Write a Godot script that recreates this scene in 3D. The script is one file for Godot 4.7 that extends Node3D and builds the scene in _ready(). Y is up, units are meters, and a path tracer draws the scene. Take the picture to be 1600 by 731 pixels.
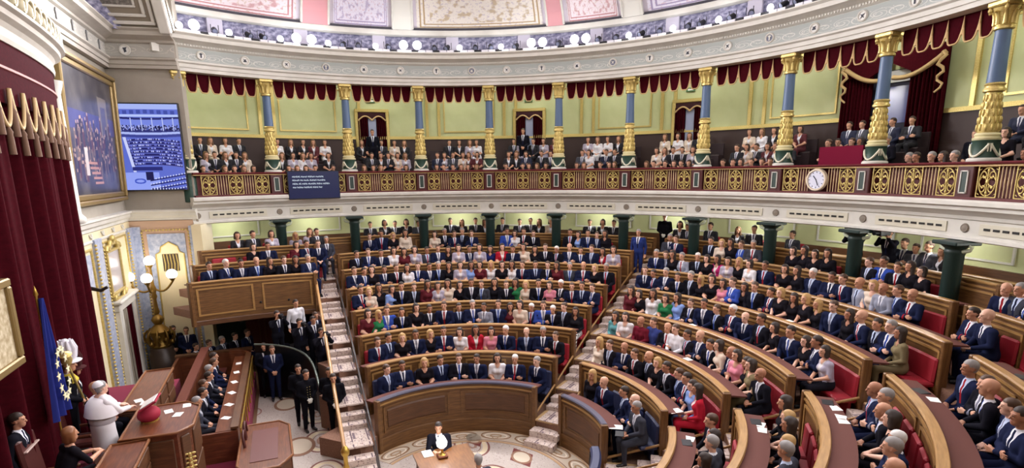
extends Node3D
# A parliament chamber: curved benches full of people, a gallery on columns, a presidium on a dais.

const DEG := PI / 180.0
const EYE := 6.87
const RC := Vector2(0.9095, 0.1476)           # centre of the curved benches (x, z)
const PR := [0.0, 2.94, 4.16, 5.375, 6.57, 7.90, 9.21, 10.51, 11.9, 13.1]     # radius of each desk panel
const PH := [0.0, 1.41, 1.86, 2.34, 2.80, 3.23, 3.65, 4.04, 4.38, 4.2]         # height of its top
const DESK := 0.91
const COL0 := -45.83                           # angle of the first gallery column
const COLD := 13.102                           # angle from column to column
const WK := Vector3(-10.91, 0, -8.15)          # corner where the presidium wall begins
var sd := Vector3(sin(160 * DEG), 0, -cos(160 * DEG))   # along the presidium wall
var nw := Vector3(sin(70 * DEG), 0, -cos(70 * DEG))     # out of the presidium wall
var cam_pos := Vector3(1.49384, EYE, 11.33365)
var cam_r: Vector3
var cam_u: Vector3
var cam_w: Vector3
const FOC := 871.63
var taken := {}
var mats := {}
var texs := {}
var rng := RandomNumberGenerator.new()


func _ready() -> void:
	rng.seed = 7
	var yaw := 0.0331
	var pitch := 0.20401
	var roll := -0.01184
	cam_w = Vector3(sin(yaw) * cos(pitch), -sin(pitch), -cos(yaw) * cos(pitch))
	var right := Vector3(cos(yaw), 0, sin(yaw))
	var up := right.cross(cam_w)
	cam_r = right * cos(roll) + up * sin(roll)
	cam_u = -right * sin(roll) + up * cos(roll)
	var cam := Camera3D.new()
	cam.name = "camera"
	cam.projection = Camera3D.PROJECTION_FRUSTUM
	cam.near = 0.1
	cam.far = 200.0
	cam.size = 731.0 / FOC * cam.near
	cam.frustum_offset = Vector2(0, 84.5 / FOC * cam.near)
	cam.transform = Transform3D(Basis(cam_r, cam_u, -cam_w), cam_pos)
	add_child(cam)
	cam.current = true
	var we := WorldEnvironment.new()
	we.name = "environment"
	var e := Environment.new()
	e.background_mode = Environment.BG_COLOR
	e.background_color = Color(0.02, 0.02, 0.022)
	e.tonemap_mode = Environment.TONE_MAPPER_LINEAR
	e.tonemap_exposure = 1.0
	e.sdfgi_enabled = true
	e.ssao_enabled = true
	e.ssil_enabled = true
	we.environment = e
	add_child(we)
	# the laylight in the crown of the vault, out of frame above the floor
	var a := AreaLight3D.new()
	a.name = "laylight_light"
	a.area_size = Vector2(6.4, 6.4)
	a.light_energy = 22.0
	a.light_color = Color(0.98, 0.985, 1.0)
	a.shadow_enabled = true
	a.set("area_range", 60.0)
	a.transform = Transform3D(Basis(Vector3.RIGHT, -PI / 2), Vector3(0, 15.6, 0))
	add_child(a)
	build_shell()
	build_vault()
	build_tiers()
	build_gallery()
	build_left_walls()
	build_benches()
	build_stairs()
	build_presidium()
	build_lamps()
	build_people()


# ---------------------------------------------------------------- naming
func numbered(called: String) -> String:
	var k: int = taken.get(called, 0)
	taken[called] = k + 1
	return called if k == 0 else "%s_%03d" % [called, k]


func tag(o: Node, label: String, category: String, group := "") -> Node:
	o.set_meta("label", label)
	o.set_meta("category", category)
	if group != "":
		o.set_meta("group", group)
	return o


func thing(called: String, label: String, category: String, xf := Transform3D(), group := "") -> Node3D:
	var o := Node3D.new()
	o.name = numbered(called)
	o.transform = xf
	tag(o, label, category, group)
	add_child(o)
	return o


func part(parent: Node, called: String, mesh: Mesh, m: Material, xf := Transform3D()) -> MeshInstance3D:
	var o := MeshInstance3D.new()
	o.name = numbered(called) if parent == self else called
	o.mesh = mesh
	if m:
		o.material_override = m
	o.transform = xf
	parent.add_child(o, true)
	return o


func struct(called: String, mesh: Mesh, m: Material, label: String, category: String) -> MeshInstance3D:
	var o := part(self, called, mesh, m)
	o.set_meta("kind", "structure")
	tag(o, label, category)
	return o


# ---------------------------------------------------------------- places
func rad(th: float) -> Vector3:
	return Vector3(sin(th * DEG), 0, -cos(th * DEG))


func atO(r: float, th: float, y: float) -> Vector3:
	return rad(th) * r + Vector3(0, y, 0)


func atC(r: float, th: float, y: float) -> Vector3:
	return Vector3(RC.x, y, RC.y) + rad(th) * r


func atW(s: float, n: float, y: float) -> Vector3:
	return WK + sd * s + nw * n + Vector3(0, y, 0)


# local x runs along the presidium wall, z points out of it into the room
func wall_basis() -> Basis:
	return Basis(-sd, Vector3.UP, nw)


func wxf(s: float, n: float, y: float) -> Transform3D:
	return Transform3D(wall_basis(), atW(s, n, y))


# local z points away from the centre O or C, x along the arc
func oxf(r: float, th: float, y: float) -> Transform3D:
	return Transform3D(Basis(Vector3.UP, PI - th * DEG), atO(r, th, y))


func cxf(r: float, th: float, y: float) -> Transform3D:
	return Transform3D(Basis(Vector3.UP, PI - th * DEG), atC(r, th, y))


func pixel(p: Vector3) -> Vector2:
	var d := p - cam_pos
	var z := d.dot(cam_w)
	return Vector2(800.0 + FOC * d.dot(cam_r) / z, 450.0 - FOC * d.dot(cam_u) / z)


# the angle on a bench circle at which a head stands over pixel column px
func theta_at(px: float, r: float, y: float, lo := -75.0, hi := 130.0) -> float:
	var best := lo
	var least := 1e9
	var th := lo
	while th <= hi:
		var q := absf(pixel(atC(r, th, y)).x - px)
		if q < least:
			least = q
			best = th
		th += 0.25
	return best


func theta_o(px: float, r: float, y: float, lo := -60.0, hi := 112.0) -> float:
	var best := lo
	var least := 1e9
	var th := lo
	while th <= hi:
		var q := absf(pixel(atO(r, th, y)).x - px)
		if q < least:
			least = q
			best = th
		th += 0.1
	return best


# ---------------------------------------------------------------- shapes
class MB:
	var v := PackedVector3Array()
	var n := PackedVector3Array()
	var u := PackedVector2Array()
	var ix := PackedInt32Array()

	func tri(i: int, j: int, k: int) -> void:
		var g := (v[k] - v[i]).cross(v[j] - v[i])
		if g.dot(n[i] + n[j] + n[k]) < 0.0:
			ix.append_array([i, k, j])
		else:
			ix.append_array([i, j, k])

	func put(p: Vector3, q: Vector3, t: Vector2) -> int:
		v.append(p)
		n.append(q)
		u.append(t)
		return v.size() - 1

	func quad(a: Vector3, b: Vector3, c: Vector3, d: Vector3, q: Vector3) -> MB:
		var w := (b - a).length()
		var h := (d - a).length()
		var i := put(a, q, Vector2(0, 0))
		put(b, q, Vector2(w, 0))
		put(c, q, Vector2(w, h))
		put(d, q, Vector2(0, h))
		tri(i, i + 1, i + 2)
		tri(i, i + 2, i + 3)
		return self

	# a box with chamfered edges
	func box(at: Vector3, size: Vector3, bs := Basis(), bev := 0.0) -> MB:
		var hs := size * 0.5
		bev = minf(bev, minf(hs.x, minf(hs.y, hs.z)) * 0.9)
		for ax in 3:
			for sg in [-1.0, 1.0]:
				var q := Vector3()
				q[ax] = sg
				var b := (ax + 1) % 3
				var c := (ax + 2) % 3
				var p: Array[Vector3] = []
				for w in [[-1, -1], [1, -1], [1, 1], [-1, 1]]:
					var x := Vector3()
					x[ax] = sg * hs[ax]
					x[b] = w[0] * (hs[b] - bev)
					x[c] = w[1] * (hs[c] - bev)
					p.append(at + bs * x)
				quad(p[0], p[1], p[2], p[3], (bs * q).normalized())
		if bev > 0.0:
			for ax in 3:
				var b := (ax + 1) % 3
				var c := (ax + 2) % 3
				for sb in [-1.0, 1.0]:
					for sc in [-1.0, 1.0]:
						var p: Array[Vector3] = []
						for w in [[-1, 0], [1, 0], [1, 1], [-1, 1]]:
							var x := Vector3()
							x[ax] = w[0] * (hs[ax] - bev)
							x[b] = sb * (hs[b] - (bev if w[1] else 0.0))
							x[c] = sc * (hs[c] - (0.0 if w[1] else bev))
							p.append(at + bs * x)
						var q := Vector3()
						q[b] = sb
						q[c] = sc
						quad(p[0], p[1], p[2], p[3], (bs * q).normalized())
			for sx in [-1.0, 1.0]:
				for sy in [-1.0, 1.0]:
					for sz in [-1.0, 1.0]:
						var s := Vector3(sx, sy, sz)
						var q := (bs * s).normalized()
						var i := v.size()
						for ax in 3:
							var x := s * (hs - Vector3.ONE * bev)
							x[ax] = s[ax] * hs[ax]
							put(at + bs * x, q, Vector2())
						tri(i, i + 1, i + 2)
		return self

	# sweep a profile (x along dirs[i], y up) over stations
	func sweep(prof: PackedVector2Array, org: PackedVector3Array, dirs: PackedVector3Array, closed := true, caps := true, flip := false, loop := false) -> MB:
		var np := prof.size()
		var ne := np if closed else np - 1
		var area := 0.0
		for i in np:
			area += prof[i].cross(prof[(i + 1) % np])
		var sg := 1.0 if (area > 0.0 if closed else not flip) else -1.0
		var ns := org.size()
		var lv := 0.0
		for e in ne:
			var a := prof[e]
			var b := prof[(e + 1) % np]
			var t := b - a
			var l := t.length()
			if l < 1e-6:
				continue
			var q := Vector2(t.y, -t.x) / l * sg
			var first := v.size()
			var lu := 0.0
			for s in ns:
				if s > 0:
					lu += ((org[s] + dirs[s] * a.x) - (org[s - 1] + dirs[s - 1] * a.x)).length()
				var q3 := (dirs[s].normalized() * q.x + Vector3(0, q.y, 0)).normalized()
				put(org[s] + dirs[s] * a.x + Vector3(0, a.y, 0), q3, Vector2(lu, lv))
				put(org[s] + dirs[s] * b.x + Vector3(0, b.y, 0), q3, Vector2(lu, lv + l))
			for s in ns - 1:
				var i := first + s * 2
				tri(i, i + 2, i + 3)
				tri(i, i + 3, i + 1)
			lv += l
		if closed and caps and not loop:
			var tr := Geometry2D.triangulate_polygon(prof)
			for end in 2:
				var s := 0 if end == 0 else ns - 1
				var along := org[1] + dirs[1] * prof[0].x - org[0] - dirs[0] * prof[0].x if end == 0 else org[ns - 1] + dirs[ns - 1] * prof[0].x - org[ns - 2] - dirs[ns - 2] * prof[0].x
				var q := along.normalized() * (-1.0 if end == 0 else 1.0)
				var first := v.size()
				for p in prof:
					put(org[s] + dirs[s] * p.x + Vector3(0, p.y, 0), q, p)
				for k in range(0, tr.size(), 3):
					tri(first + tr[k], first + tr[k + 1], first + tr[k + 2])
		return self

	func ring(prof: PackedVector2Array, cx: float, cz: float, t0: float, t1: float, seg: int, closed := true, caps := true, flip := false) -> MB:
		var o := PackedVector3Array()
		var d := PackedVector3Array()
		for i in seg + 1:
			var t := (t0 + (t1 - t0) * i / seg) * PI / 180.0
			o.append(Vector3(cx, 0, cz))
			d.append(Vector3(sin(t), 0, -cos(t)))
		return sweep(prof, o, d, closed, caps, flip)

	func lathe(prof: PackedVector2Array, seg := 16, xf := Transform3D(), smooth := true) -> MB:
		var np := prof.size()
		var nn: PackedVector2Array = []
		for e in np - 1:
			var t := prof[e + 1] - prof[e]
			nn.append(Vector2(t.y, -t.x).normalized())
		for e in np - 1:
			var na := nn[e]
			var nb := nn[e]
			if smooth:
				if e > 0 and nn[e - 1].dot(na) > 0.6:
					na = (nn[e - 1] + nn[e]).normalized()
				if e < np - 2 and nn[e + 1].dot(nb) > 0.6:
					nb = (nn[e + 1] + nn[e]).normalized()
			var first := v.size()
			for s in seg + 1:
				var t := TAU * s / seg
				var d := Vector3(cos(t), 0, sin(t))
				put(xf * (d * prof[e].x + Vector3(0, prof[e].y, 0)), (xf.basis * (d * na.x + Vector3(0, na.y, 0))).normalized(), Vector2(float(s) / seg, prof[e].y))
				put(xf * (d * prof[e + 1].x + Vector3(0, prof[e + 1].y, 0)), (xf.basis * (d * nb.x + Vector3(0, nb.y, 0))).normalized(), Vector2(float(s) / seg, prof[e + 1].y))
			for s in seg:
				var i := first + s * 2
				if prof[e].x > 1e-5:
					tri(i, i + 2, i + 3)
				if prof[e + 1].x > 1e-5:
					tri(i, i + 3, i + 1)
		return self

	func tube(pts: PackedVector3Array, r0: float, seg := 6, r1 := -1.0, xf := Transform3D()) -> MB:
		if r1 < 0.0:
			r1 = r0
		var np := pts.size()
		var side := Vector3.UP
		var first := v.size()
		for i in np:
			var t := (pts[mini(i + 1, np - 1)] - pts[maxi(i - 1, 0)]).normalized()
			if i == 0 and absf(t.dot(side)) > 0.9:
				side = Vector3.RIGHT
			side = (side - t * t.dot(side)).normalized()
			var other := t.cross(side)
			var r := lerpf(r0, r1, float(i) / maxi(np - 1, 1))
			for s in seg + 1:
				var an := TAU * s / seg
				var q := side * cos(an) + other * sin(an)
				put(xf * (pts[i] + q * r), (xf.basis * q).normalized(), Vector2(float(s) / seg, i))
		for i in np - 1:
			for s in seg:
				var k := first + i * (seg + 1) + s
				tri(k, k + 1, k + seg + 2)
				tri(k, k + seg + 2, k + seg + 1)
		for end in 2:
			var at := 0 if end == 0 else np - 1
			var t := (pts[mini(at + 1, np - 1)] - pts[maxi(at - 1, 0)]).normalized() * (-1.0 if end == 0 else 1.0)
			var k := v.size()
			for s in seg:
				put(v[first + at * (seg + 1) + s], (xf.basis * t).normalized(), Vector2())
			for s in range(1, seg - 1):
				tri(k, k + s, k + s + 1)
		return self

	# polygon in the x-y plane pushed from z0 to z1
	func slab(poly: PackedVector2Array, z0: float, z1: float, xf := Transform3D()) -> MB:
		var tr := Geometry2D.triangulate_polygon(poly)
		for end in 2:
			var z := z0 if end == 0 else z1
			var q := (xf.basis * Vector3(0, 0, -1.0 if end == 0 else 1.0)).normalized()
			if z0 > z1:
				q = -q
			var first := v.size()
			for p in poly:
				put(xf * Vector3(p.x, p.y, z), q, p)
			for k in range(0, tr.size(), 3):
				tri(first + tr[k], first + tr[k + 1], first + tr[k + 2])
		var area := 0.0
		for i in poly.size():
			area += poly[i].cross(poly[(i + 1) % poly.size()])
		for i in poly.size():
			var a := poly[i]
			var b := poly[(i + 1) % poly.size()]
			var t := (b - a).normalized()
			var q := Vector3(t.y, -t.x, 0) * signf(area)
			quad(xf * Vector3(a.x, a.y, z0), xf * Vector3(b.x, b.y, z0), xf * Vector3(b.x, b.y, z1), xf * Vector3(a.x, a.y, z1), (xf.basis * q).normalized())
		return self

	func ball(at: Vector3, r: Vector3, seg := 12, rows := 8, xf := Transform3D()) -> MB:
		var first := v.size()
		for i in rows + 1:
			var p := PI * i / rows
			for s in seg + 1:
				var t := TAU * s / seg
				var d := Vector3(sin(p) * cos(t), cos(p), sin(p) * sin(t))
				put(xf * (at + d * r), (xf.basis * (d / r)).normalized(), Vector2(float(s) / seg, float(i) / rows))
		for i in rows:
			for s in seg:
				var k := first + i * (seg + 1) + s
				if i > 0:
					tri(k, k + 1, k + seg + 2)
				if i < rows - 1:
					tri(k, k + seg + 2, k + seg + 1)
		return self

	func mesh() -> ArrayMesh:
		var a := []
		a.resize(Mesh.ARRAY_MAX)
		a[Mesh.ARRAY_VERTEX] = v
		a[Mesh.ARRAY_NORMAL] = n
		a[Mesh.ARRAY_TEX_UV] = u
		a[Mesh.ARRAY_INDEX] = ix
		var m := ArrayMesh.new()
		m.add_surface_from_arrays(Mesh.PRIMITIVE_TRIANGLES, a)
		return m


func mb() -> MB:
	return MB.new()


func pv(flat: Array) -> PackedVector2Array:
	var a := PackedVector2Array()
	for i in range(0, flat.size(), 2):
		a.append(Vector2(flat[i], flat[i + 1]))
	return a


# ---------------------------------------------------------------- materials
func mat(called: String, c: Color, rough := 0.7, metal := 0.0, tex: Texture2D = null, scale := Vector3.ONE, tri := false) -> StandardMaterial3D:
	if mats.has(called):
		return mats[called]
	var m := StandardMaterial3D.new()
	m.resource_name = called
	m.albedo_color = c
	m.roughness = rough
	m.metallic = metal
	if called.begins_with("cloth_") or called.contains("velvet"):
		m.metallic_specular = 0.15     # wool and velvet have hardly any gloss
	if tex:
		m.albedo_texture = tex
		m.uv1_scale = scale
		if tri:
			m.uv1_triplanar = true
			m.uv1_world_triplanar = true
	mats[called] = m
	return m


func c8(r: int, g: int, b: int) -> Color:
	return Color8(r, g, b)


func noise_tex(called: String, freq: float, dark: Color, light: Color, octaves := 4, size := 256, type := FastNoiseLite.TYPE_SIMPLEX_SMOOTH) -> Texture2D:
	if texs.has(called):
		return texs[called]
	var f := FastNoiseLite.new()
	f.noise_type = type
	f.seed = called.length() * 31 + 5
	f.frequency = freq
	f.fractal_octaves = octaves
	var t := NoiseTexture2D.new()
	t.width = size
	t.height = size
	t.seamless = true
	t.noise = f
	var g := Gradient.new()
	g.set_color(0, dark)
	g.set_color(1, light)
	t.color_ramp = g
	texs[called] = t
	return t


func img_tex(called: String, im: Image) -> Texture2D:
	var t := ImageTexture.create_from_image(im)
	texs[called] = t
	return t


func oak() -> StandardMaterial3D:
	return mat("oak", Color.WHITE, 0.42, 0.0, noise_tex("oak", 0.02, c8(88, 58, 30), c8(126, 88, 48)), Vector3(0.35, 3.0, 1))


func oak_light() -> StandardMaterial3D:
	return mat("oak_light", Color.WHITE, 0.38, 0.0, noise_tex("oak_light", 0.02, c8(146, 108, 60), c8(178, 138, 84)), Vector3(0.35, 4.0, 1))


func oak_dark() -> StandardMaterial3D:
	return mat("oak_dark", Color.WHITE, 0.45, 0.0, noise_tex("oak_dark", 0.02, c8(74, 46, 26), c8(104, 68, 40)), Vector3(0.35, 3.0, 1))


func mahogany() -> StandardMaterial3D:
	return mat("mahogany", Color.WHITE, 0.35, 0.0, noise_tex("mahogany", 0.02, c8(84, 44, 26), c8(124, 72, 44)), Vector3(0.4, 3.0, 1))


func desk_leather() -> StandardMaterial3D:
	return mat("desk_leather", c8(92, 46, 36), 0.8)


func red_leather() -> StandardMaterial3D:
	return mat("red_leather", c8(158, 28, 44), 0.55)


func blue_leather() -> StandardMaterial3D:
	return mat("blue_leather", c8(44, 50, 84), 0.55)


func gold() -> StandardMaterial3D:
	return mat("gilt", Color.WHITE, 0.42, 0.55, noise_tex("gilt", 0.05, c8(186, 160, 84), c8(226, 210, 146)), Vector3(2, 2, 1))


func plaster() -> StandardMaterial3D:
	return mat("plaster", Color.WHITE, 0.75, 0.0, noise_tex("plaster", 0.01, c8(204, 202, 192), c8(216, 214, 205)), Vector3(0.5, 0.5, 1))


func cream() -> StandardMaterial3D:
	return mat("cream_paint", Color.WHITE, 0.7, 0.0, noise_tex("cream", 0.01, c8(218, 206, 168), c8(228, 217, 182)), Vector3(0.4, 0.4, 1))


func gallery_paint() -> StandardMaterial3D:
	return mat("gallery_paint", Color.WHITE, 0.7, 0.0, noise_tex("gallery", 0.01, c8(188, 193, 142), c8(198, 202, 154)), Vector3(0.4, 0.4, 1))


func marble() -> StandardMaterial3D:
	return mat("blue_marble", Color.WHITE, 0.35, 0.0, noise_tex("marble", 0.03, c8(132, 146, 178), c8(196, 202, 216), 5), Vector3(0.7, 0.7, 1))


func maroon() -> StandardMaterial3D:
	return mat("maroon_velvet", Color.WHITE, 0.9, 0.0, noise_tex("velvet", 0.04, c8(52, 7, 15), c8(70, 12, 22)), Vector3(1, 1, 1))


func brass() -> StandardMaterial3D:
	return mat("brass", c8(206, 172, 84), 0.3, 0.8)


func black_metal() -> StandardMaterial3D:
	return mat("black_metal", c8(28, 28, 34), 0.45, 0.3)


func white_paper() -> StandardMaterial3D:
	return mat("white_paper", c8(238, 236, 230), 0.8)


# ---------------------------------------------------------------- the room
func scroll_image(w: int, h: int, base: Color, ink: Color, seed_no: int, count: int) -> Image:
	var im := Image.create(w, h, false, Image.FORMAT_RGB8)
	im.fill(base)
	var g := RandomNumberGenerator.new()
	g.seed = seed_no
	for k in count:
		var cx := w * (k + 0.5) / count
		var dir := 1.0 if k % 2 else -1.0
		for turn in 3:
			var t := 0.0
			var r0 := h * (0.34 - 0.09 * turn)
			while t < 5.2:
				var r := r0 * (1.0 - t / 7.5)
				var x := int(cx + cos(t * dir + turn * 2.1) * r * 1.5) % w
				var y := int(h * 0.5 + sin(t * dir + turn * 2.1) * r)
				im.fill_rect(Rect2i(posmod(x, w), clampi(y, 0, h - 3), 3, 3), ink)
				t += 0.07
		for leaf in 5:
			im.fill_rect(Rect2i(posmod(int(cx) + g.randi_range(-h / 2, h / 2), w), g.randi_range(h / 6, h * 5 / 6), 5, 4), ink)
	return im


func entablature() -> PackedVector2Array:
	# x: distance in front of the wall line (towards the room), y: height
	return pv([-0.3, 10.31, 0.16, 10.31, 0.16, 10.42, 0.20, 10.43, 0.20, 10.54, 0.27, 10.58, 0.27, 10.63, 0.12, 10.66, 0.12, 11.06, 0.20, 11.10, 0.20, 11.17, 0.34, 11.22, 0.48, 11.26, 0.48, 11.38, 0.56, 11.44, 0.56, 11.47, -0.3, 11.47])


func mirror_r(p: PackedVector2Array, r: float) -> PackedVector2Array:
	var q := PackedVector2Array()
	for a in p:
		q.append(Vector2(r - a.x, a.y))
	return q


func build_shell() -> void:
	# main floor
	var f := struct("floor", mb().box(Vector3(2, -0.15, 0), Vector3(36, 0.3, 36)).mesh(), mat("floor_boards", c8(112, 84, 58), 0.5), "wooden floor of the chamber under the carpets", "floor")
	f.set_meta("label", "wooden floor of the chamber under the carpets")
	# carpet in front of the presidium: medallions on a pale ground
	var im := Image.create(1024, 512, false, Image.FORMAT_RGB8)
	im.fill(c8(178, 168, 160))
	var g := RandomNumberGenerator.new()
	g.seed = 3
	for k in 5200:
		im.fill_rect(Rect2i(g.randi_range(0, 1023), g.randi_range(0, 511), g.randi_range(2, 7), g.randi_range(1, 3)), c8(152, 140, 134) if k % 3 else c8(194, 185, 176))
	for k in 4:
		ring_on(im, Vector2(128 + 256 * k, 256), Vector2(92, 60), 6, c8(120, 78, 70))
		ring_on(im, Vector2(128 + 256 * k, 256), Vector2(76, 46), 14, c8(204, 190, 160))
		ring_on(im, Vector2(128 + 256 * k, 256), Vector2(56, 30), 3, c8(132, 104, 86))
		ring_on(im, Vector2(128 + 256 * k, 256), Vector2(26, 13), 8, c8(150, 120, 104))
		ring_on(im, Vector2(256 * k, 512), Vector2(44, 36), 5, c8(140, 98, 90))
		ring_on(im, Vector2(256 * k, 0), Vector2(44, 36), 5, c8(140, 98, 90))
	var cm := mat("carpet_medallions", Color.WHITE, 0.95, 0.0, img_tex("carpet", im), Vector3(0.14, 0.28, 1))
	var cp := MB.new()
	cp.slab(pv([-24.5, -12.0, 1.2, -12.0, 1.2, -3.72, -24.5, -3.72]), 0.0, 0.012, Transform3D(Basis(-sd, -nw, Vector3.UP), atW(0, 0, 0)))
	var fc := struct("floor_carpet", cp.mesh(), cm, "pale carpet with oval medallions covering the chamber floor", "carpet")
	for q in [[740, 685, 0.34, true], [815, 715, 0.34, true], [468, 698, 0.55, false], [448, 632, 0.5, false]]:
		var dir: Vector3 = cam_w + cam_r * ((q[0] - 800.0) / FOC) - cam_u * ((q[1] - 450.0) / FOC)
		var at: Vector3 = cam_pos + dir * (-EYE / dir.y)
		var xf := Transform3D(Basis(-sd, -nw, Vector3.UP), Vector3(at.x, 0.012, at.z))
		var r: float = q[2]
		if q[3]:
			part(fc, "medallion_diamond", mb().slab(pv([-r * 1.5, 0, 0, -r * 0.9, r * 1.5, 0, 0, r * 0.9]), 0.0, 0.004, xf).mesh(), mat("medallion_red", c8(112, 58, 54), 0.95))
		var oval := PackedVector2Array()
		var inner := PackedVector2Array()
		for i in 24:
			oval.append(Vector2(cos(TAU * i / 24.0) * r, sin(TAU * i / 24.0) * r * 0.72))
			inner.append(oval[i] * 0.78)
		part(fc, "medallion_oval", mb().slab(oval, 0.0, 0.006, xf).mesh(), mat("medallion_brown", c8(138, 104, 84), 0.95))
		part(fc, "medallion_centre", mb().slab(inner, 0.0, 0.008, xf).mesh(), mat("medallion_cream", c8(198, 186, 166), 0.95))
	# scalloped border of the carpet along the front bench
	var bi := Image.create(256, 128, false, Image.FORMAT_RGB8)
	bi.fill(c8(190, 177, 158))
	ring_on(bi, Vector2(128, 78), Vector2(108, 40), 9, c8(138, 106, 78))
	ring_on(bi, Vector2(128, 74), Vector2(84, 26), 7, c8(226, 214, 196))
	ring_on(bi, Vector2(128, 74), Vector2(40, 14), 8, c8(160, 128, 96))
	bi.fill_rect(Rect2i(0, 0, 256, 14), c8(182, 150, 112))
	bi.fill_rect(Rect2i(0, 18, 256, 5), c8(120, 84, 66))
	bi.fill_rect(Rect2i(0, 120, 256, 8), c8(182, 150, 112))
	for k in 5:
		bi.fill_rect(Rect2i(104 + k * 10, 30 + absi(k - 2) * 8, 6, 10), c8(146, 116, 84))
	var bm := mat("carpet_border", Color.WHITE, 0.95, 0.0, img_tex("border", bi), Vector3(1.25, 1.6, 1))
	struct("floor_carpet_border", mb().ring(pv([2.28, 0.012, 2.28, 0.02, 2.9, 0.02, 2.9, 0.012]), RC.x, RC.y, -58, 196, 90).mesh(), bm, "scalloped border of the carpet along the front benches", "carpet")
	# lower back wall below the gallery
	struct("wall_lower", mb().ring(pv([14.2, 2.0, 14.5, 2.0, 14.5, 5.6, 14.2, 5.6]), 0, 0, -46.5, 188, 90).mesh(), gallery_paint(), "cream panelled wall behind the top bench under the gallery", "wall")
	var wl := struct("trim_1", mb().ring(pv([14.1, 2.0, 14.2, 2.0, 14.2, 4.36, 14.1, 4.36]), 0, 0, -46, 188, 90).mesh(), oak_dark(), "dark wooden wainscot below the cream wall", "wainscot")
	for k in 17:
		var t := COL0 + COLD * k
		var frame := MB.new()
		for yy in [[4.52, 4.57], [5.08, 5.13]]:
			frame.ring(pv([14.155, yy[0], 14.2, yy[0], 14.2, yy[1], 14.155, yy[1]]), 0, 0, t + 1.6, t + 11.5, 8)
		for tt in [t + 1.6, t + 11.3]:
			frame.ring(pv([14.155, 4.52, 14.2, 4.52, 14.2, 5.13, 14.155, 5.13]), 0, 0, tt, tt + 0.22, 1)
		part(wl, "panel_frame", frame.mesh(), plaster())
	# gallery slab with its fascia
	var fascia := pv([12.36, 6.16, 11.98, 6.16, 11.94, 6.12, 11.94, 6.04, 12.02, 6.0, 12.02, 5.93, 12.10, 5.88, 12.20, 5.80, 12.22, 5.72, 12.26, 5.70, 12.26, 5.34, 12.20, 5.31, 12.20, 5.25, 12.3, 5.22, 14.6, 5.22, 15.8, 5.4, 15.8, 5.95, 12.36, 5.95])
	var slab := struct("floor_gallery", mb().ring(fascia, 0, 0, COL0 - 0.6, 188, 150).mesh(), plaster(), "pale moulded gallery floor edge running round the chamber", "gallery floor")
	var slot := mb().box(Vector3(), Vector3(0.15, 0.05, 0.03)).mesh()
	var plate := mb().ring(pv([12.235, 5.40, 12.27, 5.40, 12.27, 5.64, 12.235, 5.64]), 0, 0, -4.6, 4.6, 10).mesh()
	var disc := mb().lathe(pv([0, 0.03, 0.05, 0.03, 0.07, 0.02, 0.09, 0.03, 0.11, 0.0]), 14, Transform3D(Basis(Vector3.RIGHT, -PI / 2), Vector3())).mesh()
	var vent_m := mat("vent_slot", c8(34, 34, 30), 0.8)
	var disc_m := mat("fascia_medallion", c8(128, 118, 104), 0.6)
	for k in 13:
		var t := COL0 + COLD * (k + 0.5)
		part(slab, "vent_plate", plate, mat("fascia_plate", c8(206, 202, 182), 0.7), Transform3D(Basis(Vector3.UP, -t * DEG), Vector3()))
		for j in 8:
			var tt := t + (j - 3.5) * 1.06
			part(slab, "vent_slot", slot, vent_m, oxf(12.235, tt, 5.53))
		part(slab, "medallion", disc, disc_m, oxf(12.255, COL0 + COLD * k + 0.2, 5.52))
	# steps of the gallery
	struct("floor_gallery_tiers", mb().ring(pv([12.45, 5.9, 13.3, 5.9, 13.3, 6.42, 14.2, 6.42, 14.2, 7.0, 15.7, 7.0, 15.7, 5.6, 12.45, 5.6]), 0, 0, COL0 - 0.4, 188, 120).mesh(), mat("gallery_carpet", c8(84, 52, 44), 0.9), "stepped floor of the gallery", "gallery floor")
	# gallery wall, ceiling
	struct("wall_gallery", mb().ring(pv([15.6, 5.4, 15.9, 5.4, 15.9, 11.2, 15.6, 11.2]), 0, 0, COL0 - 3, 188, 120).mesh(), gallery_paint(), "yellow-green wall at the back of the gallery", "wall")
	struct("ceiling_gallery", mb().ring(pv([12.4, 10.85, 15.9, 10.85, 15.9, 11.1, 12.4, 11.1]), 0, 0, COL0 - 3, 188, 100).mesh(), plaster(), "plain ceiling over the gallery", "ceiling")
	# end walls of the gallery beside the screen
	struct("wall_gallery_end", mb().ring(pv([12.9, 5.25, 15.9, 5.25, 15.9, 11.2, 12.9, 11.2]), 0, 0, COL0 - 2.4, COL0 - 0.9, 2).mesh(), gallery_paint(), "short end wall of the gallery beside the big screen", "wall")
	# entablature over the columns
	var ent := struct("trim_2", mb().ring(mirror_r(entablature(), 12.42), 0, 0, COL0 - 0.8, 196, 160).mesh(), plaster(), "pale entablature carried by the gallery columns", "entablature")
	var fr := mat("frieze_scrolls", Color.WHITE, 0.75, 0.0, img_tex("frieze", scroll_image(1024, 128, c8(166, 172, 168), c8(206, 206, 198), 5, 12)), Vector3(0.16, 2.3, 1))
	part(ent, "frieze_band", mb().ring(pv([12.285, 10.67, 12.30, 10.67, 12.30, 11.05, 12.285, 11.05]), 0, 0, COL0 - 0.8, 150, 140).mesh(), fr)
	var tooth := mb().box(Vector3(), Vector3(0.05, 0.06, 0.05)).mesh()
	var teeth := MultiMesh.new()
	teeth.transform_format = MultiMesh.TRANSFORM_3D
	teeth.mesh = tooth
	teeth.instance_count = 330
	for k in 330:
		teeth.set_instance_transform(k, oxf(12.215, COL0 + k * 0.42, 11.135))
	var tm := MultiMeshInstance3D.new()
	tm.name = "dentils"
	tm.multimesh = teeth
	tm.material_override = plaster()
	tm.set_meta("kind", "stuff")
	ent.add_child(tm, true)
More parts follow.
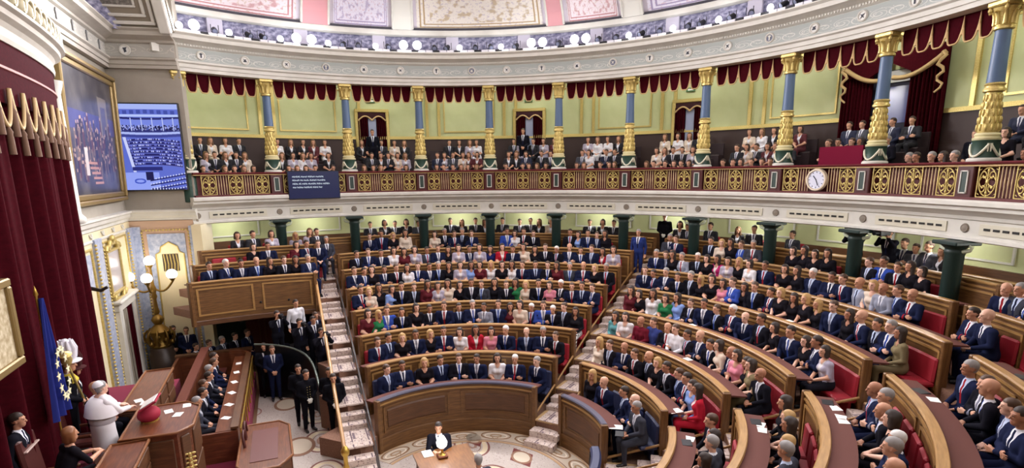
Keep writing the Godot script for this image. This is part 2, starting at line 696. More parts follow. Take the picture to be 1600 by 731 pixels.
	# medallions of the frieze
	var med_rim := mb().lathe(pv([0.10, 0.0, 0.10, 0.03, 0.125, 0.045, 0.15, 0.03, 0.155, 0.0]), 20, Transform3D(Basis(Vector3.RIGHT, -PI / 2), Vector3())).mesh()
	var med_face := mb().lathe(pv([0, 0.02, 0.105, 0.015]), 20, Transform3D(Basis(Vector3.RIGHT, -PI / 2), Vector3())).mesh()
	var emblems: Array[Mesh] = []
	emblems.append(mb().slab(pv([-0.02, -0.07, 0.02, -0.07, 0.02, 0.02, 0.06, 0.05, 0, 0.08, -0.06, 0.05, -0.02, 0.02]), -0.035, -0.02).mesh())
	emblems.append(mb().slab(pv([-0.06, -0.05, 0.06, -0.05, 0.03, 0.01, 0.05, 0.05, 0, 0.03, -0.05, 0.05, -0.03, 0.01]), -0.035, -0.02).mesh())
	emblems.append(mb().slab(pv([-0.05, -0.06, 0.0, -0.02, 0.05, -0.06, 0.02, 0.0, 0.06, 0.05, 0.0, 0.03, -0.06, 0.05, -0.02, 0.0]), -0.035, -0.02).mesh())
	var ink := mat("emblem_ink", c8(58, 62, 72), 0.7)
	for k in 24:
		var t := COL0 + COLD * 0.5 * (k + 1) - 3.0
		if t > 112:
			break
		var face_m := mat("medallion_pale", c8(226, 226, 220), 0.6)
		if k % 4 == 3:
			face_m = mat("medallion_slate", c8(104, 110, 130), 0.6)
		elif k == 15:
			face_m = mat("medallion_rose", c8(206, 132, 128), 0.6)
		part(ent, "medallion_rim", med_rim, plaster(), oxf(12.285, t, 10.86))
		part(ent, "medallion_face", med_face, face_m, oxf(12.285, t, 10.86))
		part(ent, "medallion_emblem", emblems[k % 3], ink if k % 4 != 3 else plaster(), oxf(12.285, t, 10.86))


func ring_on(im: Image, c: Vector2, r: Vector2, thick: int, col: Color) -> void:
	var n := int(maxf(r.x, r.y) * 7)
	for i in n:
		var t := TAU * i / n
		var x := int(c.x + cos(t) * r.x)
		var y := int(c.y + sin(t) * r.y)
		im.fill_rect(Rect2i(posmod(x - thick / 2, im.get_width()), clampi(y - thick / 2, 0, im.get_height() - 1), thick, thick), col)


func build_vault() -> void:
	# attic wall behind the spotlights
	var am := mat("attic_paint", Color.WHITE, 0.6, 0.0, noise_tex("attic", 0.035, c8(66, 66, 96), c8(196, 194, 214), 5), Vector3(0.5, 0.8, 1))
	var attic := struct("wall_attic", mb().ring(pv([12.72, 11.4, 12.95, 11.4, 12.95, 12.5, 12.72, 12.5]), 0, 0, -48, 312, 180, true, false).mesh(), am, "mauve painted attic band behind the spotlights", "wall")
	part(attic, "shelf_edge", mb().ring(pv([11.95, 11.45, 12.75, 11.45, 12.75, 11.5, 11.95, 11.5]), 0, 0, -47, 196, 150).mesh(), plaster())
	part(attic, "moulding", mb().ring(pv([12.52, 12.24, 12.62, 12.2, 12.75, 12.2, 12.75, 12.42, 12.52, 12.42]), 0, 0, -48, 196, 150).mesh(), plaster())
	part(attic, "dark_joint", mb().ring(pv([12.5, 12.42, 12.75, 12.42, 12.75, 12.5, 12.5, 12.5]), 0, 0, -48, 196, 150).mesh(), mat("dark_joint", c8(60, 58, 66), 0.8))
	var pil := mb().box(Vector3(0, 11.85, -0.03), Vector3(0.5, 0.72, 0.1), Basis(), 0.015).mesh()
	for k in 16:
		part(attic, "attic_panel", pil, mat("attic_panel", c8(186, 182, 196), 0.6), oxf(12.70, COL0 + COLD * (k + 0.5), 0))
	# the shell of the vault
	var prof := PackedVector2Array()
	for i in 13:
		var t := PI * 0.5 * i / 12.0 * 0.83
		prof.append(Vector2(3.6 + 9.0 * cos(t) - 9.0 * cos(PI * 0.5 * 0.83) * i / 12.0, 12.48 + 3.9 * sin(t)))
	var fi := Image.create(512, 256, false, Image.FORMAT_RGB8)
	fi.fill(c8(226, 216, 222))
	var vault := struct("ceiling", mb().ring(prof, 0, 0, -48, 312, 180, false, false, true).mesh(), mat("vault_ground", c8(222, 214, 224), 0.7), "pale painted vault over the chamber", "ceiling")
	var top: Vector2 = prof[12]
	part(vault, "laylight_rim", mb().ring(pv([top.x - 0.25, top.y - 0.1, top.x + 0.1, top.y - 0.1, top.x + 0.1, top.y + 0.2, top.x - 0.25, top.y + 0.2]), 0, 0, 0, 360, 48, true, false).mesh(), gold())
	# laylight panes that glow
	var pane_m := mat("laylight_glass", c8(240, 238, 230), 0.4)
	pane_m.emission_enabled = true
	pane_m.emission = c8(255, 250, 240)
	pane_m.emission_energy_multiplier = 1.2
	for k in 12:
		part(vault, "laylight_pane", mb().ring(pv([0.2, top.y + 0.12, top.x, top.y + 0.12, top.x, top.y + 0.16, 0.2, top.y + 0.16]), 0, 0, k * 30.0 + 1.0, k * 30.0 + 29.0, 4).mesh(), pane_m)
	part(vault, "laylight_backing", mb().lathe(pv([top.x + 0.3, top.y + 0.25, 0, top.y + 0.25]), 48).mesh(), plaster())
	# painted panels between ribs
	var names := ["rose", "straw", "lilac"]
	var grounds := [c8(224, 212, 216), c8(222, 216, 206), c8(216, 212, 224)]
	var inks := [c8(176, 120, 122), c8(166, 142, 104), c8(150, 138, 170)]
	var pm: Array[StandardMaterial3D] = []
	for k in 3:
		var f2 := FastNoiseLite.new()
		f2.seed = 40 + k
		f2.frequency = 0.04
		f2.fractal_octaves = 3
		var pi := Image.create(256, 192, false, Image.FORMAT_RGB8)
		for y in 192:
			for x in 256:
				var a := f2.get_noise_2d(x, y)
				var b := f2.get_noise_2d(x * 3.0 + 400, y * 3.0)
				var col: Color = grounds[k]
				if a > 0.12 and x > 26 and x < 230 and y > 20 and y < 172:
					col = col.lerp(inks[k], clampf((a - 0.1) * 2.0, 0.0, 0.6))
				if b > 0.34:
					col = col.lerp(inks[(k + 1) % 3], 0.35)
				pi.set_pixel(x, y, col)
		for w in [6, 14]:
			pi.fill_rect(Rect2i(w, w, 256 - 2 * w, 3), inks[k])
			pi.fill_rect(Rect2i(w, 189 - w, 256 - 2 * w, 3), inks[k])
			pi.fill_rect(Rect2i(w, w, 3, 192 - 2 * w), inks[k])
			pi.fill_rect(Rect2i(253 - w, w, 3, 192 - 2 * w), inks[k])
		var m := mat("vault_panel_" + names[k], Color.WHITE, 0.7, 0.0, img_tex("vault_" + names[k], pi), Vector3(1, 4, 1))
		pm.append(m)
	var edges := [-48.0, -26.0, -21.5, -10.5, -7.0, 17.5, 20.5, 31.0, 34.5, 62.0, 66.0, 76.0, 80.0, 104.0, 108.0, 120.0]
	for k in edges.size() - 1:
		var a: float = edges[k]
		var b: float = edges[k + 1]
		if b - a < 6.0:
			var rib := MB.new()
			rib.ring(shift(prof, -0.10), 0, 0, a, b, 4, false, false, true)
			part(vault, "rib", rib.mesh(), mat("rib_rose", c8(206, 148, 152), 0.7) if k % 4 == 1 else mat("rib_pale", c8(212, 210, 200), 0.7))
			for tt in [a, b]:
				var path := PackedVector3Array()
				for q in prof:
					path.append(atO(q.x - 0.12, tt, q.y - 0.03))
				part(vault, "rib_bead", mb().tube(path, 0.05, 5).mesh(), plaster())
		else:
			part(vault, "painted_panel", uv_fit(shift(prof, -0.03), a + 0.8, b - 0.8).mesh(), pm[k % 3])


func shift(p: PackedVector2Array, d: float) -> PackedVector2Array:
	var q := PackedVector2Array()
	for a in p:
		q.append(a + Vector2(d, d * 0.6))
	return q


# a ring strip of an open profile whose texture runs once over it
func uv_fit(prof: PackedVector2Array, a: float, b: float) -> MB:
	var m := mb().ring(prof, 0, 0, a, b, 12, false, false, true)
	var total := 0.0
	for i in prof.size() - 1:
		total += prof[i].distance_to(prof[i + 1])
	for i in m.v.size():
		var th := atan2(m.v[i].x, -m.v[i].z) / DEG
		if th < a - 5.0:
			th += 360.0
		m.u[i] = Vector2((th - a) / (b - a), 1.0 - m.u[i].y / total)
	return m


# ---------------------------------------------------------------- tiers
func floor_of(k: int) -> float:
	return PH[k] - DESK


# left edge of the tiers: the line of the brass-railed stair
func stair_angle(r: float, off: float) -> float:
	return -20.0 - asin(clampf(off / r, -1, 1)) / DEG


func build_tiers() -> void:
	var carpet := mat("tier_carpet", Color.WHITE, 0.95, 0.0, noise_tex("tier", 0.08, c8(104, 70, 56), c8(152, 118, 96)), Vector3(1.5, 1.5, 1))
	for k in range(1, 9):
		var f := floor_of(k)
		var inner: float = PR[k] + 0.02
		var outer: float = PR[k + 1] + 0.06 if k < 7 else PR[7] + 3.2
		var t0 := stair_angle(PR[k] + 0.6, 2.5)
		var bottom := 0.02
		var m := MB.new()
		if k < 8:
			m.ring(pv([inner, bottom, inner, f, outer, f, outer, bottom]), RC.x, RC.y, t0, 186, 60)
		else:
			m.ring(pv([ROW8 + 0.02, bottom, ROW8 + 0.02, f, 14.2, f, 14.2, bottom]), 0, 0, -29.0, 186, 70)
		if k >= 6:
			var o := PackedVector3Array()
			var d := PackedVector3Array()
			for i in 9:
				var th := lerpf(-55.5 + (k - 6) * 3.0, t0 + 0.1, i / 8.0)
				o.append(Vector3(RC.x, 0, RC.y) + rad(th) * loge_r(k, th))
				d.append(rad(th))
			m.sweep(pv([0.02, f - 0.25, 0.02, f, 1.2, f, 1.2, f - 0.25]), o, d)
		struct("floor_tier", m.mesh(), carpet, "carpeted curved tier carrying the %s bench row up from the floor" % ORD[k], "tier")


const ORD := ["", "first", "second", "third", "fourth", "fifth", "sixth", "seventh", "eighth", "ninth", "tenth", "eleventh", "twelfth", "thirteenth", "fourteenth", "fifteenth", "sixteenth", "seventeenth", "eighteenth", "nineteenth", "twentieth"]
const ROW8 := 12.42
const ROW9 := 13.75


func nth(n: int) -> String:
	if n <= 20:
		return ORD[n]
	var tens: String = ["", "", "twenty", "thirty", "forty", "fifty", "sixty", "seventy", "eighty", "ninety"][n / 10]
	if n % 10 == 0:
		return tens.trim_suffix("y") + "ieth"
	return tens + "-" + ORD[n % 10]


func grille_mesh() -> Mesh:
	# gilt ironwork panel 0.44 wide, 0.64 high, in the x-y plane
	var m := MB.new()
	for s in [-1.0, 1.0]:
		m.box(Vector3(s * 0.235, 0, 0), Vector3(0.022, 0.66, 0.022))
		m.box(Vector3(0, s * 0.325, 0), Vector3(0.47, 0.018, 0.022))
	m.box(Vector3(0, 0, 0), Vector3(0.03, 0.5, 0.03), Basis(), 0.008)
	m.ball(Vector3(0, 0, 0), Vector3(0.04, 0.06, 0.03), 8, 6)
	m.ball(Vector3(0, 0.24, 0), Vector3(0.03, 0.05, 0.025), 8, 6)
	m.ball(Vector3(0, -0.24, 0), Vector3(0.03, 0.05, 0.025), 8, 6)
	var oval := PackedVector3Array()
	for i in 21:
		var t := TAU * i / 20
		oval.append(Vector3(cos(t) * 0.2, sin(t) * 0.3, 0))
	m.tube(oval, 0.014, 5)
	for sx in [-1.0, 1.0]:
		for sy in [-1.0, 1.0]:
			var a := PackedVector3Array()
			for i in 15:
				var t := float(i) / 14.0
				var an := t * 7.0
				var r := 0.085 * (1.0 - t * 0.8)
				a.append(Vector3(sx * (0.095 + cos(an) * r), sy * (0.13 + sin(an) * r * 1.25), 0))
			m.tube(a, 0.014, 5)
			var b := PackedVector3Array()
			for i in 7:
				var t := float(i) / 6.0
				b.append(Vector3(sx * (0.02 + 0.17 * t), sy * (0.02 + 0.1 * sin(t * 3.0)), 0.0))
			m.tube(b, 0.012, 5)
			var cnr := PackedVector3Array()
			for i in 8:
				var t := float(i) / 7.0 * 4.4
				cnr.append(Vector3(sx * (0.205 - cos(t) * 0.03), sy * (0.285 - sin(t) * 0.03), 0))
			m.tube(cnr, 0.009, 4)
	return m.mesh()


func build_gallery() -> void:
	var blue := mat("column_blue", c8(78, 102, 134), 0.45)
	var green := mat("pedestal_green", c8(36, 66, 54), 0.5)
	var dark_green := mat("iron_green", c8(22, 46, 42), 0.45)
	# the meshes of one column, base at the rail
	var cap := MB.new()
	cap.lathe(pv([0.15, 9.72, 0.19, 9.74, 0.19, 9.79, 0.155, 9.81, 0.16, 9.9, 0.19, 10.05, 0.235, 10.17, 0.2, 10.18]), 16)
	cap.box(Vector3(0, 10.25, 0), Vector3(0.48, 0.12, 0.48), Basis(), 0.03)
	for k in 8:
		var t := TAU * k / 8
		var d := Vector3(cos(t), 0, sin(t))
		var leaf := PackedVector3Array()
		for i in 6:
			var q := i / 5.0
			leaf.append(d * (0.165 + 0.12 * q * q) + Vector3(0, 9.83 + 0.26 * sin(q * 2.0), 0))
		cap.tube(leaf, 0.05, 5, 0.02)
		if k % 2:
			cap.ball(d * 0.26 + Vector3(0, 10.14, 0), Vector3(0.05, 0.06, 0.05), 7, 5)
	var cap_m := cap.mesh()
	var shaft_m := mb().lathe(pv([0.165, 8.62, 0.15, 9.1, 0.14, 9.73]), 18).mesh()
	var collar_m := mb().lathe(pv([0.17, 8.46, 0.2, 8.48, 0.2, 8.53, 0.175, 8.55, 0.175, 8.60, 0.195, 8.62, 0.16, 8.66]), 18).mesh()
	var flare := MB.new()
	flare.lathe(pv([0.195, 7.60, 0.21, 7.68, 0.19, 7.86, 0.16, 8.2, 0.14, 8.47]), 18)
	for row in 5:
		for k in 12:
			var t := TAU * (k + 0.5 * (row % 2)) / 12
			var y := 7.72 + row * 0.155
			var r: float = lerpf(0.208, 0.142, row / 4.6)
			flare.ball(Vector3(cos(t) * r, y, sin(t) * r), Vector3(0.03, 0.085, 0.028), 6, 4)
	var flare_m := flare.mesh()
	var rings := MB.new()
	rings.lathe(pv([0.24, 7.44, 0.26, 7.46, 0.26, 7.5, 0.22, 7.52, 0.22, 7.54, 0.24, 7.56, 0.22, 7.6, 0.17, 7.62]), 18)
	var rings_m := rings.mesh()
	var ped_m := mb().lathe(pv([0.26, 6.0, 0.26, 6.98, 0.245, 7.0, 0.245, 7.40, 0.265, 7.44, 0.23, 7.46]), 18).mesh()
	var swag := MB.new()
	for face in 3:
		var t0 := -PI / 2 + TAU * face / 3
		var path := PackedVector3Array()
		for i in 9:
			var q := i / 8.0
			var t := t0 + (q - 0.5) * 1.9
			path.append(Vector3(cos(t) * 0.26, 7.34 - 0.24 * sin(q * PI), sin(t) * 0.26))
		swag.tube(path, 0.028, 5)
		for e in [-0.95, 0.95]:
			swag.tube(PackedVector3Array([Vector3(cos(t0 + e) * 0.26, 7.38, sin(t0 + e) * 0.26), Vector3(cos(t0 + e) * 0.26, 7.2, sin(t0 + e) * 0.26)]), 0.026, 5, 0.012)
	var swag_m := swag.mesh()
	var base_m := mb().lathe(pv([0.3, 6.98, 0.31, 7.0, 0.31, 7.04, 0.28, 7.07, 0.27, 7.07]), 18).mesh()
	var iron := MB.new()
	iron.lathe(pv([0.19, 1.0, 0.19, 4.9, 0.21, 4.95, 0.21, 5.0, 0.2, 5.02, 0.2, 5.05, 0.3, 5.14]), 14)
	var iron_m := iron.mesh()
	var iron_cap := mb().box(Vector3(0, 5.185, 0), Vector3(0.66, 0.09, 0.66), Basis(), 0.02).mesh()
	var iron_br := MB.new()
	for s in [-1.0, 1.0]:
		iron_br.tube(PackedVector3Array([Vector3(s * 0.2, 5.0, 0), Vector3(s * 0.36, 5.04, 0), Vector3(s * 0.4, 5.12, 0), Vector3(s * 0.34, 5.14, 0)]), 0.05, 6, 0.03)
	var iron_bm := iron_br.mesh()
	for k in 13:
		var t := COL0 + COLD * k
		var xf := oxf(12.5, t, 0)
		var where := "%s column from the big screen" % ORD[k + 1]
		var c := thing("gallery_column", "blue gallery column with gilt capital and flared foot, " + where, "column", xf, "gallery columns")
		part(c, "capital", cap_m, gold())
		part(c, "shaft", shaft_m, blue)
		part(c, "collar", collar_m, gold())
		part(c, "fluted_foot", flare_m, gold())
		part(c, "base_ring", rings_m, mat("column_rings", c8(214, 206, 160), 0.5))
		part(c, "pedestal", ped_m, green)
		part(c, "swag", swag_m, mat("swag_white", c8(222, 220, 196), 0.6))
		part(c, "plinth", base_m, plaster())
		if k > 0:
			var l := thing("iron_column", "dark green iron column under the gallery, %s from the loge wall" % ORD[k + 1], "column", oxf(12.14, t, 0), "iron columns")
			part(l, "shaft", iron_m, dark_green)
			part(l, "cap_plate", iron_cap, dark_green)
			part(l, "bracket", iron_bm, mat("bracket_pale", c8(196, 206, 180), 0.6))
	# balustrade
	var grille := grille_mesh()
	var rail_m := mat("rail_velvet", c8(96, 40, 44), 0.6)
	var back_m := mat("balustrade_maroon", c8(86, 24, 26), 0.6)
	var bar := mb().lathe(pv([0.012, -0.33, 0.014, -0.1, 0.019, 0.0, 0.014, 0.1, 0.012, 0.33]), 6).mesh()
	var post := mb().box(Vector3(0, 6.55, 0), Vector3(0.42, 0.74, 0.2), Basis(), 0.02).mesh()
	var pframe := MB.new()
	for s in [-1.0, 1.0]:
		pframe.box(Vector3(s * 0.085, 6.55, -0.11), Vector3(0.025, 0.5, 0.03))
		pframe.box(Vector3(0, 6.55 + s * 0.24, -0.11), Vector3(0.195, 0.025, 0.03))
	var pframe_m := pframe.mesh()
	var pfield := mb().box(Vector3(0, 6.55, -0.1), Vector3(0.15, 0.46, 0.02)).mesh()
	for k in 13:
		var t := COL0 + COLD * k
		var b := thing("balustrade_bay", "gilt ironwork balustrade bay between the %s and %s gallery columns" % [ORD[k + 1], ORD[k + 2]], "balustrade", Transform3D(), "gallery balustrade bays")
		var rt := mb().ring(pv([12.06, 6.93, 12.34, 6.93, 12.36, 6.95, 12.34, 6.99, 12.06, 6.99, 12.04, 6.96]), 0, 0, t, t + COLD, 12).mesh()
		part(b, "top_rail", rt, rail_m)
		part(b, "gilt_rail", mb().ring(pv([12.1, 6.89, 12.3, 6.89, 12.3, 6.93, 12.1, 6.93]), 0, 0, t, t + COLD, 12).mesh(), mat("rail_gilt", c8(190, 160, 110), 0.5, 0.3))
		part(b, "foot_rail", mb().ring(pv([12.08, 6.16, 12.32, 6.16, 12.32, 6.22, 12.08, 6.22]), 0, 0, t, t + COLD, 12).mesh(), back_m)
		part(b, "backing", mb().ring(pv([12.3, 6.2, 12.33, 6.2, 12.33, 6.9, 12.3, 6.9]), 0, 0, t, t + COLD, 12).mesh(), back_m)
		if k > 0:
			part(b, "post", post, mat("post_mahogany", c8(72, 26, 26), 0.4), oxf(12.2, t, 0))
			part(b, "post_frame", pframe_m, plaster(), oxf(12.2, t, 0))
			part(b, "post_field", pfield, mat("post_green", c8(44, 62, 56), 0.5), oxf(12.2, t, 0))
		var spots := [2.35, 6.55, 10.75]
		for q in spots:
			if k == 8 and q == 6.55:
				continue                       # the clock hangs here
			part(b, "grille", grille, gold(), oxf(12.17, t + q, 6.555))
		for q in [3.85, 4.25, 4.65, 5.05, 8.05, 8.45, 8.85, 9.25]:
			part(b, "bar", bar, mat("bar_pale", c8(206, 180, 140), 0.45, 0.2), oxf(12.17, t + q, 6.555))
	# valances
	for k in 12:
		valance(k)
	# clock
	var ck := thing("wall_clock", "round white clock with a gilt rim set in the balustrade", "clock", oxf(12.1, COL0 + COLD * 8 + 6.55, 6.56))
	var face_xf := Transform3D(Basis(Vector3.RIGHT, -PI / 2), Vector3())
	part(ck, "rim", mb().lathe(pv([0.25, 0.0, 0.27, 0.05, 0.31, 0.05, 0.33, 0.0, 0.33, -0.04]), 28, face_xf).mesh(), mat("clock_rim", c8(214, 200, 176), 0.4, 0.2))
	part(ck, "dial", mb().lathe(pv([0, 0.02, 0.26, 0.02]), 28, face_xf).mesh(), mat("clock_dial", c8(212, 216, 232), 0.4))
	var hand_m := mat("clock_hand", c8(30, 34, 60), 0.4)
	part(ck, "hour_hand", mb().box(Vector3(0.045, 0.055, -0.03), Vector3(0.022, 0.16, 0.008), Basis(Vector3.BACK, -0.7)).mesh(), hand_m)
	part(ck, "minute_hand", mb().box(Vector3(-0.03, -0.07, -0.035), Vector3(0.016, 0.2, 0.008), Basis(Vector3.BACK, -0.4)).mesh(), hand_m)
	for k in 12:
		var a := TAU * k / 12
		part(ck, "hour_mark", mb().box(Vector3(sin(a) * 0.22, cos(a) * 0.22, -0.025), Vector3(0.014, 0.04, 0.006), Basis(Vector3.BACK, -a)).mesh(), hand_m)
	# text screen hung on the balustrade
	var ts := thing("text_screen", "dark blue subtitle screen with four white text lines on the balustrade", "screen", oxf(11.9, theta_o(491, 11.95, 6.5), 6.5))
	part(ts, "case", mb().box(Vector3(0, 0, 0.04), Vector3(1.9, 1.06, 0.09), Basis(), 0.01).mesh(), black_metal())
	var ti := Image.create(512, 288, false, Image.FORMAT_RGB8)
	ti.fill(c8(14, 24, 72))
	var lens := [[40, 290], [40, 334], [40, 386], [40, 340]]
	var g := RandomNumberGenerator.new()
	g.seed = 11
	for l in 4:
		var x: int = lens[l][0]
		while x < lens[l][1]:
			var word := g.randi_range(3, 9)
			for ch in word:
				var hh := g.randi_range(12, 18)
				ti.fill_rect(Rect2i(x, 62 + l * 38 - hh, 4, hh), c8(226, 240, 252))
				ti.fill_rect(Rect2i(x, 62 + l * 38 - 12 + (ch % 3) * 5, 8, 3), c8(226, 240, 252))
				x += 9
			x += 7
	var tm := mat("text_screen_glow", Color.BLACK, 0.3)
	tm.emission_enabled = true
	tm.emission_texture = img_tex("subtitles", ti)
	tm.emission_operator = BaseMaterial3D.EMISSION_OP_MULTIPLY
	tm.emission = Color.WHITE
	tm.emission_energy_multiplier = 0.9
	part(ts, "display_screen", picture_plane(1.84, 1.0), tm, Transform3D(Basis(Vector3.UP, PI), Vector3(0, 0, -0.01)))
	build_gallery_wall()


# a flat picture whose front is +z, texture upright
func picture_plane(w: float, h: float) -> Mesh:
	var m := MB.new()
	var q := Vector3(0, 0, 1)
	m.put(Vector3(-w / 2, h / 2, 0), q, Vector2(0, 0))
	m.put(Vector3(w / 2, h / 2, 0), q, Vector2(1, 0))
	m.put(Vector3(w / 2, -h / 2, 0), q, Vector2(1, 1))
	m.put(Vector3(-w / 2, -h / 2, 0), q, Vector2(0, 1))
	m.tri(0, 1, 2)
	m.tri(0, 2, 3)
	return m.mesh()


func valance(k: int) -> void:
	var t0 := COL0 + COLD * k + 1.3
	var span := COLD - 2.6
	var n := 6
	var seg := 14
	var cloth := MB.new()
	var v := thing("valance", "maroon scalloped valance with gold edging between the %s and %s columns" % [ORD[k + 1], ORD[k + 2]], "valance", Transform3D(), "gallery valances")
	var trim := PackedVector3Array()
	for i in n * seg + 1:
		var q := float(i) / (n * seg)
		var f := fposmod(q * n, 1.0)
		if i == n * seg:
			f = 1.0
		var b := absf(f - 0.5) * 2.0
		var low := 9.68 + 0.46 * pow(b, 4.5)
		var r := 12.62 - 0.05 * cos(b * PI * 0.5)
		var th := t0 + span * q
		var d := rad(th)
		cloth.put(d * 12.66 + Vector3(0, 10.34, 0), -d, Vector2(q * 6, 0))
		cloth.put(d * r + Vector3(0, low, 0), -d, Vector2(q * 6, 0.6))
		trim.append(d * (r - 0.012) + Vector3(0, low + 0.008, 0))
		if i > 0:
			var a := cloth.v.size() - 4
			cloth.tri(a, a + 2, a + 3)
			cloth.tri(a, a + 3, a + 1)
	part(v, "cloth", cloth.mesh(), maroon())
	part(v, "edging", mb().tube(trim, 0.022, 5).mesh(), mat("trim_gold", c8(206, 174, 122), 0.7, 0.1))
	for i in n - 1:
		var th := t0 + span * (i + 1) / n
		var p := atO(12.6, th, 0)
		part(v, "tassel", mb().lathe(pv([0.0, 9.86, 0.035, 9.88, 0.03, 9.98, 0.02, 10.0, 0.028, 10.03, 0.0, 10.32]), 7, Transform3D(Basis(), p)).mesh(), mat("trim_gold", c8(206, 174, 122)))


func build_gallery_wall() -> void:
	var gp := gold()
	var dado := struct("trim_3", mb().ring(pv([15.5, 8.42, 15.6, 8.42, 15.6, 8.55, 15.53, 8.55]), 0, 0, COL0, 112, 80).mesh(), gp, "gilt dado moulding along the gallery wall", "moulding")
	part(dado, "wainscot", mb().ring(pv([15.55, 6.9, 15.6, 6.9, 15.6, 8.42, 15.55, 8.42]), 0, 0, COL0, 112, 80).mesh(), mat("wainscot_dark", c8(58, 40, 36), 0.6))
	# doors of the gallery
	var doors := [theta_o(582, 15.6, 9.0), theta_o(827, 15.6, 9.0), theta_o(1079, 15.6, 9.0)]
	# strips and frames on the wall
	for k in 12:
		var t := COL0 + COLD * k
		var strips := [t + 1.0, t + 3.0]
		for q in strips:
			part(dado, "pilaster_strip", mb().ring(pv([15.52, 8.55, 15.6, 8.55, 15.6, 10.85, 15.52, 10.85]), 0, 0, q, q + 0.45, 1).mesh(), gp)
		var has_door := false
		for d in doors:
			if d > t + 2.5 and d < t + COLD:
				has_door = true
		if absf(t + 6.5 - 70.0) < 7.0:
			has_door = true
		if not has_door:
			var fr := MB.new()
			for yy in [8.72, 10.7]:
				fr.ring(pv([15.56, yy, 15.6, yy, 15.6, yy + 0.06, 15.56, yy + 0.06]), 0, 0, t + 4.0, t + 12.6, 8)
			for q in [t + 4.0, t + 12.4]:
				fr.ring(pv([15.56, 8.72, 15.6, 8.72, 15.6, 10.76, 15.56, 10.76]), 0, 0, q, q + 0.22, 1)
			part(dado, "panel_frame", fr.mesh(), gp)
	for i in 3:
		gallery_door(doors[i], i + 1)
	# curtained royal tribune opening
	var tc := theta_o(1398, 15.6, 9.0)
	var o := struct("door_4", mb().box(Vector3(0, 8.4, -0.02), Vector3(2.6, 2.9, 0.1)).mesh(), mat("opening_dark", c8(30, 30, 48), 0.8), "dark curtained opening at the back of the gallery", "doorway")
	o.transform = oxf(15.58, tc, 0)
	part(o, "lintel_panel", mb().box(Vector3(-0.1, 9.65, -0.09), Vector3(1.0, 0.35, 0.04)).mesh(), mat("lintel_pale", c8(206, 204, 200), 0.6))
	part(o, "glazing", mb().box(Vector3(-0.1, 8.8, -0.09), Vector3(0.95, 1.1, 0.03)).mesh(), mat("dim_glass", c8(58, 64, 120), 0.2))
	for s in [-1.0, 1.0]:
		var cu := thing("tribune_curtain", "tall maroon curtain with gold fringe, %s gallery opening by the tribune" % ("screen side of the" if s > 0 else "far side of the"), "curtain", oxf(15.3, tc, 0))
		part(cu, "drape", folded(1.0, 3.35, 9).mesh(), maroon(), Transform3D(Basis(), Vector3(s * 1.05, 8.7, 0)))
		var sw := PackedVector3Array()
		for i in 13:
			var q := i / 12.0
			sw.append(Vector3(s * (1.5 - 1.4 * q), 10.1 - 0.55 * sin(q * PI * 0.62), -0.12))
		part(cu, "fringe", mb().tube(sw, 0.07, 6).mesh(), mat("trim_gold", c8(206, 174, 122)))
		var tail := PackedVector3Array()
		for i in 11:
			tail.append(Vector3(s * (1.42 + 0.1 * sin(i * 1.7)), 10.1 - i * 0.11, -0.16))
		part(cu, "jabot", mb().tube(tail, 0.06, 6, 0.03).mesh(), mat("trim_gold", c8(206, 174, 122)))
		part(cu, "pelmet", mb().slab(pv([s * 1.55, 10.35, s * 1.55, 9.6, s * 1.2, 9.75, s * 0.7, 9.65, s * 0.05, 10.0, s * 0.05, 10.35]), -0.1, -0.02).mesh(), maroon())
	# exit signs over the doors
	for q in [[580, 165], [826, 164], [1079, 152]]:
		var th := theta_o(q[0], 15.55, 9.9)
		var es := thing("exit_sign", "small green exit sign over the %s gallery door" % ORD[[580, 826, 1079].find(q[0]) + 1], "sign", oxf(15.52, th, 10.08), "exit signs")
		part(es, "case", mb().box(Vector3(), Vector3(0.36, 0.15, 0.05), Basis(), 0.01).mesh(), mat("sign_green", c8(70, 112, 66), 0.5))
		part(es, "pictogram", mb().slab(pv([-0.12, -0.03, 0.06, -0.03, 0.06, -0.05, 0.12, 0, 0.06, 0.05, 0.06, 0.03, -0.12, 0.03]), -0.032, -0.024).mesh(), white_paper())
	# maroon velvet parapet cloth over the rail at the tribune
	var t1 := theta_o(1272, 12.2, 7.2)
	var t2 := theta_o(1338, 12.2, 7.2)
	var vc := thing("tribune_parapet", "plain maroon velvet parapet standing behind the rail by the tribune", "parapet", Transform3D())
	part(vc, "cloth", mb().ring(pv([12.42, 6.2, 12.5, 6.2, 12.5, 7.5, 12.42, 7.5]), 0, 0, t1, t2, 6).mesh(), mat("parapet_velvet", c8(112, 26, 50), 0.85))
	# rows of gallery seats
	var sm := mat("gallery_seat", c8(46, 30, 34), 0.7)
	for k in 11:
		var t := COL0 + COLD * k
		var gb := thing("gallery_bench", "dark upholstered gallery benches between the %s and %s columns" % [ORD[k + 1], ORD[k + 2]], "bench", Transform3D(), "gallery benches")
		for row in 3:
			var r: float = [12.95, 13.85, 14.85][row]
			var f: float = [5.9, 6.42, 7.0][row]
			if k == 9 and row > 0:
				continue
			part(gb, "seat", mb().ring(pv([r - 0.22, f, r - 0.22, f + 0.42, r - 0.18, f + 0.46, r + 0.2, f + 0.44, r + 0.2, f]), 0, 0, t + 1.5, t + COLD - 1.5, 8).mesh(), sm)
			part(gb, "backrest", mb().ring(pv([r + 0.2, f, r + 0.24, f + 0.88, r + 0.3, f + 0.9, r + 0.32, f + 0.86, r + 0.3, f]), 0, 0, t + 1.5, t + COLD - 1.5, 8).mesh(), sm)


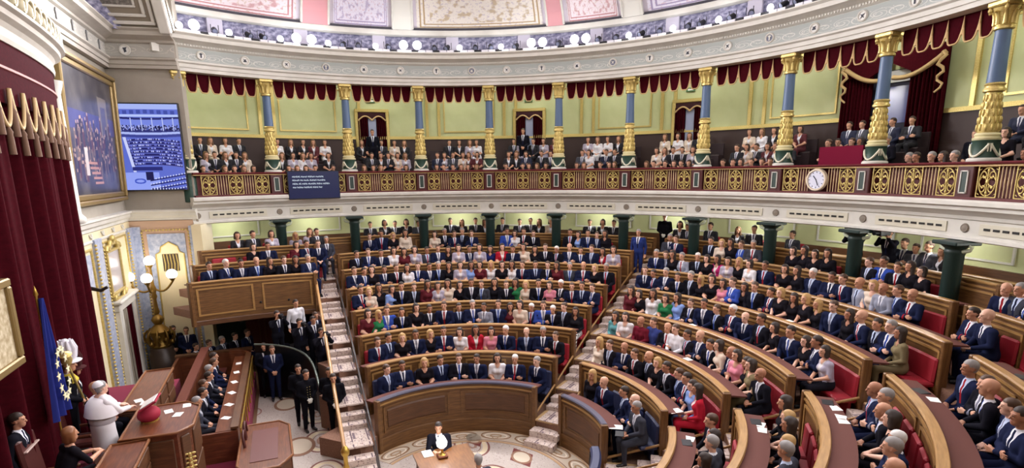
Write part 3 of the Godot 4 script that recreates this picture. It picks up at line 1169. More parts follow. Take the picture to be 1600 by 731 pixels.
func folded(w: float, h: float, folds: int) -> MB:
	# hanging cloth centred on x, base at y - h/2, folds along z
	var m := MB.new()
	var seg := folds * 8
	for i in seg + 1:
		var q := float(i) / seg
		var x := (q - 0.5) * w
		var z := 0.05 * sin(q * folds * TAU) + 0.02 * sin(q * folds * 2.3 * TAU + 1.0)
		var dz := 0.05 * cos(q * folds * TAU) * folds * TAU / w
		var nn := Vector3(dz, 0, -1).normalized()
		m.put(Vector3(x, h / 2, z), nn, Vector2(x, 0))
		m.put(Vector3(x, -h / 2, z * 1.3), nn, Vector2(x, h))
		if i > 0:
			var a := m.v.size() - 4
			m.tri(a, a + 2, a + 3)
			m.tri(a, a + 3, a + 1)
	return m


func gallery_door(th: float, no: int) -> void:
	var d := struct("door_%d" % no, mb().box(Vector3(0, 8.3, 0.0), Vector3(1.2, 2.6, 0.06)).mesh(), mat("opening_dark", c8(30, 30, 48)), "gallery door opening with maroon curtains, %s from the big screen" % ORD[no], "door")
	d.transform = oxf(15.58, th, 0)
	var fr := MB.new()
	for s in [-1.0, 1.0]:
		fr.box(Vector3(s * 0.68, 8.3, -0.06), Vector3(0.14, 2.7, 0.14), Basis(), 0.02)
	fr.box(Vector3(0, 9.66, -0.06), Vector3(1.5, 0.14, 0.16), Basis(), 0.02)
	part(d, "door_frame", fr.mesh(), gold())
	for s in [-1.0, 1.0]:
		part(d, "curtain", folded(0.42, 2.4, 5).mesh(), maroon(), Transform3D(Basis(), Vector3(s * 0.4, 8.2, -0.1)))
		var arc := PackedVector3Array()
		for i in 9:
			var q := i / 8.0
			arc.append(Vector3(s * 0.6 * q, 9.2 + 0.22 * sin(q * PI * 0.9 + 0.2), -0.14))
		part(d, "arch_trim", mb().tube(arc, 0.035, 5).mesh(), mat("trim_gold", c8(206, 174, 122)))
	part(d, "pelmet", mb().box(Vector3(0, 9.46, -0.07), Vector3(1.2, 0.26, 0.04)).mesh(), mat("pelmet_dark", c8(52, 14, 20), 0.9))
	part(d, "glazing", mb().box(Vector3(0, 8.5, -0.05), Vector3(0.34, 1.7, 0.03)).mesh(), mat("pale_glass", c8(150, 156, 182), 0.25))


# ---------------------------------------------------------------- presidium wall and screen wall
func scr_xf(t: float, n: float, y: float) -> Transform3D:
	var d := rad(80)
	var q := rad(170)
	return Transform3D(Basis(d, Vector3.UP, q), WK + d * t + q * n + Vector3(0, y, 0))


func frame_boxes(m: MB, x0: float, x1: float, y0: float, y1: float, w: float, z: float, d: float, bev := 0.0) -> MB:
	m.box(Vector3((x0 + x1) / 2, y0 + w / 2, z), Vector3(x1 - x0, w, d), Basis(), bev)
	m.box(Vector3((x0 + x1) / 2, y1 - w / 2, z), Vector3(x1 - x0, w, d), Basis(), bev)
	m.box(Vector3(x0 + w / 2, (y0 + y1) / 2, z), Vector3(w, y1 - y0 - 2 * w, d), Basis(), bev)
	m.box(Vector3(x1 - w / 2, (y0 + y1) / 2, z), Vector3(w, y1 - y0 - 2 * w, d), Basis(), bev)
	return m


func beads(m: MB, a: Vector3, b: Vector3, r: float) -> MB:
	var n := int(a.distance_to(b) / (r * 2.6))
	for i in n:
		m.ball(a.lerp(b, (i + 0.5) / n), Vector3(r, r, r), 5, 4)
	return m


func stone() -> StandardMaterial3D:
	return mat("dull_stone", Color.WHITE, 0.8, 0.0, noise_tex("stone", 0.01, c8(168, 162, 150), c8(182, 176, 164)), Vector3(0.5, 0.5, 1))


func chamber_image() -> Image:
	# the picture on the big screen: the same chamber in blue light, seen from the presidium
	var im := Image.create(256, 368, false, Image.FORMAT_RGB8)
	im.fill(c8(96, 112, 210))
	var g := RandomNumberGenerator.new()
	g.seed = 21
	im.fill_rect(Rect2i(0, 0, 256, 22), c8(170, 186, 250))
	for k in 9:
		im.fill_rect(Rect2i(10 + k * 27, 24 + absi(k - 4), 16, 16), c8(64, 78, 168))
	im.fill_rect(Rect2i(0, 44, 256, 10), c8(186, 202, 255))
	for x in 256:
		var sag := int(10.0 * sin(PI * x / 256.0))
		im.fill_rect(Rect2i(x, 54 + sag / 2, 1, 8), c8(36, 40, 110))
		im.fill_rect(Rect2i(x, 62 + sag / 2, 1, 38), c8(120, 136, 228))
		im.fill_rect(Rect2i(x, 104 + sag / 2, 1, 12), c8(46, 50, 120))
		im.fill_rect(Rect2i(x, 116 + sag / 2, 1, 10), c8(176, 190, 250))
		im.fill_rect(Rect2i(x, 126 + sag / 2, 1, 12), c8(60, 68, 150))
	for k in 260:
		im.fill_rect(Rect2i(g.randi_range(0, 250), g.randi_range(88, 106), 4, 6), c8(24, 24, 70) if k % 3 else c8(170, 176, 240))
	for k in 6:
		im.fill_rect(Rect2i(20 + k * 42, 58, 4, 56), c8(190, 200, 250))
	for row in 9:
		var y := 146 + row * 13
		for x in range(30 + row * 3, 250):
			var yy := y + int(pow((x - 120.0) / 120.0, 2.0) * 10.0)
			im.fill_rect(Rect2i(x, yy, 1, 9), c8(34, 36, 104))
			im.fill_rect(Rect2i(x, yy + 9, 1, 3), c8(96, 104, 190))
		for k in 34:
			var x := g.randi_range(34 + row * 3, 248)
			var yy := y + int(pow((x - 120.0) / 120.0, 2.0) * 10.0)
			im.fill_rect(Rect2i(x, yy, 4, 6), c8(190, 196, 255) if k % 2 else c8(120, 126, 220))
	for i in 150:
		im.fill_rect(Rect2i(24 + i / 6, 140 + i, 12, 2), c8(206, 212, 255))
	im.fill_rect(Rect2i(46, 268, 120, 16), c8(40, 44, 120))
	im.fill_rect(Rect2i(0, 292, 150, 76), c8(150, 166, 250))
	ring_on(im, Vector2(70, 330), Vector2(20, 9), 5, c8(70, 90, 200))
	for k in 4:
		for x in range(110, 256):
			var yy := 300 + k * 20 + int((256 - x) * 0.18)
			im.fill_rect(Rect2i(x, mini(yy, 362), 1, 6), c8(34, 38, 110))
			if x % 12 < 5:
				im.fill_rect(Rect2i(x, mini(yy - 5, 362), 1, 6), c8(214, 220, 255))
	im.fill_rect(Rect2i(96, 290, 30, 36), c8(30, 30, 80))
	return im


func history_image() -> Image:
	# generic crowd scene in a hall, dark with a blue cast
	var im := Image.create(256, 192, false, Image.FORMAT_RGB8)
	var f := FastNoiseLite.new()
	f.seed = 9
	f.frequency = 0.02
	for y in 192:
		for x in 256:
			var a := f.get_noise_2d(x, y * 0.7)
			var col := c8(58, 56, 64).lerp(c8(96, 92, 92), clampf(a + 0.3, 0, 1))
			if y > 62 and y < 92:
				col = col.lerp(c8(66, 70, 150), 0.55)
			im.set_pixel(x, y, col)
	var g := RandomNumberGenerator.new()
	g.seed = 4
	im.fill_rect(Rect2i(170, 30, 50, 70), c8(124, 116, 108))
	im.fill_rect(Rect2i(182, 46, 26, 54), c8(86, 84, 104))
	for k in 150:
		var x := g.randi_range(0, 246)
		var y := g.randi_range(96, 176)
		var h := g.randi_range(12, 30)
		var cs := [c8(44, 36, 44), c8(60, 52, 66), c8(110, 92, 84), c8(36, 34, 56), c8(86, 50, 52)]
		im.fill_rect(Rect2i(x, y - h, 7, h), cs[k % 5])
		im.fill_rect(Rect2i(x + 2, y - h - 4, 4, 5), c8(184, 150, 128))
	for k in 5:
		im.fill_rect(Rect2i(84 + k * 6, 140 + k * 8, 46, 4), c8(176, 130, 112))
	im.fill_rect(Rect2i(70, 118, 16, 44), c8(196, 186, 176))
	return im


func build_left_walls() -> void:
	var wall_m := mat("wall_greige", Color.WHITE, 0.8, 0.0, noise_tex("greige", 0.01, c8(158, 151, 138), c8(168, 161, 148)), Vector3(0.4, 0.4, 1))
	var w := struct("wall_left", mb().box(Vector3(-12.0, 8.2, -0.2), Vector3(25.0, 16.4, 0.4)).mesh(), wall_m, "tall wall behind the presidium with painting and doors", "wall")
	w.transform = wxf(0, 0, 0)
	var w2 := struct("wall_screen", mb().box(Vector3(0.95, 6.3, -0.2), Vector3(2.5, 12.6, 0.4)).mesh(), wall_m, "narrow greige wall carrying the big screen", "wall")
	w2.transform = scr_xf(0, 0, 0)
	# straight entablatures
	var ent := entablature()
	var o := PackedVector3Array([atW(-0.3, 0, 0), atW(24.5, 0, 0)])
	var dd := PackedVector3Array([nw, nw])
	var e1 := struct("trim_4", mb().sweep(ent, o, dd).mesh(), stone(), "pale entablature along the presidium wall", "entablature")
	var fr := mat("frieze_plain", Color.WHITE, 0.75, 0.0, img_tex("frieze_plain", scroll_image(1024, 128, c8(176, 174, 166), c8(206, 202, 190), 8, 9)), Vector3(0.16, 2.3, 1))
	part(e1, "frieze_band", mb().box(Vector3(-12, 10.86, 0.125), Vector3(24.5, 0.38, 0.02)).mesh(), fr, wxf(0, 0, 0))
	for k in 4:
		part(e1, "frieze_figure", mb().slab(pv([-0.03, -0.16, 0.05, -0.16, 0.03, 0.0, 0.07, 0.08, 0.01, 0.16, -0.05, 0.08, -0.02, 0.0]), 0.0, 0.03).mesh(), mat("figure_grey", c8(112, 112, 112), 0.7), wxf(0.9 + k * 1.2, 0.135, 10.86))
	var s0 := WK + rad(80) * -0.2
	var s1 := WK + rad(80) * 2.2
	var e2 := struct("trim_5", mb().sweep(ent, PackedVector3Array([s0, s1]), PackedVector3Array([rad(170), rad(170)])).mesh(), stone(), "pale entablature over the big screen", "entablature")
	part(e2, "frieze_band", mb().box(Vector3(1.0, 10.86, 0.125), Vector3(2.3, 0.38, 0.02)).mesh(), fr, scr_xf(0, 0, 0))
	part(e2, "medallion_rim", mb().lathe(pv([0.11, 0, 0.12, 0.03, 0.16, 0.03, 0.17, 0]), 20, Transform3D(Basis(Vector3.RIGHT, PI / 2), Vector3())).mesh(), plaster(), scr_xf(0.72, 0.14, 10.86))
	part(e2, "medallion_face", mb().lathe(pv([0, 0.015, 0.12, 0.015]), 20, Transform3D(Basis(Vector3.RIGHT, PI / 2), Vector3())).mesh(), mat("medallion_pale", c8(226, 226, 220)), scr_xf(0.72, 0.14, 10.86))
	part(e2, "medallion_emblem", mb().slab(pv([-0.02, -0.08, 0.05, -0.05, 0.03, 0.03, 0.07, 0.08, -0.06, 0.06, -0.03, 0.0]), 0.0, 0.015).mesh(), mat("emblem_ink", c8(58, 62, 72)), scr_xf(0.72, 0.155, 10.86))
	# coffered cove over the corner
	var cove := MB.new()
	var cb := Basis(rad(80), (Vector3.UP * 0.9 + rad(170) * 0.43).normalized(), rad(80).cross((Vector3.UP * 0.9 + rad(170) * 0.43).normalized()))
	var cxo := Transform3D(cb, WK + rad(80) * 0.1 + Vector3(0, 11.45, 0) + rad(170) * 0.45)
	var ct := struct("ceiling_cove", cove.box(Vector3(0.7, 1.3, -0.1), Vector3(3.0, 2.8, 0.16)).mesh(), mat("cove_taupe", c8(142, 132, 116), 0.75), "taupe coffered cove above the big screen", "ceiling")
	ct.transform = cxo
	var co := MB.new()
	frame_boxes(co, -0.35, 1.75, 0.12, 2.6, 0.1, 0.03, 0.1, 0.02)
	frame_boxes(co, -0.13, 1.53, 0.34, 2.4, 0.09, 0.02, 0.08, 0.02)
	frame_boxes(co, 0.1, 1.3, 0.6, 2.2, 0.07, 0.01, 0.06, 0.02)
	part(ct, "coffer_frame", co.mesh(), plaster())
	part(ct, "coffer_painting", mb().box(Vector3(0.7, 1.4, 0.0), Vector3(1.05, 1.5, 0.03)).mesh(), mat("coffer_paint", Color.WHITE, 0.7, 0.0, noise_tex("coffer", 0.03, c8(70, 66, 64), c8(158, 152, 142)), Vector3(1, 1, 1)))
	part(ct, "cove_rib", mb().box(Vector3(2.0, 1.3, 0.05), Vector3(0.34, 2.8, 0.3), Basis(), 0.04).mesh(), plaster())
	# dado cornices
	var dado := pv([-0.05, 5.42, 0.06, 5.42, 0.06, 5.5, 0.14, 5.56, 0.16, 5.66, 0.22, 5.7, 0.22, 5.76, -0.05, 5.78])
	var d1 := struct("trim_6", mb().sweep(dado, PackedVector3Array([atW(-0.2, 0, 0), atW(6.2, 0, 0)]), dd).mesh(), plaster(), "moulded ledge under the large painting", "moulding")
	part(d1, "string_course", mb().box(Vector3(-3, 5.15, 0.03), Vector3(6.4, 0.08, 0.08), Basis(), 0.02).mesh(), plaster(), wxf(0, 0, 0))
	for k in 4:
		part(d1, "festoon", mb().tube(PackedVector3Array([Vector3(-0.1, 5.36, 0.05), Vector3(-0.05, 5.27, 0.07), Vector3(0.0, 5.24, 0.08), Vector3(0.05, 5.27, 0.07), Vector3(0.1, 5.36, 0.05)]), 0.025, 5).mesh(), plaster(), wxf(1.0 + k * 1.1, 0, 0))
	struct("trim_7", mb().sweep(dado, PackedVector3Array([s0, s1]), PackedVector3Array([rad(170), rad(170)])).mesh(), plaster(), "moulded ledge under the big screen", "moulding")
	# lower cladding of the presidium wall
	var lc := struct("wall_left_cladding", mb().box(Vector3(-3.2, 2.7, 0.01), Vector3(6.6, 5.4, 0.06)).mesh(), cream(), "cream panelled lower part of the presidium wall", "wall")
	lc.transform = wxf(0, 0, 0)
	for q in [[0.05, 0.65], [3.62, 4.25]]:
		part(lc, "marble_pilaster", mb().box(Vector3(-(q[0] + q[1]) / 2, 2.6, 0.07), Vector3(q[1] - q[0], 5.2, 0.1), Basis(), 0.01).mesh(), marble())
		var bd := MB.new()
		beads(bd, Vector3(-q[0], 0.2, 0.12), Vector3(-q[0], 5.1, 0.12), 0.04)
		beads(bd, Vector3(-q[1], 0.2, 0.12), Vector3(-q[1], 5.1, 0.12), 0.04)
		part(lc, "gilt_beading", bd.mesh(), gold())
	var pf := MB.new()
	frame_boxes(pf, -6.2, -4.45, 0.6, 5.0, 0.07, 0.06, 0.06, 0.015)
	frame_boxes(pf, -3.5, -0.8, 3.15, 5.05, 0.05, 0.06, 0.05, 0.012)
	part(lc, "panel_frame", pf.mesh(), gold())
	part(lc, "marble_field", mb().box(Vector3(-5.3, 4.4, 0.05), Vector3(1.4, 0.9, 0.03)).mesh(), marble())
	part(lc, "sculpted_arm", mb().tube(PackedVector3Array([Vector3(0, 0, 0), Vector3(0, 0.05, 0.2), Vector3(0, -0.02, 0.4), Vector3(0, 0.06, 0.55)]), 0.06, 7, 0.04).mesh(), mat("dark_bronze", c8(52, 44, 36), 0.4, 0.6), Transform3D(Basis(), Vector3(-5.6, 4.05, 0.04)))
	# door in the presidium wall
	var dr := struct("door_5", mb().box(Vector3(0, 1.65, 0.06), Vector3(1.3, 2.6, 0.05)).mesh(), mat("doorway_dark", c8(44, 26, 24), 0.7), "doorway with maroon and grey curtain under the gilt cartouche", "door")
	dr.transform = wxf(2.35, 0, 0)
	var df := MB.new()
	for s in [-1.0, 1.0]:
		df.box(Vector3(s * 0.76, 1.6, 0.12), Vector3(0.26, 2.9, 0.18), Basis(), 0.03)
	df.box(Vector3(0, 3.05, 0.12), Vector3(1.9, 0.22, 0.2), Basis(), 0.03)
	df.box(Vector3(0, 3.24, 0.17), Vector3(2.15, 0.12, 0.3), Basis(), 0.04)
	part(dr, "door_frame", df.mesh(), plaster())
	part(dr, "curtain", folded(0.6, 2.5, 4).mesh(), maroon(), Transform3D(Basis(Vector3.UP, PI), Vector3(0.32, 1.65, 0.12)))
	part(dr, "curtain", folded(0.62, 2.5, 4).mesh(), mat("curtain_grey", c8(150, 142, 126), 0.9), Transform3D(Basis(Vector3.UP, PI), Vector3(-0.3, 1.65, 0.12)))
	# gilt cartouche with a shining panel over the door
	var ca := thing("gilt_cartouche", "gilt rococo frame round a shining panel over the wall door", "wall panel", wxf(2.7, 0.08, 4.12))
	var cf := MB.new()
	frame_boxes(cf, -0.72, 0.72, -0.68, 0.68, 0.09, 0.03, 0.08, 0.02)
	part(ca, "frame", cf.mesh(), gold())
	part(ca, "panel", mb().box(Vector3(0, 0, 0.0), Vector3(1.3, 1.22, 0.03)).mesh(), mat("cartouche_panel", c8(204, 200, 206), 0.18, 0.3))
	for sy in [-1.0, 1.0]:
		var sc := MB.new()
		for sx in [-1.0, 1.0]:
			var p := PackedVector3Array()
			for i in 13:
				var t := i / 12.0
				p.append(Vector3(sx * (0.72 - 0.7 * t), sy * (0.66 + 0.26 * t + 0.08 * sin(t * 12.0)), 0.05))
			sc.tube(p, 0.06, 6, 0.05)
			sc.ball(Vector3(sx * 0.5, sy * 0.76, 0.06), Vector3(0.12, 0.08, 0.06), 8, 5)
			sc.ball(Vector3(sx * 0.25, sy * 0.86, 0.06), Vector3(0.1, 0.09, 0.06), 8, 5)
		sc.ball(Vector3(0, sy * 0.96, 0.07), Vector3(0.14, 0.12, 0.08), 8, 6)
		part(ca, "crest", sc.mesh(), gold())
	# large history painting
	var pt := thing("history_painting", "large dark painting of a crowded hall in a gilt frame", "painting", Transform3D(wall_basis() * Basis(Vector3.RIGHT, 0.03), atW(2.85, 0.1, 8.06)))
	part(pt, "canvas", picture_plane(4.5, 3.3), mat("history_canvas", Color.WHITE, 0.35, 0.0, img_tex("history", history_image())), Transform3D(Basis(), Vector3(0, 0, 0.03)))
	part(pt, "backing", mb().box(Vector3(0, 0, -0.02), Vector3(4.7, 3.5, 0.06)).mesh(), oak_dark())
	var gf := MB.new()
	frame_boxes(gf, -2.52, 2.52, -1.92, 1.92, 0.12, 0.06, 0.2, 0.03)
	frame_boxes(gf, -2.4, 2.4, -1.8, 1.8, 0.16, 0.02, 0.14, 0.03)
	part(pt, "frame", gf.mesh(), mat("frame_gilt", c8(140, 118, 74), 0.45, 0.4))
	# the big screen
	var sc := thing("wall_screen_display", "tall video screen showing the chamber in blue light", "screen", scr_xf(1.07, 0.1, 7.83))
	part(sc, "case", mb().box(Vector3(0, 0, 0), Vector3(1.98, 2.84, 0.12), Basis(), 0.015).mesh(), black_metal())
	var sm := mat("big_screen_glow", Color.BLACK, 0.25)
	sm.emission_enabled = true
	sm.emission_texture = img_tex("chamber_view", chamber_image())
	sm.emission_operator = BaseMaterial3D.EMISSION_OP_MULTIPLY
	sm.emission = Color.WHITE
	sm.emission_energy_multiplier = 0.95
	part(sc, "display_screen", picture_plane(1.92, 2.76), sm, Transform3D(Basis(), Vector3(0, 0, 0.063)))
	var sl := AreaLight3D.new()
	sl.name = "big_screen_light"
	sl.area_size = Vector2(1.9, 2.7)
	sl.light_energy = 0.8
	sl.light_color = c8(140, 156, 240)
	sl.shadow_enabled = true
	sl.transform = Transform3D(sc.transform.basis * Basis(Vector3.UP, PI), sc.transform.origin + rad(170) * 0.1)
	add_child(sl)
	# lower cladding of the screen wall
	var ls := struct("wall_screen_cladding", mb().box(Vector3(1.0, 2.7, 0.02), Vector3(2.1, 5.4, 0.06)).mesh(), mat("clad_rose", c8(190, 160, 136), 0.6), "panelled lower part of the screen wall", "wall")
	ls.transform = scr_xf(0, 0, 0)
	part(ls, "marble_pilaster", mb().box(Vector3(0.2, 2.6, 0.06), Vector3(0.34, 5.2, 0.06)).mesh(), marble())
	part(ls, "marble_pilaster", mb().box(Vector3(1.98, 2.6, 0.06), Vector3(0.2, 5.2, 0.06)).mesh(), marble())
	part(ls, "marble_field", mb().box(Vector3(1.14, 2.75, 0.06), Vector3(1.18, 4.4, 0.04)).mesh(), marble())
	var bd2 := MB.new()
	for x in [0.4, 1.86]:
		beads(bd2, Vector3(x, 0.4, 0.08), Vector3(x, 5.05, 0.08), 0.04)
	beads(bd2, Vector3(0.4, 5.08, 0.08), Vector3(1.86, 5.08, 0.08), 0.04)
	part(ls, "gilt_beading", bd2.mesh(), gold())
	var notch := pv([0.82, 0.86, 0.98, 0.86, 1.0, 0.7, 1.3, 0.7, 1.34, 0.86, 1.5, 0.9, 1.52, 1.06, 1.64, 1.1, 1.64, 4.25, 1.5, 4.32, 1.46, 4.5, 1.2, 4.66, 0.94, 4.5, 0.9, 4.32, 0.76, 4.25, 0.7, 1.1, 0.8, 1.06])
	part(ls, "cream_field", mb().slab(notch, 0.07, 0.1).mesh(), cream())
	var nt := PackedVector3Array()
	for p in notch:
		nt.append(Vector3(p.x, p.y, 0.1))
	nt.append(nt[0])
	part(ls, "gilt_outline", mb().tube(nt, 0.025, 5).mesh(), gold())
	part(ls, "air_grille_recess", mb().box(Vector3(1.2, 3.95, 0.105), Vector3(0.5, 0.6, 0.02)).mesh(), mat("grille_dark", c8(60, 48, 34), 0.7))
	for k in 5:
		part(ls, "grille_bar", mb().tube(PackedVector3Array([Vector3(1.0 + k * 0.1, 3.66, 0.12), Vector3(1.03 + k * 0.1, 3.9, 0.13), Vector3(1.0 + k * 0.1, 4.24, 0.12)]), 0.018, 5).mesh(), gold())
	# partition between the screen wall and the passage below the loge
	candelabrum()
	canopy()
	loge_passage()


func candelabrum() -> void:
	var xf := scr_xf(0.78, 0.75, 0)
	var c := thing("candelabrum", "tall gilt bronze candelabrum with four glowing globes", "lamp", xf)
	var bronze := mat("bronze_gilt", c8(142, 112, 52), 0.35, 0.7)
	part(c, "plinth", mb().lathe(pv([0.42, 0.0, 0.42, 0.9, 0.38, 0.95, 0.38, 1.1, 0.34, 1.14, 0.0, 1.14]), 8).mesh(), mat("plinth_marble", c8(66, 52, 42), 0.4))
	var b := MB.new()
	b.lathe(pv([0.3, 1.12, 0.34, 1.2, 0.22, 1.4, 0.28, 1.55, 0.34, 1.7, 0.2, 1.85, 0.1, 1.95]), 14)
	for k in 9:
		var t := TAU * k / 9
		var p := PackedVector3Array()
		for i in 7:
			var q := i / 6.0
			p.append(Vector3(cos(t) * (0.2 + 0.26 * sin(q * 2.6)), 1.15 + 0.62 * q, sin(t) * (0.2 + 0.26 * sin(q * 2.6))))
		b.tube(p, 0.06, 5, 0.03)
		b.ball(Vector3(cos(t) * 0.36, 1.3 + 0.12 * (k % 3), sin(t) * 0.36), Vector3(0.09, 0.09, 0.09), 6, 5)
	part(c, "foliate_base", b.mesh(), bronze)
	part(c, "stem", mb().lathe(pv([0.09, 1.9, 0.16, 2.0, 0.2, 2.1, 0.15, 2.2, 0.06, 2.28, 0.1, 2.36, 0.07, 2.5, 0.05, 2.8, 0.09, 2.9, 0.06, 3.0, 0.1, 3.15, 0.05, 3.3, 0.03, 3.9, 0.05, 3.95, 0.0, 3.98]), 14).mesh(), bronze)
	var gm := mat("globe_glass", c8(250, 246, 240), 0.3)
	gm.emission_enabled = true
	gm.emission = c8(255, 248, 238)
	gm.emission_energy_multiplier = 2.2
	var spots := [Vector3(-0.62, 3.62, 0.15), Vector3(0.66, 3.66, 0.1), Vector3(0.02, 3.6, 0.45), Vector3(0.0, 4.12, 0.0)]
	for k in 4:
		var p: Vector3 = spots[k]
		if k < 3:
			var path := PackedVector3Array()
			for i in 9:
				var q := i / 8.0
				path.append(Vector3(p.x * q, lerpf(3.2, p.y - 0.24, q * q) - 0.16 * sin(q * PI), p.z * q))
			part(c, "arm", mb().tube(path, 0.035, 6).mesh(), bronze)
		var gl := part(c, "globe_lamp", mb().ball(p, Vector3(0.17, 0.17, 0.17), 16, 10).mesh(), gm)
		part(gl, "cup", mb().lathe(pv([0.03, p.y - 0.26, 0.05, p.y - 0.22, 0.1, p.y - 0.15, 0.12, p.y - 0.11]), 10, Transform3D(Basis(), Vector3(p.x, 0, p.z))).mesh(), bronze)
		var li := OmniLight3D.new()
		li.name = "globe_light"
		li.light_energy = 0.45
		li.light_color = c8(255, 240, 220)
		li.light_size = 0.15
		li.omni_range = 40
		li.shadow_enabled = true
		li.position = p
		c.add_child(li, true)


func canopy_n(s: float) -> float:
	var q := (s - 11.84) / 6.15
	return 0.86 * sqrt(maxf(0.0, 1.0 - q * q))


func canopy() -> void:
	var o := PackedVector3Array()
	var d := PackedVector3Array()
	var ss := PackedFloat32Array()
	for i in 41:
		var a := PI * i / 40.0
		var s := 11.84 - 6.15 * cos(a)
		ss.append(s)
		o.append(atW(s, canopy_n(s), 0))
		d.append((nw * 6.15 * sin(a) - sd * 0.86 * cos(a)).normalized())
	var cn := thing("dais_canopy", "maroon velvet canopy with plaster cornice and gold tasselled valance over the presidium", "canopy", Transform3D())
	part(cn, "cornice", mb().sweep(pv([-0.4, 9.12, 0.05, 9.12, 0.07, 9.2, 0.05, 9.36, 0.1, 9.44, 0.2, 9.5, 0.22, 9.58, 0.3, 9.62, 0.3, 9.68, -0.4, 9.72]), o, d).mesh(), stone())
	part(cn, "upper_band", mb().sweep(pv([-0.06, 8.1, 0.0, 8.1, 0.02, 9.14, -0.06, 9.14]), o, d).mesh(), maroon())
	part(cn, "braid", mb().sweep(pv([0.0, 8.66, 0.035, 8.67, 0.035, 8.71, 0.0, 8.72]), o, d).mesh(), mat("braid_rose", c8(176, 122, 116), 0.7))
	# acanthus cresting on the cornice
	var cr := MB.new()
	for i in range(4, 37):
		var p := o[i] + d[i] * 0.12
		cr.ball(p + Vector3(0, 9.86, 0), Vector3(0.16, 0.2, 0.14), 7, 5)
		var c2 := PackedVector3Array()
		for j in 8:
			var t := j / 7.0 * 5.0
			c2.append(p + sd * (0.2 * cos(t) * (1.0 - j * 0.08)) + Vector3(0, 9.9 + 0.16 * sin(t), 0) + d[i] * 0.1)
		cr.tube(c2, 0.04, 5)
	part(cn, "cresting", cr.mesh(), mat("cresting_stone", c8(176, 166, 136), 0.6, 0.1))
	# scalloped fringe with tassels
	var tm := mat("fringe_gold", c8(192, 164, 118), 0.7, 0.1)
	var ts := mat("tassel_taupe", c8(112, 84, 66), 0.85)
	var s := 6.0
	var k := 0
	while s < 17.5:
		var w := 0.62
		var n0 := canopy_n(s) + 0.06
		var n1 := canopy_n(s + w) + 0.06
		var p := PackedVector3Array()
		for i in 13:
			var q := i / 12.0
			p.append(atW(s + w * q, lerpf(n0, n1, q), 8.34 - 0.62 * pow(sin(q * PI), 0.7)))
		part(cn, "swag_cord", mb().tube(p, 0.035, 5).mesh(), tm)
		var t0 := atW(s, n0, 0)
		part(cn, "tassel", mb().lathe(pv([0.0, 7.55, 0.06, 7.56, 0.055, 7.85, 0.05, 7.93, 0.06, 7.97, 0.03, 8.03, 0.015, 8.34]), 8, Transform3D(Basis(), t0)).mesh(), ts)
		part(cn, "tassel", mb().lathe(pv([0.0, 7.25, 0.055, 7.26, 0.05, 7.5, 0.045, 7.58, 0.055, 7.62, 0.03, 7.68, 0.015, 7.72]), 8, Transform3D(Basis(), atW(s + w / 2, (n0 + n1) / 2, 0))).mesh(), ts)
		s += w
		k += 1
	# the hanging drape behind
	var dr := MB.new()
	var seg := 340
	for i in seg + 1:
		var q := float(i) / seg
		var s2 := 5.95 + 11.8 * q
		var nn := canopy_n(s2) * 0.8
		var fold := 0.10 * sin(q * 118.0) + 0.05 * sin(q * 205.0 + 0.6)
		var slope := 0.10 * cos(q * 118.0) * 118.0 / 11.8 + 0.05 * cos(q * 205.0 + 0.6) * 205.0 / 11.8
		var nrm := (nw - sd * slope).normalized()
		dr.put(atW(s2, nn + fold, 8.3), nrm, Vector2(s2, 0))
		dr.put(atW(s2, nn + fold * 1.2, 1.3), nrm, Vector2(s2, 7))
		if i > 0:
			var a := dr.v.size() - 4
			dr.tri(a, a + 2, a + 3)
			dr.tri(a, a + 3, a + 1)
	part(cn, "drape", dr.mesh(), maroon())
	# column stub between drape and painting
	part(cn, "side_pilaster", mb().lathe(pv([0.26, 5.75, 0.3, 5.8, 0.3, 5.9, 0.22, 6.0, 0.2, 8.8, 0.26, 9.0, 0.28, 9.1]), 14, Transform3D(Basis(), atW(5.75, 0.12, 0))).mesh(), plaster())
	# framed picture on the drape
	var fp := thing("framed_tapestry", "pale framed heraldic tapestry hung on the maroon drape", "tapestry", Transform3D(wall_basis(), atW(13.2, 1.1, 4.8)))
	part(fp, "tapestry_field", mb().box(Vector3(), Vector3(1.5, 1.15, 0.05)).mesh(), mat("tapestry", Color.WHITE, 0.9, 0.0, noise_tex("tapestry", 0.03, c8(150, 132, 96), c8(214, 204, 176)), Vector3(1, 1, 1)))
	var ff := MB.new()
	frame_boxes(ff, -0.85, 0.85, -0.65, 0.65, 0.12, 0.02, 0.12, 0.02)
	part(fp, "frame", ff.mesh(), mat("frame_gilt", c8(178, 150, 88)))


func loge_r(k: int, th: float) -> float:
	# the loge fronts run nearly straight
	var r0: float = [9.29, 10.35, 11.45, 12.4][k - 6]
	var r1: float = [10.6, 11.68, 12.7, 13.6][k - 6]
	return lerpf(r0, r1, (th + 36.0) / -18.3)


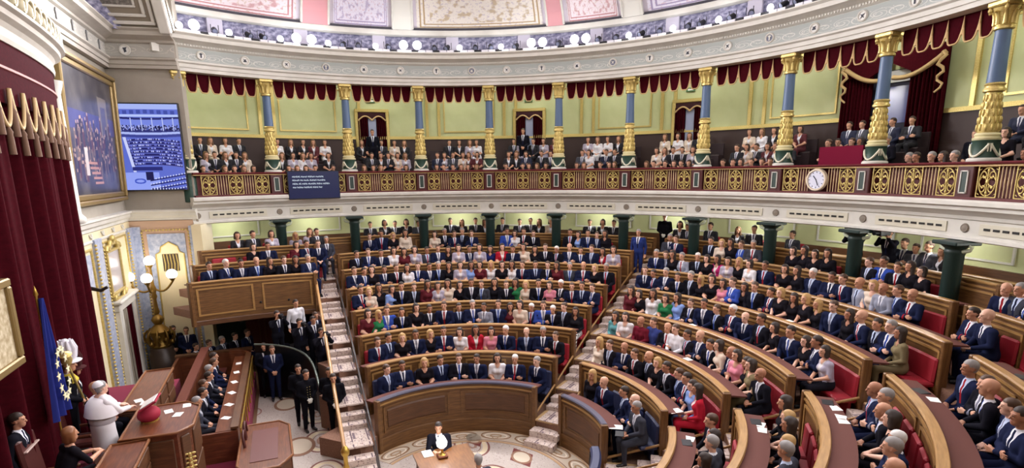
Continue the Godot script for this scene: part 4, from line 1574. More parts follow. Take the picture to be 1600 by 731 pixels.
func loge_passage() -> void:
	# side and back of the passage under the loge
	var dk := mat("passage_dark", c8(64, 44, 32), 0.6)
	var bw := struct("wall_passage", mb().ring(pv([12.9, 0.0, 13.1, 0.0, 13.1, 2.6, 12.9, 2.6]), RC.x, RC.y, -48.0, -28, 12).mesh(), dk, "dark wooden wall at the back of the passage under the loge", "wall")
	part(bw, "soffit_beam", mb().ring(pv([10.6, 2.1, 13.0, 2.1, 13.0, 2.3, 10.6, 2.3]), RC.x, RC.y, -48, -34, 8).mesh(), mat("soffit_green", c8(66, 68, 58), 0.6))
	var door := struct("door_6", mb().box(Vector3(0, 1.05, 0), Vector3(1.5, 2.1, 0.06)).mesh(), mat("passage_door", c8(96, 44, 32), 0.4), "dark red wooden door in the passage under the loge", "door")
	door.transform = cxf(12.82, -40.5, 0)
	for s in [-1.0, 1.0]:
		var fr := MB.new()
		frame_boxes(fr, s * 0.38 - 0.3, s * 0.38 + 0.3, 0.3, 1.9, 0.05, -0.04, 0.03, 0.01)
		part(door, "door_panel", fr.mesh(), mahogany())
	part(bw, "green_shutter", mb().box(Vector3(0, 1.1, 0), Vector3(1.3, 2.2, 0.08)).mesh(), mat("shutter_green", c8(28, 48, 42), 0.5), cxf(12.8, -46.0, 0))
	# wall stub at the left end of the loge
	struct("wall_loge_end", mb().box(Vector3(2.25, 2.6, -0.1), Vector3(0.3, 5.3, 1.2)).mesh(), cream(), "cream wall end beside the loge", "wall").transform = scr_xf(0, 0, 0)


# ---------------------------------------------------------------- benches
# people on the benches: pixel column of the head, then a dress code; "_" is an empty seat.
# men: N navy, K black, G grey, B blue, L pale grey, W shirt sleeves, U maroon jumper, P blue print shirt; b bald, w white hair, g grey hair
# women: w + k black, w white, r red, g green, p pink, b light blue, c cream, n navy, m maroon, l lilac grey, t teal, o olive, f magenta, s striped; y fair hair
const SEATED := {
	"M1": "596N 627N 662wky 686N 717K 747N 777ww 806Nw 845Ng",
	"M2": "578N 604N 627wky 648N 670wky 693N 719ww 742wr 768wp 794Nw 824Nb 849Ng 873K",
	"M3": "556wm 579wgy 600B 627K 648wk 670K 695N 716N 738Ng 758L 780N 801wm 817wc 835Nw 855B 874Kw 892K 909ws",
	"M4": "554N 574wcy 591wk 610wb 627K 646K 666wm 684wl 700wc 717wk 735K 754G 773wk 792K 807wg 823wcy 841K 860wp 881Kw 898N 919N 934N",
	"M5": "540N 562N 580wk 600N 617K 635ww 653N 669N 685Kg 702wk 718wl 736wb 751wm 767wwy 784wk 801ww 818N 837N 857K 873wm 891Gg 913Nb 932wky 948Kg",
	"M6": "555K 575N 595N 613ww 630wm 648wl 666G 684N 701wk 716wl 733N 750wl 766wn 784wr 802N 820wc 836wk 853K 871Kw 890Nb 908N 927N 943wr 959wl",
	"M7": "577N 595N 613wky 632wc 686wc 704Kg 719N 738Kg 758N 783K 798B 818ww 836K 853K 883wc 901K 917wb 935N 951N 968wk",
	"M8": "578K 599wk 618K 634wk 652G 703K 722wk 742K 757wk 785K 813Kg 828K 844wk 861wc 921K 944wk 962K",
	"R1": "929wky 953Nb 982N 998Nb 1009Gg",
	"R2": "940wcy 958K 978Nb 1001K 1021Kb 1034wky 1051K 1069N 1083N 1093wb 1105wr",
	"R3": "964wt 980ww 1007Ub 1025P 1047Kb 1063W 1083K 1097Nb 1123K 1137wc 1153Nb 1175wp 1187wk 1202wo 1211Kb",
	"R4": "986wm 1003wk 1023ww 1044wg 1062wb 1083K 1105N 1125K 1149Nw 1170Nb 1197K 1219wk 1246N 1271wk 1294N 1319wl _1338",
	"R5": "1007N 1025N 1042Ng 1062K 1083Kg 1101wky 1116wk 1134wp 1153B 1171wk 1183K 1208N 1231wky 1245wk 1267wky 1286wky 1307N 1336wk 1358Nb 1382K 1399Ng 1419wo _1440",
	"R6": "1021Ng 1038N 1057wk 1070Lg 1093Kw 1111wk 1128wf 1147wl 1157wky 1178ww 1199N 1230wk 1249wk 1274Nw 1303N 1325N 1360Lb 1387wcy 1415Lb 1449N 1458Nb _1480",
	"R7": "1037Gg 1059N 1079N 1120K 1144wcy 1160wk 1183B 1201Gg 1262wk 1283wk 1303wk 1322wk 1355K 1384B 1422K 1439wk 1478wk",
	"R8": "1053wk 1077K 1113K 1154wk 1181Kb 1241K 1421N 1447Gb 1464Gw 1477wk",
	"F2": "1131K 1140wk 1136Gg 1118wl",
	"F3": "1248wk 1262wky 1268wk 1267wky 1262Gg",
	"F4": "1377Nb 1392Ng 1403Kb 1416wk 1430Nw 1441Gg 1449Nb",
	"F5": "1485Ng 1507K 1528Kb 1565N 1583N",
	"F6": "1527N 1559Nb _1595",
	"F7": "1543Nb 1569Gg 1591K",
	"F8": "1540K 1555wl 1577wk",
	"L6": "325N 351Nw 375N 399Nb 420wk 441K 461wk 480Ng",
	"L7": "_345 _362 393wk 418N 461wm 477N 497N",
	"L8": "370wk 394K 423wl 483wl 494K",
}
var seats := {}      # block and row -> list of [angle, code]
const FAR_ROWS := ["M8", "R8", "L8", "F8"]


func row_r(block: String, k: int, th: float) -> float:
	if block == "L":
		return loge_r(k, th)
	if k < 8:
		return PR[k]
	var ro: float = ROW8 if k == 8 else ROW9
	var d := rad(th)
	var cd := RC.x * d.x + RC.y * d.z
	return -cd + sqrt(ro * ro - RC.length_squared() + cd * cd)


func block_span(block: String, k: int) -> Vector2:
	var r: float = PR[k] + 0.1
	match block:
		"M": return Vector2(stair_angle(r, 1.63), 32.5)
		"R": return Vector2(32.5 + asin(0.85 / r) / DEG, 104.0 - asin(0.9 / r) / DEG if k < 7 else 88.8)
		"F": return Vector2(104.0 - asin(0.08 / r) / DEG if k < 7 else 90.8, 150.0)
	return Vector2(-55.5 + (k - 6) * 3.0, stair_angle(r, 2.55))


func bench_sweep(block: String, k: int, prof: PackedVector2Array, a: float, b: float, seg := 0) -> MB:
	if seg == 0:
		seg = maxi(1, int(absf(b - a) / 2.2))
	var o := PackedVector3Array()
	var d := PackedVector3Array()
	for i in seg + 1:
		var th := a + (b - a) * i / seg
		o.append(Vector3(RC.x, 0, RC.y) + rad(th) * row_r(block, k, th))
		d.append(rad(th))
	return MB.new().sweep(prof, o, d)


func seat_mesh() -> Mesh:
	# cushion and back, back plane at z = 0, facing -z; base at the floor
	var m := MB.new()
	m.box(Vector3(0, 0.42, -0.25), Vector3(0.44, 0.1, 0.42), Basis(), 0.03)
	m.box(Vector3(0, 0.7, -0.06), Vector3(0.44, 0.5, 0.08), Basis(Vector3.RIGHT, 0.06), 0.035)
	m.box(Vector3(0, 0.2, -0.14), Vector3(0.3, 0.36, 0.06), Basis(), 0.01)
	return m.mesh()


func parse_seats() -> void:
	for key in SEATED:
		var block: String = key[0]
		var k := int(key.substr(1))
		var span := block_span(block, k)
		var list := []
		for tok in SEATED[key].split(" "):
			var empty: bool = tok.begins_with("_")
			var t: String = tok.trim_prefix("_")
			var n := 0
			while n < t.length() and t[n] >= "0" and t[n] <= "9":
				n += 1
			var px := float(t.substr(0, n))
			var code := t.substr(n)
			var th := 0.0
			if block == "L":
				var best := 1e9
				var q := -57.0
				while q < -28.0:
					var e := absf(pixel(atC(loge_r(k + 1, q) - 0.36, q, floor_of(k) + 1.25)).x - px)
					if e < best:
						best = e
						th = q
					q += 0.2
			elif block == "F" and k < 6:
				th = 0.0
			else:
				var best := 1e9
				var q := (span.x - 4.0) if block != "F" else 91.0
				while q < 112.0:
					var e := absf(pixel(atC(row_r(block, k + 1, q) - 0.34, q, floor_of(k) + 1.3)).x - px)
					if e < best:
						best = e
						th = q
					q += 0.2
			if k >= 7:                     # keep clear of the iron columns
				for c in 13:
					var p := atC(row_r(block, k + 1, th) - 0.4, th, 0.0)
					var away := p - atO(12.14, COL0 + COLD * c, 0)
					if away.length() < 0.5 and c > 0:
						th += 2.6 if pixel(p + Vector3(0, 4, 0)).x > pixel(atO(12.14, COL0 + COLD * c, 4)).x else -2.6
			list.append([th, "" if empty else code])
		# no seat past the end of the desk it is fixed to, none closer than a body's width
		var back := block_span(block, k + 1)
		var room: float = row_r(block, k + 1, back.y) - 0.36
		if block != "L":
			var limit := back.y - 0.27 / room / DEG
			for i in range(list.size() - 1, -1, -1):
				list[i][0] = minf(list[i][0], limit)
				limit = list[i][0] - 0.36 / room / DEG
			limit = back.x + 0.27 / room / DEG
			for i in list.size():
				list[i][0] = maxf(list[i][0], limit)
				limit = list[i][0] + 0.3 / room / DEG
		if k >= 7:                             # an iron column stands where this seat would be
			list = list.filter(func(a): return clear_of_columns(atC(row_r(block, k + 1, a[0]) - 0.4, a[0], 0.0)))
		seats[key] = list
	# the far block turns towards the camera, where columns of pixels no longer tell seats apart: even spacing along the desk
	for key in ["F2", "F3", "F4", "F5"]:
		var k := int(key.substr(1))
		var n: int = seats[key].size()
		for i in n:
			seats[key][i][0] = 108.0 + (i + 0.3) * 0.52 / PR[k + 1] / DEG


func clear_of_columns(p: Vector3) -> bool:
	for c in range(1, 13):
		if (p - atO(12.14, COL0 + COLD * c, 0)).length() < 0.46:
			return false
	return true


func build_benches() -> void:
	parse_seats()
	var seat := seat_mesh()
	var where := {"M": "middle block", "R": "block between the two plain aisles", "F": "end block beyond the far aisle", "L": "loge over the passage"}
	for block in ["M", "R", "F", "L"]:
		for k in range(6 if block == "L" else 1, 10):
			if block == "F" and k == 1:
				continue
			var sp := block_span(block, mini(k, 8))
			var top: float = PH[k]
			var low: float = floor_of(k - 1) if k > 1 else 0.0
			if block == "L" and k == 6:
				low = 2.25
			var row := thing("desk_row", "curved oak desk row, %s up from the floor, %s" % [ORD[k], where[block]], "bench", Transform3D(), "curved desk rows")
			# panel, rails, desk top
			part(row, "front_panel", bench_sweep(block, k, pv([0, low, 0.05, low, 0.05, top - 0.05, 0, top - 0.05]), sp.x, sp.y).mesh(), oak())
			part(row, "top_rail", bench_sweep(block, k, pv([-0.03, top - 0.055, 0.1, top - 0.055, 0.115, top - 0.03, 0.1, top, -0.02, top, -0.04, top - 0.025]), sp.x, sp.y).mesh(), oak_light() if k > 1 else mat("slate_leather", c8(66, 64, 84), 0.35))
			part(row, "under_rail", bench_sweep(block, k, pv([-0.025, top - 0.16, 0, top - 0.16, 0, top - 0.12, -0.025, top - 0.12]), sp.x, sp.y).mesh(), oak_light())
			if k < 9:
				part(row, "desk_top", bench_sweep(block, k, pv([0.1, top - 0.11, 0.46, top - 0.13, 0.47, top - 0.10, 0.1, top - 0.075]), sp.x + 0.3, sp.y - 0.3).mesh(), desk_leather())
			part(row, "base_board", bench_sweep(block, k, pv([-0.025, low, 0, low, 0, low + 0.14 if k > 1 else low + 0.36, -0.012, low + 0.16 if k > 1 else low + 0.39, -0.025, low + 0.14 if k > 1 else low + 0.36]), sp.x, sp.y).mesh(), oak() if k == 1 else oak_dark())
			# end posts
			for th in [sp.x, sp.y]:
				var r := row_r(block, k, th)
				part(row, "end_post", mb().box(Vector3(0, (low + top) / 2 - 0.01, 0.03), Vector3(0.1, top - low + 0.02, 0.16), Basis(), 0.015).mesh(), oak(), cxf(r, th, 0))
			# framed fields on the panel
			var wide := 1.75 if k == 1 else 1.5
			var mid: float = PR[k]
			var n := maxi(1, int(round((sp.y - sp.x) * DEG * mid / wide)))
			for i in n:
				var a := sp.x + (sp.y - sp.x) * (i + 0.07) / n
				var b := sp.x + (sp.y - sp.x) * (i + 0.93) / n
				var y0 := low + 0.5 if k == 1 else low + 0.3
				var y1 := top - 0.22
				var fr := bench_sweep(block, k, pv([-0.022, y0, 0, y0, 0, y0 + 0.05, -0.022, y0 + 0.05]), a, b)
				var f2 := bench_sweep(block, k, pv([-0.022, y1 - 0.05, 0, y1 - 0.05, 0, y1, -0.022, y1]), a, b)
				var w := 0.05 / mid / DEG
				var f3 := bench_sweep(block, k, pv([-0.022, y0, 0, y0, 0, y1, -0.022, y1]), a, a + w, 1)
				var f4 := bench_sweep(block, k, pv([-0.022, y0, 0, y0, 0, y1, -0.022, y1]), b - w, b, 1)
				part(row, "panel_frame", join([fr, f2, f3, f4]), oak_light() if k > 1 else oak())
				if k == 1:
					part(row, "panel_field", bench_sweep(block, k, pv([-0.02, y0 + 0.14, 0.0, y0 + 0.1, 0, y1 - 0.1, -0.02, y1 - 0.14]), a + w * 2.5, b - w * 2.5).mesh(), oak_dark())
			# the seats fixed to the front of this desk belong to the people of the row before it
			var key: String = block + str(k - 1)
			if seats.has(key):
				var f := floor_of(k - 1)
				for q in seats[key]:
					var th: float = q[0]
					part(row, "seat", seat, blue_leather() if k == 2 else red_leather(), cxf(row_r(block, k, th), th, f))
	# papers and screens on the desk tops of the near end
	var pm := mb().box(Vector3(0, 0.004, 0), Vector3(0.21, 0.008, 0.3)).mesh()
	for q in [["R", 2, 90.0], ["R", 1, 86.0], ["F", 2, 106.5], ["F", 3, 107.5], ["F", 3, 110.0], ["F", 4, 108.0], ["F", 4, 111.0], ["F", 4, 112.5], ["F", 5, 110.0], ["R", 4, 60.0], ["R", 3, 70.0], ["R", 5, 75.0]]:
		var th: float = q[2]
		var k: int = q[1]
		var o := part(self, "paper_sheet", pm, white_paper(), cxf(PR[k] + 0.3, th, PH[k] - 0.096))
		o.rotation.y += 0.3 * sin(th * 7.0)
		tag(o, "white paper sheet on the %s desk row, %s" % [ORD[k], {"R": "long block", "F": "end block"}[q[0]]], "paper", "papers on the desks")
	var tablet := mb().box(Vector3(0, 0.01, 0), Vector3(0.26, 0.02, 0.19), Basis(), 0.006).mesh()
	for q in [["F", 3, 106.8], ["F", 4, 105.9], ["F", 5, 107.6], ["F", 2, 109.0], ["R", 1, 92.0], ["F", 6, 108.4]]:
		var k: int = q[1]
		var th: float = q[2]
		var o := part(self, "desk_tablet", tablet, black_metal(), cxf(PR[k] + 0.3, th, PH[k] - 0.1))
		o.rotation.y += 0.5 * sin(th * 3.0)
		tag(o, "black tablet lying on the %s desk row, %s" % [ORD[k], {"R": "long block", "F": "end block"}[q[0]]], "tablet", "tablets on the desks")
	# dark padded rail of the well in front of the benches
	var cr := thing("well_rail", "low curved rail with dark blue padding round the floor well", "rail", Transform3D())
	part(cr, "padding", mb().ring(pv([2.62, 0.92, 2.8, 0.92, 2.82, 0.98, 2.78, 1.04, 2.64, 1.04, 2.6, 0.98]), RC.x, RC.y, 92, 140, 16).mesh(), blue_leather())
	part(cr, "wall", mb().ring(pv([2.66, 0.02, 2.76, 0.02, 2.76, 0.93, 2.66, 0.93]), RC.x, RC.y, 92, 140, 16).mesh(), oak_dark())
	for i in 10:
		part(cr, "baluster", mb().lathe(pv([0.03, 0.05, 0.045, 0.3, 0.025, 0.5, 0.045, 0.7, 0.03, 0.92]), 7, Transform3D(Basis(), atC(2.62, 93.0 + i * 5.0, 0))).mesh(), black_metal())


func join(list: Array) -> Mesh:
	var m := MB.new()
	for b in list:
		var first := m.v.size()
		m.v.append_array(b.v)
		m.n.append_array(b.n)
		m.u.append_array(b.u)
		for i in b.ix:
			m.ix.append(i + first)
	return m.mesh()


# ---------------------------------------------------------------- stairs
func stair_pt(dir: float, s: float, o: float, y: float) -> Vector3:
	return Vector3(RC.x, y, RC.y) + rad(dir) * s + Vector3(cos(dir * DEG), 0, sin(dir * DEG)) * o


func build_stairs() -> void:
	var im := Image.create(128, 128, false, Image.FORMAT_RGB8)
	im.fill(c8(208, 192, 182))
	var g := RandomNumberGenerator.new()
	g.seed = 12
	for k in 160:
		im.fill_rect(Rect2i(g.randi_range(0, 124), g.randi_range(0, 124), g.randi_range(3, 9), g.randi_range(2, 5)), [c8(120, 104, 108), c8(176, 158, 150), c8(228, 216, 206), c8(150, 126, 120)][k % 4])
	for y in [30, 94]:
		im.fill_rect(Rect2i(10, y, 108, 5), c8(104, 88, 96))
		im.fill_rect(Rect2i(34, y + 8, 60, 10), c8(122, 106, 112))
	var runner := mat("stair_runner", Color.WHITE, 0.95, 0.0, img_tex("runner", im), Vector3(1.3, 1.3, 1))
	var tread_wood := mat("stair_tread_wood", c8(196, 164, 116), 0.5)
	var kinds := [["carpeted_stair", -20.0, -2.12, 0.66, "long stair with pale patterned carpet and brass rail beside the loge"], ["aisle_stair", 32.5, 0.42, 0.8, "plain aisle stair between the middle block and the next block"], ["aisle_stair", 104.0, -0.49, 0.78, "plain aisle stair before the end block"]]
	for q in kinds:
		var dir: float = q[1]
		var off: float = q[2]
		var wid: float = q[3]
		var st := thing(q[0], q[4], "stairs", Transform3D())
		var bs := Basis(Vector3.UP, -dir * DEG)
		var first := true
		for k in range(1, 9 if dir < 100.0 else 6):
			var s0 := sqrt(maxf(0.2, PR[k] * PR[k] - off * off))
			var s1 := sqrt(PR[k + 1] * PR[k + 1] - off * off)
			var f := floor_of(k)
			var below := floor_of(k - 1) if k > 1 else 0.0
			var rise := (f - below) / 3.0
			for j in 2:
				var a := s0 - 0.56 + 0.28 * j
				var y := below + rise * (j + 1)
				var tread := part(st, "step", mb().box(Vector3(), Vector3(wid, rise, 0.29), Basis(), 0.012).mesh(), runner if first or q[0] == "carpeted_stair" else tread_wood, Transform3D(bs, stair_pt(dir, a + 0.14, off, y - rise / 2)))
				if q[0] != "carpeted_stair":
					part(tread, "runner", mb().box(Vector3(0, rise / 2 + 0.005, 0), Vector3(wid * 0.72, 0.014, 0.292), Basis(), 0.004).mesh(), runner)
			part(st, "landing", mb().box(Vector3(), Vector3(wid, 0.05, s1 - s0 - 0.54), Basis(), 0.01).mesh(), runner if q[0] == "carpeted_stair" else tread_wood, Transform3D(bs, stair_pt(dir, (s0 + s1 - 0.54) / 2, off, f + 0.005)))
			if q[0] != "carpeted_stair":
				part(st, "landing_runner", mb().box(Vector3(), Vector3(wid * 0.72, 0.014, s1 - s0 - 0.53), Basis(), 0.004).mesh(), runner, Transform3D(bs, stair_pt(dir, (s0 + s1 - 0.54) / 2, off, f + 0.035)))
		if q[0] == "carpeted_stair":
			# dark stringers both sides and the brass rail
			for sgn in [-1.0, 1.0]:
				var poly := PackedVector2Array()
				var s_in := sqrt(PR[1] * PR[1] - off * off)
				poly.append(Vector2(s_in - 0.75, 0.0))
				poly.append(Vector2(s_in - 0.75, 0.16))
				for k in range(1, 9):
					poly.append(Vector2(sqrt(PR[k] * PR[k] - off * off) - 0.1, floor_of(k) + 0.16))
				poly.append(Vector2(10.9, floor_of(8) + 0.16))
				poly.append(Vector2(10.9, floor_of(8) - (0.2 if sgn > 0 else 0.5)))
				if sgn > 0:
					for k in range(8, 0, -1):
						poly.append(Vector2(sqrt(PR[k] * PR[k] - off * off) + 0.1, floor_of(k) - 0.2))
				else:
					poly.append(Vector2(8.9, 2.2))
					poly.append(Vector2(8.9, 0.0))
				var m := MB.new()
				var side := Vector3(cos(dir * DEG), 0, sin(dir * DEG))
				var xf := Transform3D(Basis(rad(dir), Vector3.UP, rad(dir).cross(Vector3.UP)), stair_pt(dir, 0, off + sgn * (wid / 2 + 0.03), 0))
				m.slab(poly, -0.02, 0.02, xf)
				part(st, "stringer", m.mesh(), mat("stringer_dark", c8(44, 30, 26), 0.5) if sgn > 0 else oak())
			var rail := PackedVector3Array()
			var ro := off - wid / 2 - 0.05
			var s_in2 := sqrt(PR[1] * PR[1] - off * off) - 0.75
			rail.append(stair_pt(dir, s_in2, ro, 0.75))
			for k in range(1, 9):
				rail.append(stair_pt(dir, sqrt(PR[k] * PR[k] - off * off), ro, floor_of(k) + 0.5))
			part(st, "handrail", mb().tube(rail, 0.045, 8).mesh(), mat("rail_wood", c8(176, 134, 84), 0.35))
			for k in range(1, 8):
				for j in 3:
					var s := lerpf(sqrt(PR[k] * PR[k] - off * off), sqrt(PR[k + 1] * PR[k + 1] - off * off), j / 3.0)
					var y0 := lerpf(floor_of(k), floor_of(k + 1), j / 3.0)
					part(st, "rail_post", mb().tube(PackedVector3Array([stair_pt(dir, s, ro, y0 + 0.1), stair_pt(dir, s, ro, y0 + 0.5)]), 0.018, 6).mesh(), brass())
			part(st, "newel_post", mb().lathe(pv([0.1, 0.0, 0.1, 0.08, 0.06, 0.12, 0.05, 0.4, 0.075, 0.46, 0.05, 0.52, 0.05, 0.72, 0.09, 0.78, 0.1, 0.86, 0.05, 0.95, 0.0, 0.98]), 12, Transform3D(Basis(), stair_pt(dir, s_in2, ro, 0))).mesh(), brass())
		else:
			for sgn in [-1.0, 1.0]:
				var path := PackedVector3Array()
				for k in range(1, 9 if dir < 100.0 else 6):
					path.append(stair_pt(dir, sqrt(maxf(0.2, PR[k] * PR[k] - off * off)), off + sgn * (wid / 2 + 0.0), floor_of(k) + 0.12))
				part(st, "edge_trim", mb().tube(path, 0.03, 5).mesh(), oak_light())


# ---------------------------------------------------------------- presidium
func wall_slab(pts: Array, y0: float, y1: float) -> MB:
	# polygon given as s, n pairs
	var p := PackedVector2Array()
	for i in range(0, pts.size(), 2):
		p.append(Vector2(-pts[i], -pts[i + 1]))
	return MB.new().slab(p, y0, y1, Transform3D(Basis(-sd, -nw, Vector3.UP), atW(0, 0, 0)))


func panelled_desk(parent: Node, pts: Array, y0: float, y1: float) -> void:
	# body with raised panels on each side, overhanging top
	var n := pts.size() / 2
	var c := Vector2()
	for i in n:
		c += Vector2(pts[i * 2], pts[i * 2 + 1]) / n
	part(parent, "body", wall_slab(pts, y0, y1 - 0.05).mesh(), mahogany())
	var big := []
	for i in n:
		var p := Vector2(pts[i * 2], pts[i * 2 + 1])
		p += (p - c).normalized() * 0.07
		big.append(p.x)
		big.append(p.y)
	part(parent, "desk_top", wall_slab(big, y1 - 0.05, y1).mesh(), mahogany())
	var rim := PackedVector3Array()
	for i in n + 1:
		var j := i % n
		rim.append(atW(big[j * 2], big[j * 2 + 1], y1))
	part(parent, "rim", mb().tube(rim, 0.03, 6).mesh(), mat("desk_rim", c8(128, 82, 50), 0.3))
	for i in n:
		var a := Vector2(pts[i * 2], pts[i * 2 + 1])
		var b := Vector2(pts[(i * 2 + 2) % pts.size()], pts[(i * 2 + 3) % pts.size()])
		var l := a.distance_to(b)
		if l < 0.25:
			continue
		var m := (a + b) / 2
		var out := (m - c)
		var t := (b - a) / l
		var q := Vector2(t.y, -t.x)
		if q.dot(out) < 0:
			q = -q
		var along := sd * t.x + nw * t.y
		var outward := sd * q.x + nw * q.y
		var bs := Basis(along, Vector3.UP, along.cross(Vector3.UP))
		var k := maxi(1, int(l / 0.7))
		for j in k:
			var mid := a.lerp(b, (j + 0.5) / k)
			for row in 2:
				var hy0: float = lerpf(y0, y1, 0.08 + 0.47 * row)
				var hy1: float = lerpf(y0, y1, 0.5 + 0.42 * row)
				part(parent, "raised_panel", mb().box(Vector3(), Vector3(l / k - 0.12, hy1 - hy0, 0.04), Basis(), 0.015).mesh(), oak_dark(), Transform3D(bs, atW(mid.x, mid.y, (hy0 + hy1) / 2) + outward * 0.012))


func build_presidium() -> void:
	var carpet_red := mat("dais_carpet", c8(126, 36, 62), 0.95)
	# dais floors
	struct("floor_dais", wall_slab([5.6, 0.02, 18.0, 0.02, 18.0, 2.3, 9.0, 2.3, 9.0, 1.9, 5.6, 1.9], 0.0, 1.42).mesh(), carpet_red, "raised maroon carpeted dais of the presidium", "dais")
	struct("floor_dais_step", wall_slab([3.0, 1.9, 18.0, 1.9, 18.0, 3.62, 3.0, 3.62], 0.0, 0.48).mesh(), carpet_red, "lower maroon step in front of the dais", "dais")
	# desks of the presidium
	var far_desk := thing("presidium_desk", "long mahogany side desk of the presidium nearer the wall door", "desk", Transform3D())
	panelled_desk(far_desk, [7.2, 1.5, 9.7, 1.5, 9.7, 2.05, 7.2, 2.05], 1.42, 2.2)
	var mid := thing("presidium_desk", "central mahogany desk with cut corners and gilt emblem before the figure in white", "desk", Transform3D())
	panelled_desk(mid, [9.75, 1.9, 11.2, 1.9, 11.2, 2.75, 10.95, 2.95, 10.05, 2.95, 9.75, 2.7], 0.48, 2.2)
	var em := MB.new()
	for k in 6:
		em.ball(Vector3(0, k * 0.09, 0), Vector3(0.06 - k * 0.004, 0.06, 0.03), 7, 5)
		for s in [-1.0, 1.0]:
			em.ball(Vector3(s * 0.06, k * 0.09 + 0.03, 0), Vector3(0.05, 0.025, 0.02), 6, 4)
	part(mid, "gilt_emblem", em.mesh(), gold(), Transform3D(Basis(Vector3.UP, 0.6), atW(11.12, 2.9, 1.2)))
	var near := thing("presidium_desk", "mahogany side desk of the presidium where the person in black leans", "desk", Transform3D())
	panelled_desk(near, [11.35, 1.75, 13.2, 1.75, 13.2, 2.3, 11.35, 2.3], 1.42, 2.16)
	# red lectern with papers
	var le := thing("book_lectern", "small lectern draped in red cloth with a red folder on it", "lectern", Transform3D(wall_basis(), atW(10.42, 2.18, 2.2)))
	var rc := mat("red_cloth", c8(150, 18, 48), 0.8)
	part(le, "foot", mb().lathe(pv([0.16, 0.0, 0.16, 0.02, 0.04, 0.05, 0.035, 0.22]), 12).mesh(), brass())
	part(le, "cloth", mb().ball(Vector3(0, 0.13, 0), Vector3(0.24, 0.15, 0.2), 16, 10).mesh(), rc)
	part(le, "folder", mb().box(Vector3(0, 0.36, 0.04), Vector3(0.5, 0.035, 0.36), Basis(Vector3.RIGHT, -0.5), 0.01).mesh(), rc)
	part(le, "page", mb().box(Vector3(0, 0.385, 0.03), Vector3(0.4, 0.01, 0.28), Basis(Vector3.RIGHT, -0.5)).mesh(), white_paper())
	var sheet := mb().box(Vector3(0, 0.004, 0), Vector3(0.21, 0.008, 0.15)).mesh()
	for q in [[10.1, 2.45, 0.3], [10.35, 2.65, -0.2], [9.9, 2.75, 0.1], [9.2, 1.75, 0.4], [9.4, 1.9, 0.0]]:
		var o := part(self, "note_card", sheet, white_paper(), Transform3D(wall_basis() * Basis(Vector3.UP, q[2]), atW(q[0], q[1], 2.2)))
		tag(o, "small white card on the %s" % ("side desk nearer the wall door" if q[0] < 9.7 else "central presidium desk"), "paper", "cards on the presidium desk")
	# chairs behind the desk
	for q in [[11.9, 1.1, "nearer the flag"], [10.05, 0.95, "behind the figure in white"]]:
		var ch := thing("presidium_chair", "high-backed brown leather chair %s" % q[2], "chair", Transform3D(wall_basis(), atW(q[0], q[1], 1.42)))
		var lm := mat("brown_leather", c8(78, 34, 30), 0.45)
		part(ch, "backrest", mb().box(Vector3(0, 0.92, -0.28), Vector3(0.6, 1.0, 0.1), Basis(Vector3.RIGHT, -0.1), 0.04).mesh(), lm)
		part(ch, "headband", mb().box(Vector3(0, 1.2, -0.24), Vector3(0.5, 0.03, 0.06), Basis(Vector3.RIGHT, -0.1), 0.01).mesh(), mat("pale_piping", c8(186, 160, 150), 0.6))
		part(ch, "seat", mb().box(Vector3(0, 0.42, 0), Vector3(0.58, 0.12, 0.54), Basis(), 0.04).mesh(), lm)
		for sx in [-1.0, 1.0]:
			part(ch, "armrest", mb().box(Vector3(sx * 0.3, 0.62, 0), Vector3(0.07, 0.06, 0.5), Basis(), 0.02).mesh(), mahogany())
			for sz in [-1.0, 1.0]:
				part(ch, "leg", mb().box(Vector3(sx * 0.25, 0.19, sz * 0.22), Vector3(0.06, 0.38, 0.06), Basis(), 0.01).mesh(), mahogany())
	# flag on a pole
	var fl := thing("star_flag", "blue flag with a ring of pale stars on a pole by the drape", "flag", Transform3D(wall_basis(), atW(10.95, 0.95, 1.42)))
	part(fl, "pole", mb().tube(PackedVector3Array([Vector3(0, 0, 0), Vector3(0, 3.5, 0)]), 0.02, 8).mesh(), brass())
	part(fl, "finial", mb().lathe(pv([0.02, 3.48, 0.04, 3.52, 0.02, 3.6, 0.0, 3.68]), 8).mesh(), brass())
	part(fl, "foot", mb().lathe(pv([0.2, 0.0, 0.2, 0.04, 0.05, 0.1, 0.03, 0.2]), 12).mesh(), brass())
	var cl := MB.new()
	var rows := 12
	var cols := 40
	for i in rows + 1:
		var v := i / float(rows)
		var width := 0.06 + 0.72 * pow(v, 0.8)
		for j in cols + 1:
			var q := j / float(cols)
			var x := -width * 0.55 + width * q
			var z := 0.06 + 0.07 * v * sin(q * 18.0) + 0.03 * sin(q * 33.0)
			var dz := (0.07 * v * cos(q * 18.0) * 18.0 + 0.03 * cos(q * 33.0) * 33.0) / maxf(width, 0.2)
			cl.put(Vector3(x, 3.45 - 2.1 * v, z), Vector3(-dz, 0, 1).normalized(), Vector2(q, v))
	for i in rows:
		for j in cols:
			var a := i * (cols + 1) + j
			cl.tri(a, a + 1, a + cols + 2)
			cl.tri(a, a + cols + 2, a + cols + 1)
	part(fl, "cloth", cl.mesh(), mat("flag_blue", c8(22, 38, 128), 0.8))
	var star := PackedVector2Array()
	for k in 10:
		var r := 0.09 if k % 2 == 0 else 0.036
		star.append(Vector2(sin(TAU * k / 10), cos(TAU * k / 10)) * r)
	var star_m := mb().slab(star, 0.0, 0.012).mesh()
	for k in 12:
		var a := TAU * k / 12
		part(fl, "star", star_m, mat("flag_star", c8(226, 220, 180), 0.7), Transform3D(Basis(), Vector3(0.0 + 0.22 * sin(a), 2.1 + 0.44 * cos(a), 0.18)))
	# long bench with desk for the officials before the dais
	var ob := thing("officials_bench", "long mahogany bench and desk with brass rail below the dais", "bench", Transform3D())
